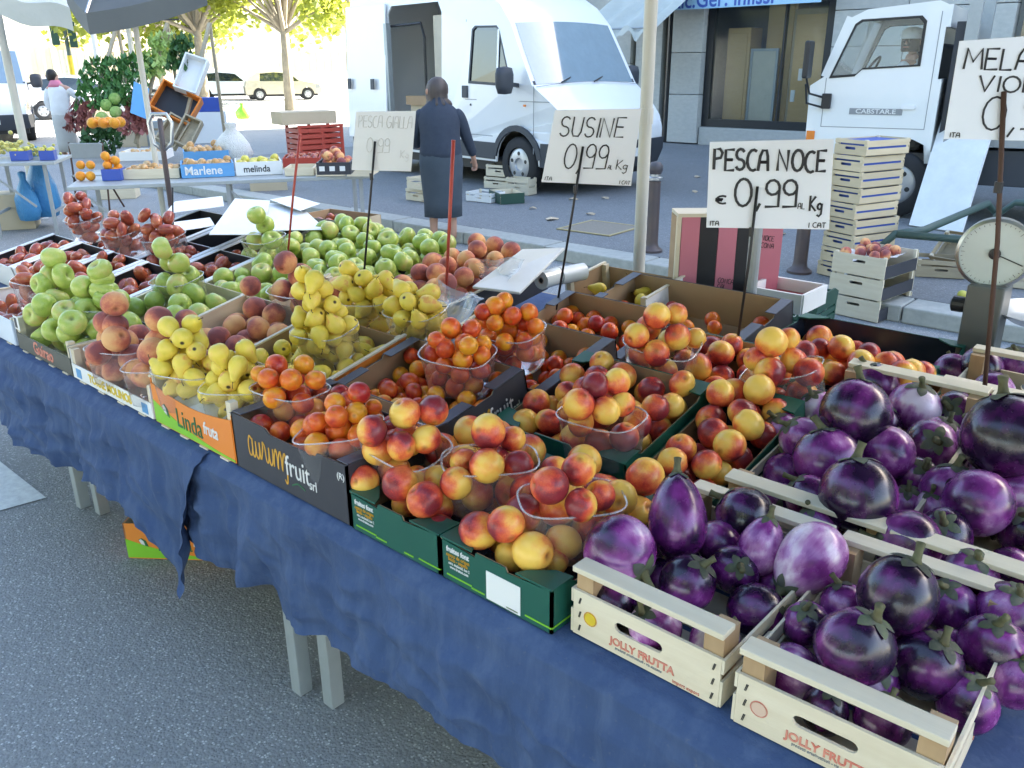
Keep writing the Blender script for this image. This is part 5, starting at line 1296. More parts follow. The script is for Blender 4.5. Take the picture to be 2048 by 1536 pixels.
    shell(r, 'windscreen', M_['windscreen'], wl, lambda x, z: vw(x, z)-.07, [.052]*7, off=.010, ny=11)
    shell(r, 'windscreen_seal', M_['trim'], [wl[0], (wl[0][0]-.03, wl[0][1]+.047)], lambda x, z: vw(x, z)-.03, [.052]*2, off=.006, ny=11)
    shell(r, 'front_bumper', M_['trim'], [(.87,.34),(.955,.52),(.965,.68)], lambda x, z: vw(.9, z)+.01, [.085]*3, off=-.006)
    shell(r, 'grille', M_['kplastic'], [(.945,.74),(.94,.80)], lambda x, z: .42, [.085]*2, off=-.02)
    MB().lathe([(0,0),(.07,0),(.075,.01),(0,.018)], 20, axes((.945,0,.93), (0,1,0), (-.35,0,1))).build('badge', M_['alu'], r)
    MB().box(1.03,1.045,-.26,.26,.46,.57).build('number_plate', M_['whitep'], r)
    shell(r, 'bonnet_seam', M_['greyp'], [(.36,1.345),(.35,1.352)], lambda x, z: vw(x, z)-.02, [.062]*2, off=.004)
    for y0, l in ((-.55, .62), (.05, .62)):
        MB().tube([(.40,y0,1.40),(.28,y0+l*.5,1.47),(.27,y0+l,1.455)], .010, 6).build('wiper', M_['kplastic'], r)
    MB().plate([(.40,.34)]+[(.35,.30)], [], .01) if False else None
    if opened:
        MB().plate(rect(-4.30,-3.12,.50,2.50), [], .03, warp=lambda x, z: -vw(x, z)-.055).build('sliding_door', M_['vanw'], r, bevel=.006)
        for x in (-3.50, -4.22): MB().plate(rect(x, x+.10, 1.26, 1.42), [], .02, warp=lambda x, z: -vw(x, z)-.075).build('door_handle', M_['trim'], r, bevel=.006)
        MB().box(-3.14,-3.06,-.98,-.90,.54,2.22).build('door_pillar', M_['galv'], r)
        MB().box(-3.0,-2.2,.80,.84,.5,1.295).build('inner_panel', M_['scaleg'], r)
        MB().box(-4.2,-1.2,-.9,.9,.44,.50).build('load_floor', M_['oldwood'], r)
        MB().box(-2.18,-1.72,-.72,-.62,.51,2.30).build('partition', M_['inner'], r)
        MB().tube([(-3.10,-.86,2.18),(-2.30,-.86,2.20),(-2.22,-.86,2.0),(-2.22,-.86,.9)], .02, 8).build('door_rubber', M_['kplastic'], r)
        MB().box(-1.62,-1.58,-.9,.9,.5,2.3).build('bulkhead', M_['inner'], r)
    MB().box(-4.2,.8,-.84,.84,.22,.42).build('underbody', M_['kplastic'], r)
    return r
M_['windscreen'] = mat('windscreen glass with painted sky reflection', (.20,.30,.38), .06, .0, spec=1.0, coat=1.0)  # pale blue base colour stands in for the sky reflected in the glass
VAN = van('white delivery van with open side door parked behind the woman', (-7.58, 9.70, KZ), -8)
# small card and stickers behind the windscreen
# boxes in the van door
vb = MB().box(-.35,.35,-.3,.3,0,.13).build('carton', M_['card']); vb.matrix_world = VAN.matrix_basis @ TR(-2.35,-.62,1.05); tag(vb, 'brown carton on top of the stack in the van door', 'carton')
vb = MB().box(-.30,.30,-.28,.28,0,.54).build('carton', M_['cardpale']); vb.matrix_world = VAN.matrix_basis @ TR(-2.33,-.60,.505); tag(vb, 'pale carton under the brown one in the van door', 'carton')
v2 = copy_tree(VAN); v2.location = (-24.45, 7.76, 0); v2.rotation_euler = (0,0,R_(-20)); v2['label'] = 'white van with dark bumper cut off by the left frame edge'

# ---------------------------------------------------------------- light truck with its driver
TO = Vector((-2.87, 9.87, KZ)); TH = R_(190)
tk = thing('light_truck', 'white light truck with its driver inside, right background', 'truck', TO, TH)
TW = 1.70
oc = [(.02,.62),(.0,.62)]+[]
oc = [(.03,.60)]+arc(.30,.42,.44,155,25,8)+[(1.22,.60),(1.30,.85),(1.31,1.38),(1.16,1.48),(.97,2.06),(.80,2.14),(.12,2.20),(.03,2.16)]
twin = [(.23,1.585),(.78,1.555),(.845,1.49),(1.10,1.47),(.90,1.99),(.84,2.03),(.28,2.05),(.23,2.0)]
for s in (1, -1):
    M = TR(0, 0, 0) @ Matrix.Scale(-1, 4, (0,1,0)) if s > 0 else TR(0, -TW, 0)
    MB().plate(oc, [twin], .035, M).build('cab_side', M_['truckw'], tk)
    cxw = sum(p[0] for p in twin)/len(twin); czw = sum(p[1] for p in twin)/len(twin)
    MB().plate([(cxw+(x-cxw)*1.04, czw+(z-czw)*1.05) for x, z in twin], [[(cxw+(x-cxw)*.97, czw+(z-czw)*.96) for x, z in twin]], .008, M @ TR(0,-.006,0)).build('window_seal', M_['kplastic'], tk)
    MB().plate(twin, [], .004, M @ TR(0,.012,0)).build('side_window', M_['pane'], tk)
    for a, b, c, d in ((.08,.088,.95,2.10),(1.14,1.148,.95,1.46)): MB().plate(rect(a, b, c, d), [], .002, M @ TR(0,-.0015,0)).build('door_seam', M_['greyp'], tk)
    MB().plate(rect(.08,1.148,.945,.953), [], .002, M @ TR(0,-.0017,0)).build('door_seam', M_['greyp'], tk)
    MB().plate(slot(.27,1.17,.15,.05), [], .02, M @ TR(0,-.018,0)).build('door_handle', M_['vanw'], tk, bevel=.004)
    MB().plate(rect(1.20,1.29,.78,.90), [], .02, M @ TR(0,-.012,0)).build('indicator', M_['amber'], tk, bevel=.006)
    wheel(tk, .30, -.13 if s > 0 else -TW+.13, .36, .36, .22, s)
badge = MB().plate(rect(.32,.86,1.085,1.150), [], .003, Matrix.Scale(-1, 4, (0,1,0)) @ TR(0,-.004,0)).build('name_strip', M_['greyp'], tk)
text(badge, 'CABSTAR.E', .066, axes((.59,.0055,1.118), (-1,0,0), (0,0,1)), M_['whitep'], sx=1.25, bold=.001)
fl_ = [(1.22,.60),(1.30,.85),(1.31,1.38),(1.16,1.48),(.97,2.06),(.80,2.14),(.12,2.20),(.03,2.16)]
def tshell(name, m, a, b, y0=-TW, y1=0.0, off=0):
    (xa, za), (xb, zb) = a, b; nx, nz = (zb-za), -(xb-xa); l = math.hypot(nx, nz); nx, nz = nx/l*off, nz/l*off
    MB().grid(lambda u, v: (xa+(xb-xa)*v+nx, y0+(y1-y0)*u, za+(zb-za)*v+nz+.0), 2, 2).build(name, m, tk)
for k in range(len(fl_)-1):
    tshell('cab_front' if k < 3 else ('windscreen' if k == 3 else 'cab_roof'), M_['pane'] if k == 3 else M_['truckw'], fl_[k], fl_[k+1], off=0)
for y in (-.045, -TW+.045): MB().beam((1.165,y,1.47), (.965,y,2.07), .09, .05, up=(0,1,0)).build('screen_pillar', M_['truckw'], tk)
MB().box(-.01,.03,-TW,0,.60,1.45).build('cab_back', M_['truckw'], tk); MB().box(-.01,.03,-TW,0,1.95,2.16).build('cab_back', M_['truckw'], tk)
MB().box(.05,1.2,-TW+.05,-.05,.62,.70).build('cab_floor', M_['kplastic'], tk)
MB().box(.86,1.14,-TW+.06,-.06,1.22,1.46).build('dashboard', M_['trim'], tk, bevel=.03)
for y in (-.45, -1.25):
    MB().box(.12,.62,y-.24,y+.24,.70,1.08).build('seat', M_['trim'], tk, bevel=.05)
    MB().beam((.16,y,1.05), (.08,y,1.80), .46, .12, up=(0,1,0)).build('seat_back', M_['trim'], tk, bevel=.04)
mw = axes((.80,-.46,1.50), (0,1,0), (-.5,0,.86)); MB().tube([mw @ Vector((.20*math.cos(2*PI*k/20), .20*math.sin(2*PI*k/20), 0)) for k in range(21)], .014, 8).build('steering_wheel', M_['kplastic'], tk, smooth=True)
MB().box(1.28,1.34,.10,.32,1.46,1.84).build('mirror', M_['kplastic'], tk, bevel=.02)
MB().tube([(1.31,.20,1.46),(1.28,.12,1.30),(1.16,.02,1.26)], .012, 6).build('mirror_arm', M_['kplastic'], tk); MB().tube([(1.31,.20,1.40),(1.30,.12,1.20),(1.14,.02,1.15)], .012, 6).build('mirror_arm', M_['kplastic'], tk)
MB().box(1.06,1.16,.005,.05,1.14,1.30).build('mirror_foot', M_['kplastic'], tk, bevel=.01)
MB().box(-4.2,-.12,-TW,0,.80,.90).build('bed_floor', M_['steel'], tk); MB().box(-4.2,-.12,-.03,.0,.90,1.28).build('bed_side', M_['galv'], tk); MB().box(-4.2,-.12,-TW,-TW+.03,.90,1.28).build('bed_side', M_['galv'], tk)
MB().box(-4.2,.9,-1.35,-.35,.45,.62).build('chassis', M_['kplastic'], tk)
MB().box(-1.6,-.5,-.40,-.06,.40,.76).build('side_box', M_['trim'], tk, bevel=.01)
MB().box(-.16,-.06,-1.5,-.08,.9,2.0).build('exhaust_stack', M_['trim'], tk)
MB().box(-.27,-.15,-.14,-.02,.9,3.6).build('frame_post', M_['galv'], tk)
MB().box(-.27,-.15,-TW+.02,-TW+.14,.9,3.6).build('frame_post', M_['galv'], tk)
wheel(tk, -2.6, -.13, .36, .36, .24, 1); wheel(tk, -2.6, -TW+.13, .36, .36, .24, -1)
# ---------------------------------------------------------------- far cars
def car(label, loc, heading, m, hatch=True):
    r = thing('parked_car', label, 'car', loc, R_(heading), 'cars parked in the sun far behind')
    prof = [(-1.95,.30)]+arc(-1.25,.32,.34,180,0,8)+arc(1.25,.32,.34,180,0,8)+[(1.95,.32),(2.0,.55),(1.9,.80),(1.1,.95),(.45,1.40),(-.4,1.48),(-1.3,1.42),(-1.85,1.0),(-1.98,.7)]
    wn = [(-1.2,.98),(.85,.96),(.38,1.34),(-.4,1.41),(-1.15,1.36)]
    cw = lambda x, z: .84-.16*max(0, (z-.9)/.55)
    for s in (-1, 1):
        Mx = Matrix.Scale(-1, 4, (0,1,0)) if s > 0 else Matrix.Identity(4)
        MB().plate(prof, [wn], .03, Mx, warp=lambda x, z: -cw(x, z)).build('side_panel', m, r)
        MB().plate(wn, [], .006, Mx, warp=lambda x, z: -cw(x, z)+.012).build('side_window', M_['glassdk'], r)
        wheel(r, 1.25, s*.74, .31, .31, .2, s); wheel(r, -1.25, s*.74, .31, .31, .2, s)
        MB().plate([(1.7,.6),(1.93,.6),(1.88,.78),(1.68,.78)], [], .02, Mx, warp=lambda x, z: -cw(x, z)-.01).build('headlight', M_['lamp'], r)
    top = prof[-9:]
    shell(r, 'body_skin', m, top, cw, [.05,.05,.04,.03,.03,.04,.03,.03,.03])
    shell(r, 'windscreen', M_['glassdk'], [(1.03,1.0),(.52,1.36)], lambda x, z: cw(x, z)-.08, [.035]*2, off=.012)
    MB().box(-1.8,1.8,-.7,.7,.2,.4).build('underbody', M_['kplastic'], r)
    return r
# ---------------------------------------------------------------- shop building behind (it shades the street)
BY = 16.5
bld = thing('shop_building', 'tall grey stone building with shop window behind van and truck', 'building', (0, BY, 0))
def bx_(px, py=200, y=BY): return at_y(px, py, y).x
p0, p1 = bx_(1342), bx_(1402)              # stone pilaster beside the shop window
w1 = bx_(1648)                             # right end of the shop window
LX, RXX = -17.5, 30
MB().box(LX, RXX, .0, 9, 3.7, 10.6).build('upper_wall', M_['stone'], bld)
MB().box(LX, p0-1.05, .25, 8.4, 0, 3.7).build('wall', M_['stone'], bld); MB().box(LX, RXX, 8.5, 9, 0, 3.69).build('rear_wall', M_['stone'], bld)
MB().box(w1, RXX, .25, 8.4, 0, 3.7).build('wall', M_['stone'], bld)
def blocks(xa, xb, y0, y1, bw, hs, stag=True):
    z = KZ+.02; row = 0
    while z < 3.65:
        h = hs[row % len(hs)]; x = xa-(bw*.5 if (stag and row % 2) else 0)
        while x < xb-.02:
            a, b = max(x, xa), min(x+bw, xb)
            if b-a > .05: MB().box(a+.006, b-.006, y0+rng.uniform(-.006,.006), y1, z+.006, min(z+h, 3.7)-.006).build('stone_block', M_['stone'], bld, bevel=.008)
            x += bw
        z += h; row += 1
blocks(p0, p1, -.10, .25, p1-p0, (.98,.82,.84,.8), False)
blocks(p0-1.05-(p1-p0), p0-1.05+.0, -.06, .24, 1.2, (.8,.8), False)
blocks(w1, w1+3.0, .02, .24, 1.3, (.62,.62,.62))
blocks(-16.5, p0-2.6, .02, .24, 1.25, (.62,.62))
MB().box(w1+3.1, w1+6.6, .10, .24, .9, 3.6).build('dark_window', M_['glassdk'], bld)
blocks(w1+6.7, w1+9, .02, .24, 1.3, (.62,.62))
MB().box(p1+.02, w1+.02, -.05, .30, KZ, KZ+.36).build('window_sill', M_['stone'], bld, bevel=.01)
for a, b, c, d in ((p1+.01,p1+.16,KZ+.37,3.7),(w1-.14,w1-.0,KZ+.37,3.7),(p1+.16,w1-.14,KZ+.37,KZ+.52),(p1+.16,w1-.14,3.35,3.7)):
    MB().box(a, b, .06, .18, c, d).build('window_frame', M_['shopdk'], bld)
mid = (p1+w1)/2+.35
MB().box(mid-.02, mid+.02, .07, .17, KZ+.52, 3.35).build('window_frame', M_['shopdk'], bld)
MB().box(p1+.16, w1-.14, .10, .108, KZ+.52, 3.35).build('shop_pane', M_['pane'], bld)
MB().box(p1, w1, 3.4, 3.5, 0, 3.7).build('shop_back_wall', M_['shopin'], bld); MB().box(p1, w1, .3, 3.4, .45, .5).build('shop_floor', M_['ochrew'], bld)
MB().box(p0-1.02, p0-.02, .22, .26, 0, 3.7).build('side_recess', M_['shopin'], bld)
MB().tube([(p0-.12,.05,KZ),(p0-.12,.05,3.7)], .07, 10).build('drain_pipe', M_['shopdk'], bld)
MB().box(p0-.95, p0-.30, .0, .2, KZ, 3.7).build('recess_pilaster', M_['stone'], bld)
# goods in the shop window
for i, (a, b, y, z0, z1, m, lb) in enumerate(((1425,1470,.45,.5,2.4,'ochrew','tall varnished cabinet in the shop window, left'), (1488,1545,.75,.5,2.9,'ochrew','tall varnished cabinet in the shop window, middle'), (1550,1628,.5,.5,2.7,'shopin','dark wooden shelf unit in the shop window, right'))):
    xa, xb = bx_(a), bx_(b); r0 = thing('cabinet', lb, 'cabinet', (xa, BY+y, .501))
    MB().box(0, xb-xa, 0, .5, 0, z1-z0).build('carcass', M_[m], r0, bevel=.01)
    MB().box(.06, (xb-xa)-.06, -.02, -.001, .1, z1-z0-.1).build('door_panel', M_['ochrew'], r0, bevel=.008)
    for k in range(4):
        if i == 2: MB().box(.1+.12*k, .18+.12*k, -.05, -.021, .5+.4*(k % 3), .72+.4*(k % 3)).build('ornament', M_['white'], r0)
for i, (px, py) in enumerate(((1470,200),(1560,215))):
    x = bx_(px); r0 = thing('picture_frame', ('grey frame leaning in the shop window, left','small pale frame standing in the shop window, right')[i], 'frame', (x, BY+.5, .502))
    h, w = (1.5,.6) if i == 0 else (.6,.4)
    for a, b, c, d in ((0,w,0,.05),(0,w,h-.05,h),(0,.05,.05,h-.05),(w-.05,w,.05,h-.05)): MB().box(a, b, 0, .04, c, d).build('frame_bar', M_['galv'], r0)
    MB().box(.05, w-.05, .02, .03, .05, h-.05).build('sheet', M_['inner'], r0)
# banner over the shop window
ba, bb = at_y(1322, 22, BY-.45), at_y(1642, 4, BY-.45)
bn = thing('shop_banner', 'light blue shop banner with blue lettering, top edge', 'banner', (ba.x, BY-.45, ba.z))
bw = bb.x-ba.x; sl = (bb.z-ba.z)
quadbox('cloth', M_['banner'], [(0,0,0),(bw,0,sl),(bw,0,sl+.62),(0,0,.62)], .01, bn, n=Vector((0,1,0)))
text(bn, 'Ric.Ger. infissi', .42, axes((bw*.40,-.004,.16), (bw,0,sl), (0,0,1)), M_['bannert'], sx=.92, bold=.006)
for x in (0.0, bw): MB().beam((x,0,.3),(x,.44,.3),.03,.03).build('bracket', M_['steel'], bn)
# awning with scalloped edge behind the van
aw = thing('awning', 'pale grey awning with ragged edge above the van nose', 'awning', (0,0,0))
qa, qb = at_y(1168, 62, 14.6), at_y(1284, 64, 14.6)
def awp(u, v):
    x = qa.x-.2+(qb.x-qa.x+.5)*u; return (x+.05*noise.noise((u*6,v*4,1)), 14.6+1.9*v+.06*noise.noise((u*5,v*5,7)), qa.z+1.0*v+.06*math.sin(u*22)*(1-v)+.05*noise.noise((u*8,v*3,3)))
MB().grid(awp, 40, 10).build('canopy', M_['awn'], aw)
MB().grid(lambda u, v: (awp(u,0)[0], awp(u,0)[1]-.01-.03*v, awp(u,0)[2]-.16*v*(.7+.3*math.cos(u*40))), 60, 3).build('valance', M_['awn'], aw)
MB().tube([(qa.x-.2,14.62,qa.z+.02),(qb.x+.3,14.62,qa.z+.02)], .02, 8).build('front_bar', M_['steel'], aw)

# ---------------------------------------------------------------- bollards, railing
def bollard(label, px, py, h=.80):
    p = at(px, py, KZ); r0 = thing('bollard', label, 'bollard', (p.x, p.y, KZ), group='street bollards')
    MB().lathe([(.10,0),(.10,.02),(.062,.05),(.055,.09),(.052,h-.16)], 18).build('shaft', M_['boll'], r0, auto=50)
    MB().lathe([(.052,h-.16),(.066,h-.15),(.066,h-.13),(.050,h-.12),(.050,h-.10)], 18).build('collar', M_['alu'], r0, auto=50)
    MB().lathe([(.050,h-.10),(.064,h-.07),(.064,h-.03),(.045,h),(0,h+.012)], 18).build('cap', M_['boll'], r0, auto=60)
bollard('dark bollard with ringed head right of the beige pole', 1303, 503); bollard('dark bollard half hidden by the bold price sign', 1598, 545, 1.0)
rl = thing('railing', 'green tube railing behind the crate stacks', 'railing', (0,0,0))
a, b_, c_ = at(1640, 530, KZ), at(1800, 498, KZ), at(2048, 470, KZ)
ra = at_y(1790,468,6.75); rb = at_y(1975,407,8.3); rc = at_y(1790,462,6.75); rd = at_y(2060,490,6.75); re = at_y(2120,405,6.75)
MB().tube([(ra.x-.10,6.75,.0),(ra.x-.10,6.75,ra.z-.12),(ra.x,6.75,ra.z),(ra.x+.15,6.95,ra.z+.02),(rb.x,8.3,rb.z),(rb.x+.08,8.35,rb.z-.1),(rb.x+.08,8.35,0)], .030, 12).build('rail', M_['railg'], rl, smooth=True)
MB().tube([(ra.x+.02,6.75,ra.z),(rd.x,6.75,rd.z+.0),(rd.x+.8,6.75,rd.z)], .028, 12).build('rail', M_['railg'], rl, smooth=True)
rf = at_y(2000,402,8.3); MB().tube([(rf.x,8.3,0),(rf.x,8.3,rf.z-.12),(rf.x+.12,8.3,rf.z),(rf.x+1.6,8.3,rf.z)], .030, 12).build('rail', M_['railg'], rl, smooth=True)

# ---------------------------------------------------------------- crate stacks at the right
def slat_crate(name, label, M, w, d, h, wood='wood', liner=None, group=None, solid=False, dark_side=False):
    r0 = thing(name, label, 'crate', M=M, group=group)
    W = M_[wood]
    z1 = h*.62 if not solid else h*.96
    MB().plate(rect(0,w,.004,z1), [slot(w*.5, z1*.70, .10, .020)], .006).build('end_panel', W, r0); MB().plate(rect(0,w,.004,z1), [], .006, TR(0,d-.006,0)).build('end_panel', W, r0)
    if not solid:
        for y in (0, d-.006): MB().box(0, w, y, y+.006, h*.74, h*.97).build('end_slat', W, r0)
    for x in (.0, w-.006):
        if dark_side:
            MB().box(x, x+.006, .007, d-.007, .004, h*.60).build('side_slat', M_['dark'], r0)
        else:
            MB().box(x, x+.006, .007, d-.007, .006, h*.42).build('side_slat', W, r0); MB().box(x, x+.006, .007, d-.007, h*.56, h*.95).build('side_slat', W, r0)
    for x in (.007, w-.029):
        for y in (.007, d-.029): MB().box(x, x+.022, y, y+.022, .0, h).build('corner_post', M_['woodh'], r0)
    MB().box(.004, w-.004, .01, d-.01, .0, .005).build('base', M_['oldwood'], r0)
    if liner: MB().box(.008, w-.008, .03, d-.03, .006, h*.88).build('liner', M_[liner], r0)
    return r0
K0 = at(1694, 563, KZ); yw = -20; ex = Vector((math.cos(R_(yw)), math.sin(R_(yw)), 0))
for k in range(9):
    P0 = K0-ex*.30+Vector((rng.uniform(-.012,.012), rng.uniform(-.012,.012), 0))
    M = frame((P0.x, P0.y, KZ+.004+k*.1195), 0, yw+rng.uniform(-2.5,2.5))
    slat_crate('fruit_crate', ['lowest','second lowest','third lowest','fourth from the bottom','fifth from the bottom','sixth from the bottom','third from the top','second from the top','topmost'][k]+' pale crate with blue lining of the tall stack', M, .30, .48, .118, wood='warmwood', liner='bplastic', group='crates of the tall stack')
K1 = at(1752, 648, 0); yw = -8; ex = Vector((math.cos(R_(yw)), math.sin(R_(yw)), 0))
for k in range(3):
    P0 = K1-ex*.40+Vector((rng.uniform(-.006,.006), rng.uniform(-.006,.006), 0))
    M = frame((P0.x, P0.y, .004+k*.156), 0, yw+rng.uniform(-1,1))
    r0 = slat_crate('fruit_crate', ['lowest','middle','topmost'][k]+' dark sided peach crate of the short stack on the road', M, .40, .48, .154, solid=True, dark_side=True, group='dark sided peach crates stacked on the road')
    crumple('tissue', None, None, [(.02,.03,.10),(.34,.03,.10),(.34,.43,.11),(.02,.43,.11)], M_['tissue'], .03, r0)
    if k == 2:
        for x, y, z, rr in pile(16, .038, lambda: (rng.uniform(.05,.31), rng.uniform(.05,.41)), lambda x, y, z, rr: True, lambda x, y: .10): fruit('peach', M @ Vector((x, y, z)), rr, 'peach in the topmost crate of the short stack', 'peaches in the topmost short stack crate')
# green plastic crate on the ground
g = at(1545, 640, .0); r0 = thing('plastic_crate', 'dark green plastic crate on the road left of the stacks', 'crate', M=frame((-2.62, 5.18, 0), 0, 4))
for (a, b, c, d) in ((0,.58,0,.012),(0,.58,.388,.40),(0,.012,.013,.387),(.568,.58,.013,.387)):
    for z0, z1 in ((0,.05),(.065,.10),(.115,.15),(.165,.20),(.215,.24)): MB().box(a, b, c, d, z0, z1).build('wall_bar', M_['gplastic'], r0)
for x in (0,.556):
    for y in (0,.376): MB().box(x-.001, x+.025, y-.001, y+.025, 0, .30).build('corner', M_['gplastic'], r0)
for y in (-.004,.392): MB().box(-.004,.584,y,y+.012,.285,.30).build('rim_bar', M_['gplastic'], r0)
for x in (-.004,.572): MB().plate([(.0,.24),(.4,.24),(.4,.30),(.33,.33),(.07,.33),(0,.30)], [], .012, TR(x+.012,0,0) @ Matrix.Rotation(PI/2,4,'Z')).build('end_rim', M_['gplastic'], r0)
MB().box(.01,.57,.01,.39,.0,.006).build('base', M_['gplastic'], r0)
text(r0, 'FRUTTA', .05, axes((.46,-.0045,.2), (1,0,0), (0,0,1)), M_['whitep'])
# tipped crates, litter fruit near the kerb right
for i, (px, py, y, rz, rx, lb) in enumerate(((1870,560,7.6,25,0,'weathered crate leaning on the railing foot'),(1900,545,7.3,-10,38,'tipped weathered crate behind the short stack'),(1985,560,7.1,5,0,'small pale crate on the pavement left of the scale'),(2040,580,6.9,8,0,'pale crate half hidden by the scale'))):
    p = at(px, py, KZ); M = Matrix.Translation((p.x-.15, p.y, KZ+.004+(.02 if rx else 0))) @ Matrix.Rotation(R_(rz),4,'Z') @ Matrix.Rotation(R_(rx),4,'X')
    slat_crate('fruit_crate', lb, M, .36, .30, .14, wood='oldwood' if i < 2 else 'wood')
for i, (px, py, k, lb) in enumerate(((1845,545,'peach','peach dropped on the pavement by the crates'),(1925,590,'yapple','yellow apple dropped on the kerb'),(1955,597,'peach','peach dropped on the kerb next to a yellow apple'))):
    p = at(px, py, KZ+.03); fruit(k, p, .035, lb, None)
# white plank leaning on the truck
b0, b1 = at(1820,452,KZ), at(1925,468,KZ)
t0, t1 = at_y(1888,232,10.1), at_y(1962,300,10.1)
pk = quadbox('white_panel', M_['foam'], [b0, b1, b1+(t0-b0)*1.05, t0], .03); tag(pk, 'white panel leaning against the truck bed', 'panel')

# ---------------------------------------------------------------- people
def skin(name, m, verts, edges, radii, parent=None, sub=2, root=0):
    me = bpy.data.meshes.new(name); me.from_pydata([Vector(v) for v in verts], edges, []); me.update()
    o = bpy.data.objects.new(name, me); COL.objects.link(o); me.materials.append(m)
    if parent: o.parent = parent
    sk = o.modifiers.new('skin', 'SKIN'); sk.use_smooth_shade = True
    if not me.skin_vertices: 
        bpy.context.view_layer.objects.active = o
    for i, d in enumerate(me.skin_vertices[0].data):
        r = radii[i]; d.radius = r if isinstance(r, tuple) else (r, r); d.use_root = (i == root)
    s = o.modifiers.new('sub', 'SUBSURF'); s.levels = sub; s.render_levels = sub
    return o
def new_skin(name, m, verts, edges, radii, parent=None, sub=2):
    import bmesh
    bm = bmesh.new(); lay = bm.verts.layers.skin.verify()
    vs = [bm.verts.new(v) for v in verts]
    for i, v in enumerate(vs):
        r = radii[i]; v[lay].radius = r if isinstance(r, tuple) else (r, r); v[lay].use_root = (i == 0)
    for a, b in edges: bm.edges.new((vs[a], vs[b]))
    me = bpy.data.meshes.new(name); bm.to_mesh(me); bm.free(); me.materials.append(m)
    o = bpy.data.objects.new(name, me); COL.objects.link(o)
    if parent: o.parent = parent
    k = o.modifiers.new('skin', 'SKIN'); k.use_smooth_shade = True; k.branch_smoothing = .4
    s = o.modifiers.new('sub', 'SUBSURF'); s.levels = sub; s.render_levels = sub
    return o
def head(parent, c, r, hairm, face_dir, cut='bob', skinm='skin'):
    """hair over the head and small facial features; the head itself belongs to the body"""
    c = Vector(c); f = Vector(face_dir).normalized(); s = f.cross(Vector((0,0,1))).normalized()
    M = axes(c, s, (0,0,1))     # local z points to the back (s x up = ...)
    prof = [(0,1.16),(.45,1.08),(.82,.80),(1.02,.40),(1.05,.0),(1.04,-.35),(1.0,-.75)] + ([(1.16,-1.0),(1.26,-1.3),(1.12,-1.5),(.7,-1.42)] if cut == 'bob' else [(.86,-.95)])
    mb = MB(); n = 24
    Rf = Matrix((s, f, Vector((0,0,1)))).transposed().to_4x4(); Rf.translation = c
    def fn(an, rr, z):
        fr = math.sin(an)            # +1 towards the face
        return rr*(1 if fr < .35 or z > .55*r else .80)*(1+(.07*math.sin(an*11)+.05*math.sin(an*23+z*40))*(1 if cut == 'bob' else .5)*max(0, 1-z/(1.1*r)))
    mb.lathe([(a*r, b*r) for a, b in prof], n, Rf, sx=.92, sy=1.02, fn=fn); mb.build('hair', hairm, parent, smooth=True)
    MB().lathe([(0,-.1*r),(.13*r,-.08*r),(.11*r,.1*r),(.04*r,.3*r),(0,.32*r)], 10, Matrix.Translation(c+f*r*.98+Vector((0,0,-.15*r)))).build('nose', M_[skinm], parent, smooth=True)
    for q in (-1, 1):
        MB().lathe([(0,-.08*r),(.09*r,-.04*r),(.09*r,.04*r),(0,.08*r)], 10, Matrix.Translation(c+f*r*.92+s*q*.36*r+Vector((0,0,.05*r)))).build('eye', M_['hairdk'], parent)
        MB().lathe([(0,-.25*r),(.10*r,-.2*r),(.14*r,.05*r),(.08*r,.25*r),(0,.28*r)], 10, Matrix.Translation(c+s*q*.98*r-f*.05*r+Vector((0,0,-.1*r)))).build('ear', M_[skinm], parent, smooth=True)
    MB().box(-.3*r,.3*r,-.03*r,.03*r,-.05*r,.05*r, Rf @ TR(0,.93*r,-.50*r)).build('mouth', mat('lips', (.35,.12,.10), .5), parent)
def hand_chain(V, E, Rr, wrist, idx, d, side, s=1.0, curl=.5):
    """palm and five fingers continuing from the wrist joint"""
    d = Vector(d).normalized(); a = Vector(side).normalized(); w = Vector(wrist)
    n = d.cross(a)
    V.append(w+d*.05*s); Rr.append((.030*s, .018*s)); p = len(V)-1; E.append((idx, p))
    V.append(w+d*.085*s); Rr.append((.036*s, .014*s)); k = len(V)-1; E.append((p, k))
    for off, ln in ((-.028,.055),(-.010,.065),(.010,.060),(.028,.046)):
        q = w+d*.095*s+a*off*s; V.append(q); Rr.append(.0095*s); i = len(V)-1; E.append((k, i))
        V.append(q+(d*(1-.3*curl)+n*curl*.5)*ln*.55*s); Rr.append(.0088*s); E.append((i, i+1)); V.append(q+(d*(.9-.5*curl)+n*curl*1.1)*ln*s); Rr.append(.0075*s); E.append((i+1, i+2))
    q = w+d*.045*s-a*.034*s; V.append(q); Rr.append(.011*s); i = len(V)-1; E.append((p, i)); V.append(q+(d*.7-a*.5+n*.3)*.045*s); Rr.append(.009*s); E.append((i, i+1))
# --- the woman in navy, seen from behind, reaching down to a crate
wp = at(905, 492, .0); wf = at(880, 484, KZ)
wz = .0; wloc = at(888, 486, wz)
fwd = HV.copy(); rgt = fwd.cross(Vector((0,0,1))).normalized()
wm = Matrix((rgt, fwd, Vector((0,0,1)))).transposed().to_4x4(); wm.translation = wloc
wo_ = thing('person', 'person seen from behind in navy cardigan and dark skirt, reaching to a crate', 'person', M=wm)
V = [(0,0,.90),(.0,.02,1.05),(-.01,.05,1.22),(-.015,.09,1.34),(-.02,.115,1.42),(-.03,.14,1.52),(-.03,.145,1.585)]
Rr = [(.15,.12),(.14,.11),(.14,.10),(.07,.07),(.050,.050),(.080,.090),(.060,.068)]
E = [(0,1),(1,2),(2,3),(3,4),(4,5),(5,6)]
def limb(pts, rad, frm):
    i0 = frm
    for p, r in zip(pts, rad): V.append(p); Rr.append(r); E.append((i0, len(V)-1)); i0 = len(V)-1
    return i0
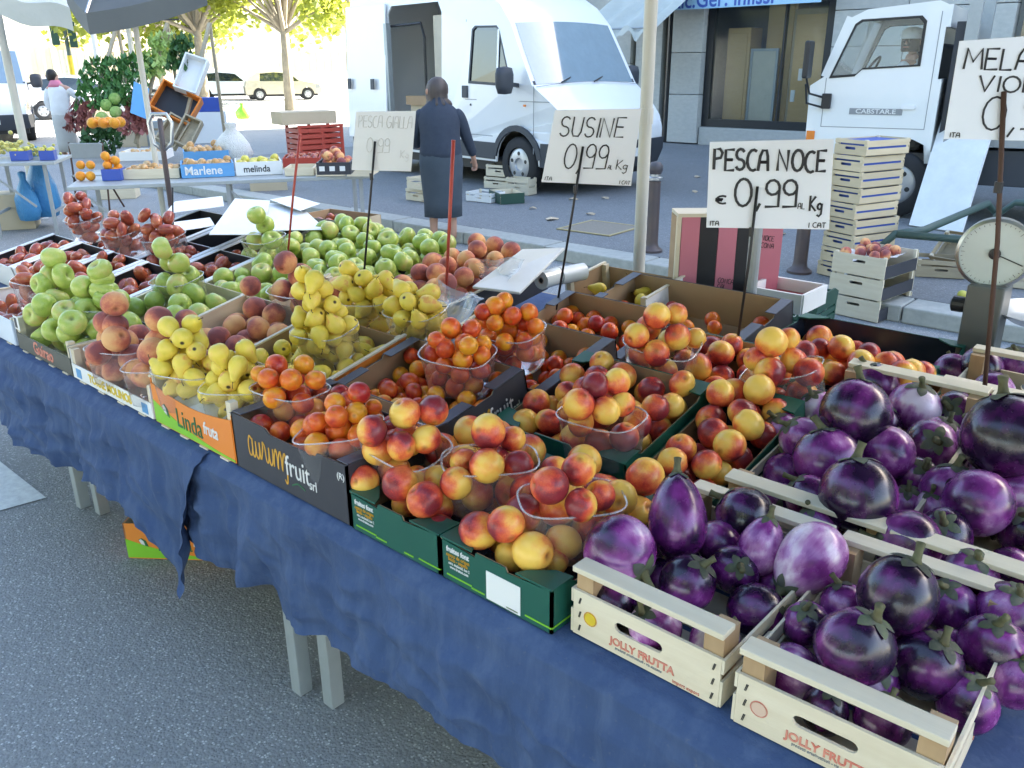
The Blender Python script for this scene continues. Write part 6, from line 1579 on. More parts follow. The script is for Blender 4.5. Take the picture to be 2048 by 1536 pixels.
for s in (-1, 1):
    limb([(s*.085,0,.84),(s*.095,.02,.46),(s*.10,-.01,.10),(s*.10,.02,.045),(s*.105,.14,.035)], [.095,.058,.040,.038,.03], 0)
e = limb([(.15,.08,1.27),(.25,.13,1.06),(.32,.24,.84)], [.05,.042,.030], 3); hand_chain(V, E, Rr, (.32,.24,.84), e, (.12,.35,-.9), (.5,-.6,-.2), 1.0, .6)
e = limb([(-.17,.08,1.27),(-.26,.08,1.08),(-.25,.22,.95)], [.05,.042,.030], 3); hand_chain(V, E, Rr, (-.25,.22,.95), e, (.3,.8,.1), (0,.1,-1), 1.0, .6)
new_skin('body', M_['skin'], V, E, Rr, wo_)
def ring(c, rx, ry, n=20, rot=0, fold=0, ph=0): return [(c[0]+(rx*(1+fold*math.sin(7*2*PI*k/n+ph)))*math.cos(2*PI*k/n+rot), c[1]+ry*(1+fold*math.cos(5*2*PI*k/n+ph))*math.sin(2*PI*k/n+rot), c[2]) for k in range(n)]
MB().loft([ring((0,.0,1.00),.185,.145), ring((0,.0,.90),.215,.165), ring((.0,.0,.80),.222,.175), ring((.0,.01,.60),.208,.165,fold=.02), ring((0,.01,.42),.196,.155,fold=.035,ph=1), ring((0,.01,.28),.190,.15,fold=.05,ph=2)]).build('skirt', M_['skirt'], wo_, smooth=True)
MB().loft([ring((0,.0,.84),.218,.172,fold=.02), ring((0,.0,.92),.222,.176,fold=.012), ring((0,.01,1.02),.200,.158), ring((-.005,.03,1.13),.205,.156), ring((-.01,.05,1.22),.222,.152), ring((-.013,.068,1.30),.215,.135), ring((-.015,.08,1.35),.165,.112), ring((-.018,.095,1.39),.105,.088), ring((-.02,.108,1.43),.068,.068), ring((-.02,.115,1.455),.066,.066)]).build('cardigan', M_['navy'], wo_, smooth=True, sub=1)
SV = [(.12,.07,1.30),(.19,.085,1.255),(.255,.13,1.06),(.295,.19,.94),(.322,.236,.855)]
new_skin('sleeve', M_['navy'], SV, [(0,1),(1,2),(2,3),(3,4)], [.085,.082,.062,.054,.048], wo_)
SV = [(-.14,.07,1.30),(-.205,.078,1.255),(-.275,.08,1.08),(-.265,.15,1.01),(-.25,.22,.955)]
new_skin('sleeve', M_['navy'], SV, [(0,1),(1,2),(2,3),(3,4)], [.085,.082,.062,.054,.048], wo_)
head(wo_, (-.03,.145,1.505), .112, M_['hair'], (-.5,.85,-.15))
# --- the vendor in white with a pink scarf
ploc = at(140, 312, 0); pm = wm.copy(); pm.translation = ploc
po = thing('person', 'person in white shirt with pink scarf behind the left stall', 'person', M=pm)
V = [(0,0,.92),(0,.01,1.08),(0,.02,1.26),(-.02,.03,1.38),(-.04,.05,1.47),(-.10,.07,1.57),(-.11,.07,1.65)]; Rr = [(.16,.12),(.15,.11),(.18,.12),(.11,.09),(.06,.06),(.085,.095),(.06,.07)]; E = [(0,1),(1,2),(2,3),(3,4),(4,5),(5,6)]
for s in (-1, 1): limb([(s*.09,0,.86),(s*.11,.02,.48),(s*.12,-.01,.10),(s*.12,.02,.045),(s*.13,.14,.035)], [.10,.062,.045,.04,.035], 0)
e = limb([(-.20,.02,1.33),(-.27,0,1.08),(-.24,.10,.86)], [.065,.05,.034], 3); hand_chain(V, E, Rr, (-.24,.10,.86), e, (0,.2,-1), (0,1,.2))
e = limb([(.20,.02,1.33),(.36,.10,1.14),(.50,.25,.98)], [.065,.05,.034], 3); hand_chain(V, E, Rr, (.50,.25,.98), e, (.6,.6,-.4), (.5,-.5,0))
new_skin('body', M_['skin'], V, E, Rr, po)
MB().loft([ring((0,0,.74),.23,.17,fold=.03), ring((0,0,.92),.22,.165,fold=.02), ring((0,.01,1.10),.205,.15), ring((0,.02,1.27),.225,.15), ring((-.01,.025,1.37),.20,.125), ring((-.03,.04,1.44),.09,.08)]).build('shirt', M_['shirt'], po, smooth=True, sub=1)
MB().loft([ring((0,0,.93),.20,.15), ring((0,0,.70),.22,.165), ring((0,0,.30),.21,.14), ring((0,0,.09),.20,.13)]).build('trousers', M_['trous'], po, smooth=True)
new_skin('sleeve', M_['shirt'], [(.16,.02,1.33),(.23,.04,1.27),(.365,.105,1.14),(.47,.22,1.02)], [(0,1),(1,2),(2,3)], [.09,.08,.07,.06], po)
new_skin('sleeve', M_['shirt'], [(-.16,.02,1.33),(-.22,.02,1.27),(-.275,.005,1.08),(-.245,.08,.90)], [(0,1),(1,2),(2,3)], [.09,.08,.07,.06], po)
MB().loft([ring((-.03,.03,1.37),.17,.13), ring((-.04,.04,1.44),.12,.11), ring((-.05,.05,1.50),.085,.085)]).build('scarf', M_['pinks'], po, smooth=True)
head(po, (-.105,.07,1.59), .108, M_['hairdk'], (-.35,.9,-.1), cut='short')
# --- the truck driver
dm = tk.matrix_basis @ TR(.38,-.38,.72)
do = thing('person', 'truck driver in white shirt and pale cap looking out of the cab', 'person', M=dm)
V = [(0,0,.42),(-.03,0,.60),(-.04,0,.80),(-.04,0,.92),(-.03,.02,1.00),(.0,.05,1.10),(.0,.05,1.17)]; Rr = [(.15,.13),(.14,.12),(.17,.12),(.10,.09),(.055,.055),(.085,.09),(.06,.07)]; E = [(0,1),(1,2),(2,3),(3,4),(4,5),(5,6)]
for s in (-1, 1):
    limb([(.38,s*.12,.46),(.46,s*.12,.10)], [.085,.06], 0)
    e = limb([(.0,s*.19,.86),(.14,s*.22,.64),(.34,s*.10,.76)], [.06,.048,.034], 3); hand_chain(V, E, Rr, (.34,s*.10,.76), e, (.9,-s*.2,.2), (0,0,1), .9, .9)
new_skin('body', M_['skin'], V, E, Rr, do)
MB().loft([ring((0,0,.40),.17,.19), ring((-.03,0,.58),.15,.18), ring((-.04,0,.78),.145,.215), ring((-.04,0,.88),.11,.17), ring((-.035,.01,.955),.07,.075)]).build('shirt', M_['shirt'], do, smooth=True, sub=1)
new_skin('sleeve', M_['shirt'], [(-.02,.17,.87),(.02,.20,.84),(.12,.215,.68)], [(0,1),(1,2)], [.085,.075,.065], do); new_skin('sleeve', M_['shirt'], [(-.02,-.17,.87),(.02,-.20,.84),(.12,-.215,.68)], [(0,1),(1,2)], [.085,.075,.065], do)
head(do, (.0,.05,1.10), .105, M_['hairdk'], (.35,.93,0), cut='short')
MB().lathe([(.112,.03),(.116,.07),(.10,.12),(.05,.145),(0,.15)], 20, TR(0,.045,1.10)).build('cap', M_['shirt'], do, smooth=True)
# ---------------------------------------------------------------- second stall at the left
RG = Vector((C_R.x, C_R.y, 0)).normalized()
def stall_table(label, L0, R0, depth, z=.8):
    L0, R0 = Vector(L0), Vector(R0); d = R0-L0; d.z = 0; w = d.length; yaw = math.degrees(math.atan2(d.y, d.x))
    r0 = thing('trestle_table', label, 'table', M=frame((L0.x, L0.y, 0), 0, yaw))
    MB().box(0, w, 0, depth, z-.035, z-.002).build('table_top', M_['galv'], r0, bevel=.004)
    n = max(2, int(w/1.1)+1)
    for k in range(n):
        x = .12+(w-.24)*k/(n-1)
        for y in (.06, depth-.06): MB().beam((x,y,0),(x,y,z-.036),.035,.035,up=(0,1,0)).build('leg', M_['steel'], r0)
        MB().beam((x,.08,.25),(x,depth-.08,.25),.025,.025).build('cross_bar', M_['steel'], r0)
        if k < n-1: MB().beam((x+.02,.06,.70),(x+.42,.06,.32),.02,.02,up=(0,1,0)).build('brace', M_['steel'], r0)
    return r0, yaw
tB, yB = stall_table('grey topped table of the second stall, left background', at(132,374,.8), at(748,349,.8), .75)
tA, yA = stall_table('grey topped table cut off by the left frame edge', at(-60,328,.8), at(108,323,.8), .8)
def tbox(name, label, a, b, depth, h, m, cat='crate', z=.802, inner='wood', lift=0.0, back=0.0, cls=None):
    P, Q = at(*a, z), at(*b, z); d = Q-P; w = d.length; yaw = math.degrees(math.atan2(d.y, d.x))
    n = Vector((-d.y, d.x, 0)).normalized()
    if n.dot(HV) < 0: n = -n
    P = P+n*back; P.z = z+lift
    M = frame(P, 0, yaw); r0 = thing(name, label, cat, M=M)
    t = .012
    MB().box(0,w,0,t,0,h).build('front_board', M_[m], r0); MB().box(0,w,depth-t,depth,0,h).build('back_board', M_[m], r0)
    MB().box(0,t,t,depth-t,0,h).build('side_board', M_[m], r0); MB().box(w-t,w,t,depth-t,0,h).build('side_board', M_[m], r0)
    MB().box(t,w-t,t,depth-t,0,.01).build('base', M_[inner], r0)
    return r0, M, w
def tfill(box, kind, n, r, z0, what, d):
    r0, M, w = box
    for x, y, z, rr in pile(n, r, lambda: (rng.uniform(r, max(r*1.01, w-r)), rng.uniform(r, d-r)), lambda x, y, z, rr: True, lambda x, y: z0, tries=40):
        fruit(kind, M @ Vector((x, y, z)), rr, what, what+' heap')
b = tbox('fruit_crate', 'shallow pale crate of onions beside the blue punnet', (248,359), (360,356), .40, .085, 'wood'); tfill(b, 'onion', 26, .034, .03, 'onion in the shallow pale crate of the second stall', .40)
b = tbox('fruit_box', 'blue printed box of pale fruit on the second stall', (364,357), (470,352), .40, .12, 'bluep', 'box'); tfill(b, 'onion', 22, .038, .05, 'pale onion in the blue box of the second stall', .40)
text(b[0], 'Marlene', .105, axes((b[2]*.42,-.002,.058), (1,0,0), (0,0,1)), M_['whitep'], sx=.95, bold=.002)
b = tbox('fruit_box', 'white printed box of yellow apples on the second stall', (473,352), (566,348), .40, .12, 'white', 'box'); tfill(b, 'yapple', 16, .042, .05, 'yellow apple in the white box of the second stall', .40)
text(b[0], 'melinda', .085, axes((b[2]*.45,-.002,.055), (1,0,0), (0,0,1)), M_['blackp'], sx=.9, bold=.001)
b = tbox('fruit_crate', 'pale wooden crate right of the white apple box', (570,352), (628,351), .35, .07, 'wood')
b = tbox('fruit_crate', 'pale wooden crate under the black peach box', (632,353), (690,352), .35, .075, 'wood')
b = tbox('fruit_crate', 'pale wooden crate at the right end of the second stall', (694,353), (742,353), .35, .075, 'wood')
b = tbox('fruit_box', 'black printed box of peaches on the second stall', (634,350), (702,349), .34, .10, 'dark', 'box', z=.885); tfill(b, 'peach', 12, .042, .05, 'peach in the black box of the second stall', .34)
for k in range(3): MB().box(b[2]*(.08+.3*k), b[2]*(.24+.3*k), -.003, -.0005, .03, .07).build('white_print', M_['whitep'], b[0])
b = tbox('plastic_tray', 'flat red plastic tray with tomatoes on the second stall', (565,338), (640,336), .45, .09, 'rplastic', 'tray', back=.10, z=.806); tfill(b, 'tomato', 18, .034, .04, 'tomato in the flat red tray', .45)
b = tbox('fruit_crate', 'pale crate of green sticks behind the shallow crate', (240,322), (330,320), .45, .09, 'white'); tfill(b, 'onion', 14, .03, .04, 'onion in the white crate behind', .45)
b = tbox('fruit_box', 'blue edged box behind the printed blue one', (370,330), (460,326), .40, .13, 'bluep', 'box'); tfill(b, 'onion', 18, .04, .09, 'pale onion in the blue edged box behind', .40)
# oranges loose and in a blue punnet
for i in range(4): fruit('orange', at(161+20*(i % 2), 352-22*(i//2), .84+.0*i), .043, 'orange of the small net of four at the table end', 'four oranges at the table end')
def bluep(label, a, b_, n, kind, r, tag_):
    q = tbox('punnet', label, a, b_, .16, .10, 'bplastic', 'punnet', inner='bplastic'); tfill(q, kind, n, r, .03, tag_, .16)
bluep('blue plastic punnet of oranges on the second stall', (205,362), (244,361), 7, 'orange', .040, 'orange in the blue punnet')
bluep('blue plastic punnet on the left table, left one', (22,322), (58,321), 8, 'yapple', .03, 'pale fruit in the left blue punnet')
bluep('blue plastic punnet on the left table, right one', (80,321), (110,320), 6, 'yapple', .03, 'pale fruit in the right blue punnet')
def grapes(label, px, py, z, s):
    c = at(px, py, z); mb = MB()
    for k in range(70):
        p = Vector((rng.gauss(0,.10), rng.gauss(0,.08), abs(rng.gauss(0,.05))))*s; mb.lathe([(0,-1),(.7,-.7),(1,0),(.7,.7),(0,1)], 6, TR(*p) @ Matrix.Scale(.016*s, 4))
    o = mb.build('grapes', M_['grape'], smooth=True); o.location = c; stuff(o); tag(o, label, 'grapes')
grapes('heap of white grapes at the far left table edge', 12, 305, .84, 1.6); grapes('heap of white grapes between the blue punnets', 68, 308, .84, 1.1)
# red plastic crate with carton
rc_ = tbox('plastic_crate', 'red plastic crate holding a carton behind the second stall', (602,318), (690,312), .40, .02, 'rplastic', z=.80)
for k in range(5):
    for a, c, d_ in ((0,0,.012),(0,.388,.40)): MB().box(.01, rc_[2]-.01, c, d_, .035+.058*k, .075+.058*k).build('wall_bar', M_['rplastic'], rc_[0])
    for x in (0, rc_[2]-.012): MB().box(x, x+.012, .013, .387, .035+.058*k, .075+.058*k).build('wall_bar', M_['rplastic'], rc_[0])
for x in (0, rc_[2]*.5, rc_[2]-.03):
    for y in (-.002,.375): MB().box(x, x+.03, y, y+.027, .02, .34).build('upright', M_['rplastic'], rc_[0])
MB().box(-.005, rc_[2]+.005, -.004, .012, .32, .345).build('rim_bar', M_['rplastic'], rc_[0])
cb = MB().box(0,.62,0,.34,0,.13).build('carton', M_['cardpale']); cb.matrix_world = rc_[1] @ TR(-.14,.08,.35); tag(cb, 'pale carton lying on the red plastic crate', 'carton')
# white bag, blue bags
def bag(label, px, py, z, s, m, sq=1.0):
    c = at(px, py, z); mb = MB()
    mb.lathe([(0,0),(.8,.02),(1,.35),(.92,.8),(.6,1.2),(.25,1.5),(.34,1.75),(.18,1.8)], 20, fn=lambda an, r, zz: r*(1+.14*noise.noise((math.cos(an)*2,math.sin(an)*2,zz*3))))
    o = mb.build('plastic_bag', M_[m], smooth=True); o.location = c; o.scale = (s, s*.8, s*sq); tag(o, label, 'bag')
bag('white plastic bag standing on the second stall', 470, 322, .80, .22, 'wplastic'); bag('blue plastic bag hanging under the left table', 95, 432, .12, .20, 'blbag', 2.2); bag('pale blue bag beside the blue one under the table', 62, 440, .12, .15, 'blbag', 2.0); bag('bright green bag on the road behind the second stall', 487, 238, .2, .26, 'lime')
# chair
c = at(178, 352, .45); r0 = thing('folding_chair', 'old folding chair with grey backrest behind the table end', 'chair', M=frame((c.x, c.y, 0), 0, math.degrees(math.atan2(RG.y, RG.x))))
for x in (-.21,.21):
    MB().tube([(x,-.05,0),(x,.03,.45),(x,.06,.86)], .012, 8).build('leg', M_['rust'], r0); MB().tube([(x,.38,0),(x,.0,.45)], .012, 8).build('leg', M_['rust'], r0)
MB().box(-.2,.2,-.02,.36,.44,.465).build('seat', M_['galv'], r0, bevel=.005); MB().box(-.22,.22,.045,.07,.66,.85).build('backrest', M_['steel'], r0, bevel=.01)
# pallet truck handle
c = Vector((-5.75, 3.05, 0)); tp = at_y(318, 228, 3.05); c.x = at_y(330, 340, 3.05).x
r0 = thing('pallet_truck', 'dark pallet truck with looped steel handle behind the tomatoes', 'pallet truck', c)
zt = at_y(318,228,3.05).z; dx = at_y(318,228,3.05).x-c.x
W2 = RG*.085
Lp = [Vector((dx*.5,0,zt-.26)), Vector((dx*.7,0,zt-.20))-W2*.8, Vector((dx,0,zt-.06))-W2*1.0, Vector((dx,0,zt))-W2*.6, Vector((dx,0,zt+.0))+W2*.6, Vector((dx,0,zt-.06))+W2*1.0, Vector((dx*.7,0,zt-.20))+W2*.8, Vector((dx*.5,0,zt-.26))]
MB().tube(Lp, .013, 10).build('handle_loop', M_['alu'], r0, smooth=True)
MB().tube([(dx,0,zt-.03),(dx*.5,0,zt-.28),(0,0,.30)], .019, 10).build('shaft', M_['boll'], r0, smooth=True)
MB().box(-.14,.14,-.12,.12,.08,.32).build('pump_body', M_['boll'], r0, bevel=.02)
for y in (-.22,.22): MB().box(-1.2,-.1,y-.08,y+.08,.10,.15).build('fork', M_['boll'], r0, bevel=.01)
for x, y in ((0,-.05),(0,.05),(-1.1,.22),(-1.1,-.22)): MB().lathe([(0,-.03),(.08,-.03),(.08,.03),(0,.03)], 16, TR(x,y,.08) @ Matrix.Rotation(PI/2,4,'X')).build('wheel', M_['tyre'], r0)
# boxes under and behind
for i, (px, py, z, w, d, h, m, lb) in enumerate(((25,455,.0,.55,.40,.40,'cardpale','tan carton on the road at the left frame edge'), (270,292,.0,.6,.45,.60,'cardpale','tan carton beside the vegetable rack'), (205,262,.0,1.1,.5,.85,'cardpale','pale carton carrying the yellow peppers'), (420,285,.0,.9,.5,.72,'white','white and blue box beside the vegetable rack'), (310,290,.0,.8,.5,.55,'galv','grey box in front of the vegetable rack'),(240,395,.0,.5,.35,.18,'wood','wooden crate on the road under the second stall'),(540,395,.0,.5,.4,.45,'cardpale','brown carton under the second stall'))):
    c = at(px, py, z); o = MB().box(-w/2,w/2,-d/2,d/2,0,h).build('carton', M_[m], bevel=.006); o.matrix_world = frame((c.x, c.y, z+.001), 0, yB+rng.uniform(-6,6)); tag(o, lb, 'carton')
c = at(420, 285, 0); o = MB().box(-.35,.35,-.25,.25,0,.32).build('plastic_crate', M_['bplastic'], bevel=.01); o.matrix_world = frame((c.x, c.y, .723), 0, yB); tag(o, 'blue plastic crate on the white box by the rack', 'crate')
for i in range(6): fruit('orange', at(185+11*i, 246-2*(i % 2), .93), .085, 'yellow pepper in the row left of the vegetable rack', 'yellow peppers left of the rack')['category'] = 'pepper'
# ---------------------------------------------------------------- sloping vegetable rack
vr = at(300, 318, 0); MV = Matrix((RG, HV, Vector((0,0,1)))).transposed().to_4x4(); MV.translation = vr
rk = thing('vegetable_rack', 'tall sloping wooden rack loaded with vegetables, left background', 'rack', M=MV)
for x in (-1.0, .0, .85):
    MB().beam((x,-.55,.35),(x+.45,.75,2.55),.07,.05).build('sloping_beam', M_['oldwood'], rk); MB().beam((x+.45,.75,2.55),(x+.45,.85,0),.06,.05).build('post', M_['oldwood'], rk)
for z in (.6,1.2,1.8): MB().beam((-1.1,-.5+z*.58-.25,z),(1.2,-.5+z*.58-.25,z),.05,.04).build('cross_bar', M_['oldwood'], rk)
MB().beam((-.7,.75,2.62),(.7,.75,2.62),.03,.03).build('top_bar', M_['dkmetal'], rk)
def leafheap(label, x, z, w, h, m, n=90):
    """loose heap of leaves lying on the slope"""
    mb = MB(); y0 = -.62+(z-.35)*.59
    for k in range(n):
        u, v = rng.uniform(-.5,.5), rng.uniform(-.5,.5); cx = x+u*w+v*h*.2; cz = z+v*h; cy = -.62+(cz-.35)*.59-rng.uniform(.0,.16)
        s = rng.uniform(.06,.13); d = Vector((rng.gauss(0,1), rng.gauss(-.6,.7), rng.gauss(.3,.8))).normalized(); a = d.cross(Vector((0,0,1))).normalized(); t = a.cross(d)
        c = Vector((cx,cy,cz)); p = [c-a*s*.5, c-t*s*.7+d*s*.15, c+a*s*.5, c+t*s*.9+d*s*.25]
        mb.add(p, [(0,1,2,3)])
    o = mb.build('leafy_heap', m); o.matrix_world = MV; stuff(o); tag(o, label, 'vegetables')
leafheap('dark green leafy heap at the upper left of the rack', -.70, 1.45, .85, .90, M_['greens'], 420)
leafheap('dark green leafy heap in the middle of the rack', -.10, 1.50, .65, .95, M_['greens'], 340)
leafheap('red chicory heap at the left foot of the rack', -1.05, .85, .5, .5, M_['chicory'], 180)
leafheap('light green leafy heap at the top of the rack', .35, 1.95, .5, .8, M_['cabbage'], 240)
leafheap('brown red leafy heap in the middle of the rack', .05, .85, .6, .6, M_['chicory'], 220)
leafheap('green leafy heap low at the rack foot', -.60, .45, .8, .5, M_['greens'], 260)
leafheap('green leafy heap at the upper right of the rack', .80, 2.0, .40, .6, M_['greens'], 200)
for i, (x, z) in enumerate(((-.55,1.05),(-.36,.92),(-.62,.82),(.05,1.12),(-.40,1.16))):
    o = bpy.data.objects.new('cabbage', _mesh('cabbage', MB().lathe(_prof(plum_prof, 12), 16), M_['cabbage'])); COL.objects.link(o)
    o.matrix_world = MV @ TR(x, -.62+(z-.35)*.59-.10, z) @ Matrix.Scale(.12, 4); tag(o, 'round pale green cabbage on the rack', 'cabbage', 'cabbages on the rack')
def rackcrate(label, x, z, m, w=.5, d=.35, h=.28, rot=20, fillm=None):
    r0 = thing('plastic_crate', label, 'crate', M=MV @ TR(x, -.70+(z-.35)*.59, z) @ Matrix.Rotation(R_(rot),4,'Y') @ Matrix.Rotation(R_(60),4,'X'))
    for a, b_, c_, d_ in ((0,w,0,.03),(0,w,d-.03,d),(0,.03,.03,d-.03),(w-.03,w,.03,d-.03)): MB().box(a, b_, c_, d_, 0, h).build('wall_bar', M_[m], r0)
    MB().box(.03,w-.03,.03,d-.03,0,.02).build('base', M_[fillm or m], r0)
rackcrate('orange plastic crate tilted on the rack', .30, .95, 'oplastic', .78, .62, .25, 28, 'kplastic'); rackcrate('white crate tilted at the right of the rack', .75, 1.30, 'white', .45, .75, .2, 18); rackcrate('grey wooden crate leaning at the right foot of the rack', .45, .40, 'oldwood', .4, .6, .2, 30); rackcrate('second wooden crate leaning at the rack foot', .78, .35, 'oldwood', .35, .6, .2, 25)
o = quadbox('blue_lid', M_['lbplastic'], [MV @ Vector(p) for p in ((.02,-.62,.92),(.30,-.60,.80),(.36,-.40,1.35),(.10,-.42,1.48))], .02); tag(o, 'light blue lid leaning on the orange crate', 'lid')
# ---------------------------------------------------------------- umbrella, left pole, street poles
uc = Vector((-6.2, 4.3, 0)); K = vert(172, 26, uc); A_ = vert(410, -34, uc); B_ = vert(128, -30, uc, -1.3); 
ap = (A_+B_)*.5+Vector((0,0,.55)); D_ = A_+(B_-K)
um = thing('market_umbrella', 'dark grey market umbrella corner hanging in at the top left', 'umbrella', (ap.x, ap.y, 0))
iv = Vector((ap.x, ap.y, 0))
for p, q in ((K, A_), (A_, D_), (D_, B_), (B_, K)):
    mb = MB(); a0, b0, t0_ = p-iv, q-iv, ap-iv
    mb.grid(lambda u, v: tuple((a0*(1-u)+b0*u)*(1-v)+t0_*v-Vector((0,0,.10*math.sin(PI*v)*1+.03*math.sin(PI*u)*(1-v)))), 12, 8); mb.build('canopy_panel', M_['brella'], um)
    mb = MB(); mb.grid(lambda u, v: tuple((a0*(1-u)+b0*u)-Vector((0,0,.16*v+.03*math.sin(PI*u)))), 12, 3); mb.build('valance', M_['brella'], um)
    MB().tube([a0, t0_], .012, 6).build('rib', M_['alu'], um)
MB().tube([(0,0,0),(0,0,(ap-iv).z)], .025, 12).build('pole', M_['poleb'], um)
pole('white tent pole at the left frame edge', 22, 160, 3.9, .045, 3.6, 'poleb')
gl = vert(-60, -25, Vector((-10,3.5,0))); gr_ = vert(140, 18, Vector((-10,3.5,0)))
ca = thing('stall_canopy', 'pale stall canopy edge at the top left corner', 'canopy', (0,0,0))
MB().grid(lambda u, v: tuple(gl*(1-u)+gr_*u+HV*2.2*v+Vector((0,0,.5*v+.03*math.sin(u*9)))), 16, 6).build('cloth', M_['awn'], ca)
MB().grid(lambda u, v: tuple(gl*(1-u)+gr_*u-Vector((0,0,.22*(1-v)))+Vector((0,0,.03*math.sin(u*9)))), 16, 3).build('valance', M_['awn'], ca)
def far(px, D):
    d = C_F*FPX + C_R*(px-1024) - C_U*(130-768); h = Vector((d.x, d.y, 0)).normalized(); return Vector((h.x*D, h.y*D, 0)), h
for px, D, h, lb in ((197,36,6.0,'slim blue grey lamp pole left of the vegetable rack'),(268,40,8.0,'pale lamp pole behind the vegetable rack')):
    p, h_ = far(px, D); r0 = thing('lamp_post', lb, 'lamp post', p); MB().tube([(0,0,0),(0,0,h)], [.12,.08], 10).build('post', M_['lampp'] if 'lampp' in M_ else M_['steel'], r0); MB().tube([(0,0,h-.1),(.5,.3,h+.2),(1.2,.7,h+.25)], .05, 8).build('arm', M_['steel'], r0)
p, h_ = far(142, 42); r0 = thing('traffic_light', 'traffic light showing red on a yellow banded pole, far left', 'traffic light', M=Matrix.Translation(p) @ Matrix.Rotation(math.atan2(h_.y, h_.x)-PI/2, 4, 'Z'))
MB().tube([(0,0,0),(0,0,4.2)], .08, 10).build('post', M_['railg'], r0); MB().tube([(0,0,1.2),(0,0,2.2)], .10, 10).build('yellow_band', M_['yellowp'], r0)
MB().box(-.55,-.25,-.15,.15,2.6,3.6).build('lamp_housing', M_['gplastic'], r0, bevel=.04); MB().box(.1,.4,-.15,.15,2.5,3.5).build('lamp_housing', M_['gplastic'], r0, bevel=.04)
em, nt, bb_, out = _nodes('lit red lamp'); bb_.inputs['Base Color'].default_value = (.8,.08,.02,1); bb_.inputs['Emission Color'].default_value = (1,.22,.06,1); bb_.inputs['Emission Strength'].default_value = 1.2
MB().lathe([(0,0),(.12,0),(.10,.05),(0,.07)], 16, TR(-.40,-.152,3.38) @ Matrix.Rotation(PI/2,4,'X')).build('red_lamp', em, r0)
# ---------------------------------------------------------------- far cars, trees, houses
WH = M_['vanw']; SV_ = mat('silver car paint', (.45,.46,.47), .3, .3, coat=.5); BR_ = mat('beige car paint', (.50,.46,.36), .3, .2, coat=.5)
for px, D, off, m, lb in ((150,36,0,WH,'white estate car parked behind the vendor'),(240,50,10,SV_,'silver car far behind the vegetable rack'),(455,52,-6,WH,'white car parked below the trees, left one'),(560,50,5,BR_,'beige car parked below the trees beside the van')):
    p, h_ = far(px, D); car(lb, p, math.degrees(math.atan2(h_.y, h_.x))-90+off, m)
def tree(label, px, D, H, R, n, seed, low=1.9, ls=.15, lm='leaf'):
    p, h_ = far(px, D); rr = random.Random(seed); r0 = thing('plane_tree', label, 'tree', p, group='trees across the street')
    tr_ = MB(); tr_.tube([(0,0,0),(.05,.03,H*.3),(.0,.1,H*.55),(.1,.0,H*.8)], [.22,.17,.12,.05], 10)
    cl_ = []
    for k in range(16):
        a = rr.uniform(0, 2*PI); el = rr.uniform(-.5, 1.2); q = Vector((math.cos(a)*math.cos(el), math.sin(a)*math.cos(el), math.sin(el)*.9))*R*rr.uniform(.55,1.0)+Vector((0,0,H*.60)); cl_.append((q, R*rr.uniform(.28,.48)))
        tr_.tube([(0,.05,H*.35+.1*rr.random()), q*.5+Vector((0,0,H*.18)), q], [.10,.06,.02], 6)
    tr_.build('trunk', M_['bark'], r0, smooth=True)
    mb = MB()
    for k in range(n):
        c, s = rr.choice(cl_); d = Vector((rr.gauss(0,1), rr.gauss(0,1), rr.gauss(0,1))).normalized(); pt = c+d*s*rr.random()**.45
        if pt.z < low: continue
        nn = Vector((rr.gauss(0,1), rr.gauss(0,1), rr.gauss(.6,.8))).normalized(); a = nn.cross(Vector((.3,.2,1))).normalized(); t = nn.cross(a); z = ls*rr.uniform(.65,1.4)
        mb.add([pt-a*z, pt-t*z*.8, pt+a*z, pt+t*z*.9], [(0,1,2,3)])
    mb.build('crown', M_[lm], r0)
tree('leafy plane tree left of the van, nearer one', 400, 40, 8.6, 4.6, 9000, 1, 1.6)
tree('leafy plane tree just left of the van', 572, 38, 8.4, 3.6, 6500, 2, 1.6)
tree('leafy plane tree far behind the vegetable rack', 320, 56, 10, 5.0, 6000, 3, 1.8)
tree('leafy plane tree behind the van roof', 700, 46, 10, 5.0, 5000, 4)
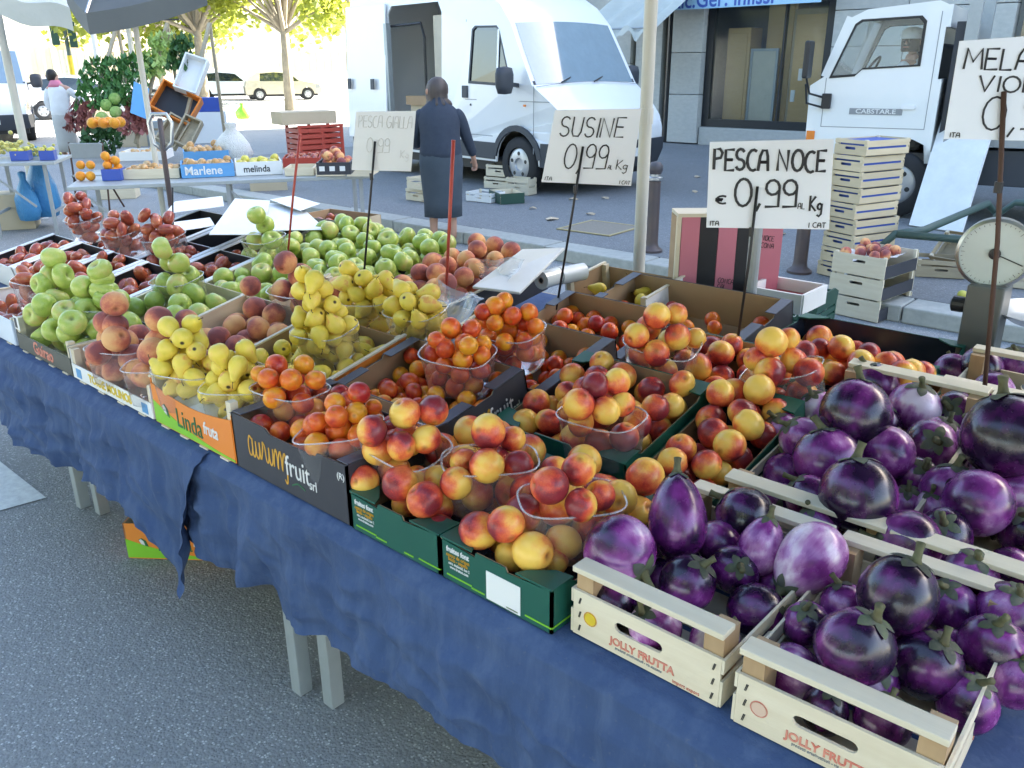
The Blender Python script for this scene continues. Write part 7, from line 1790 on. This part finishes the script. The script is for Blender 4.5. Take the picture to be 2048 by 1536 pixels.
# the row of trees on the near side of the street, behind the viewer (the van windows mirror it)
_src = None
for i, x in enumerate((-22,-15,-8,-1,6,13)):
    if _src is None:
        tree('leafy street tree behind the viewer', 400, 40, 9.5, 4.6, 4200, 9, 2.2, .34, 'leafdk'); _src = [o for o in COL.objects if o.get('label') == 'leafy street tree behind the viewer'][0]; t_ = _src
    else: t_ = copy_tree(_src)
    t_.location = (x, -9-1.2*(i % 2), 0); t_.rotation_euler = (0,0,i*1.3); t_['group'] = 'street trees behind the viewer'
def house(label, px0, px1, D, H, m, sh, z0=0, rows=4, cols=5, arch=False):
    a, ha = far(px0, D); b_, hb = far(px1, D); d = b_-a; w = d.length; r0 = thing('town_house', label, 'house', M=frame(a, 0, math.degrees(math.atan2(d.y, d.x))))
    MB().box(0,w,0,9,0,H).build('wall', M_[m], r0)
    MB().box(-.2,w+.2,-.3,9.2,H,H+.4).build('roof', M_['card'], r0)
    for i in range(rows):
        for j in range(cols):
            x = w*(j+.5)/cols; z = 1.2+i*3.3; ww = min(.6, w/cols*.28)
            o = MB().box(x-ww, x+ww, -.03, .05, z, z+1.7).build('window', M_['farglass'], r0)
            MB().box(x-ww-.35, x-ww-.02, -.06, -.001, z-.03, z+1.73).build('shutter', M_[sh], o); MB().box(x+ww+.02, x+ww+.35, -.06, -.001, z-.03, z+1.73).build('shutter', M_[sh], o)
        if i: MB().box(0, w, -.10, -.001, i*3.3+.2, i*3.3+.45).build('string_course', M_['facadew'], r0)
house('grey town house with tall windows, far left', 20, 112, 62, 15, 'facadeg', 'shutter', rows=4, cols=3)
house('ochre town house between the grey and the pale one', 104, 178, 74, 12, 'facadeb', 'shutter', rows=3, cols=3)
house('long pale town house with many shuttered windows', 172, 420, 84, 16, 'facadew', 'shutter', rows=4, cols=9)
house('pale town house behind the trees', 428, 700, 90, 15, 'facadew', 'shutter', rows=4, cols=9)
house('pale town house cut off by the left frame edge', -160, 14, 58, 14, 'facadew', 'shutter', rows=4, cols=5)
# crates on the pavement around the woman and the wheel
def gcrate(label, px, py, yaw, w, d, h, z0=KZ, m='wood', green=False, open_=True):
    p = at(px, py, z0); M = frame((p.x, p.y, z0+.003), 0, yaw)
    if green:
        r0 = thing('fruit_box', label, 'box', M=M); walls(r0, w, d, h, M_['gbox'] if 'gbox' in M_ else M_['gplastic'], M_['wood'])
    else: slat_crate('fruit_crate', label, M, w, d, h, wood=m)
gcrate('pale crate at the bottom left of the woman', 812, 400, 2, .36, .30, .15); gcrate('pale crate stacked on the one left of the woman', 814, 378, 4, .36, .30, .15, KZ+.155)
gcrate('white low crate the woman reaches into', 932, 402, 6, .40, .30, .12, m='white'); gcrate('pale crate stack base right of the woman', 968, 376, 8, .40, .30, .16); gcrate('pale crate on the stack right of the woman', 972, 352, 10, .40, .30, .16, KZ+.165)
gcrate('open green and cream box beside the van wheel', 978, 400, -28, .44, .32, .13, green=True)
gcrate('cream crate end standing behind the green box', 1012, 388, 6, .36, .2, .22)
# fruit box on the road under the table
p = at(258, 1117, 0); r0 = thing('fruit_box', 'orange and lime box on the road under the table', 'box', M=frame((p.x, p.y, .002), 0, 38))
walls(r0, .40, .28, .15, M_['orangep'], M_['cardpale']); linda(r0, .40, .15)
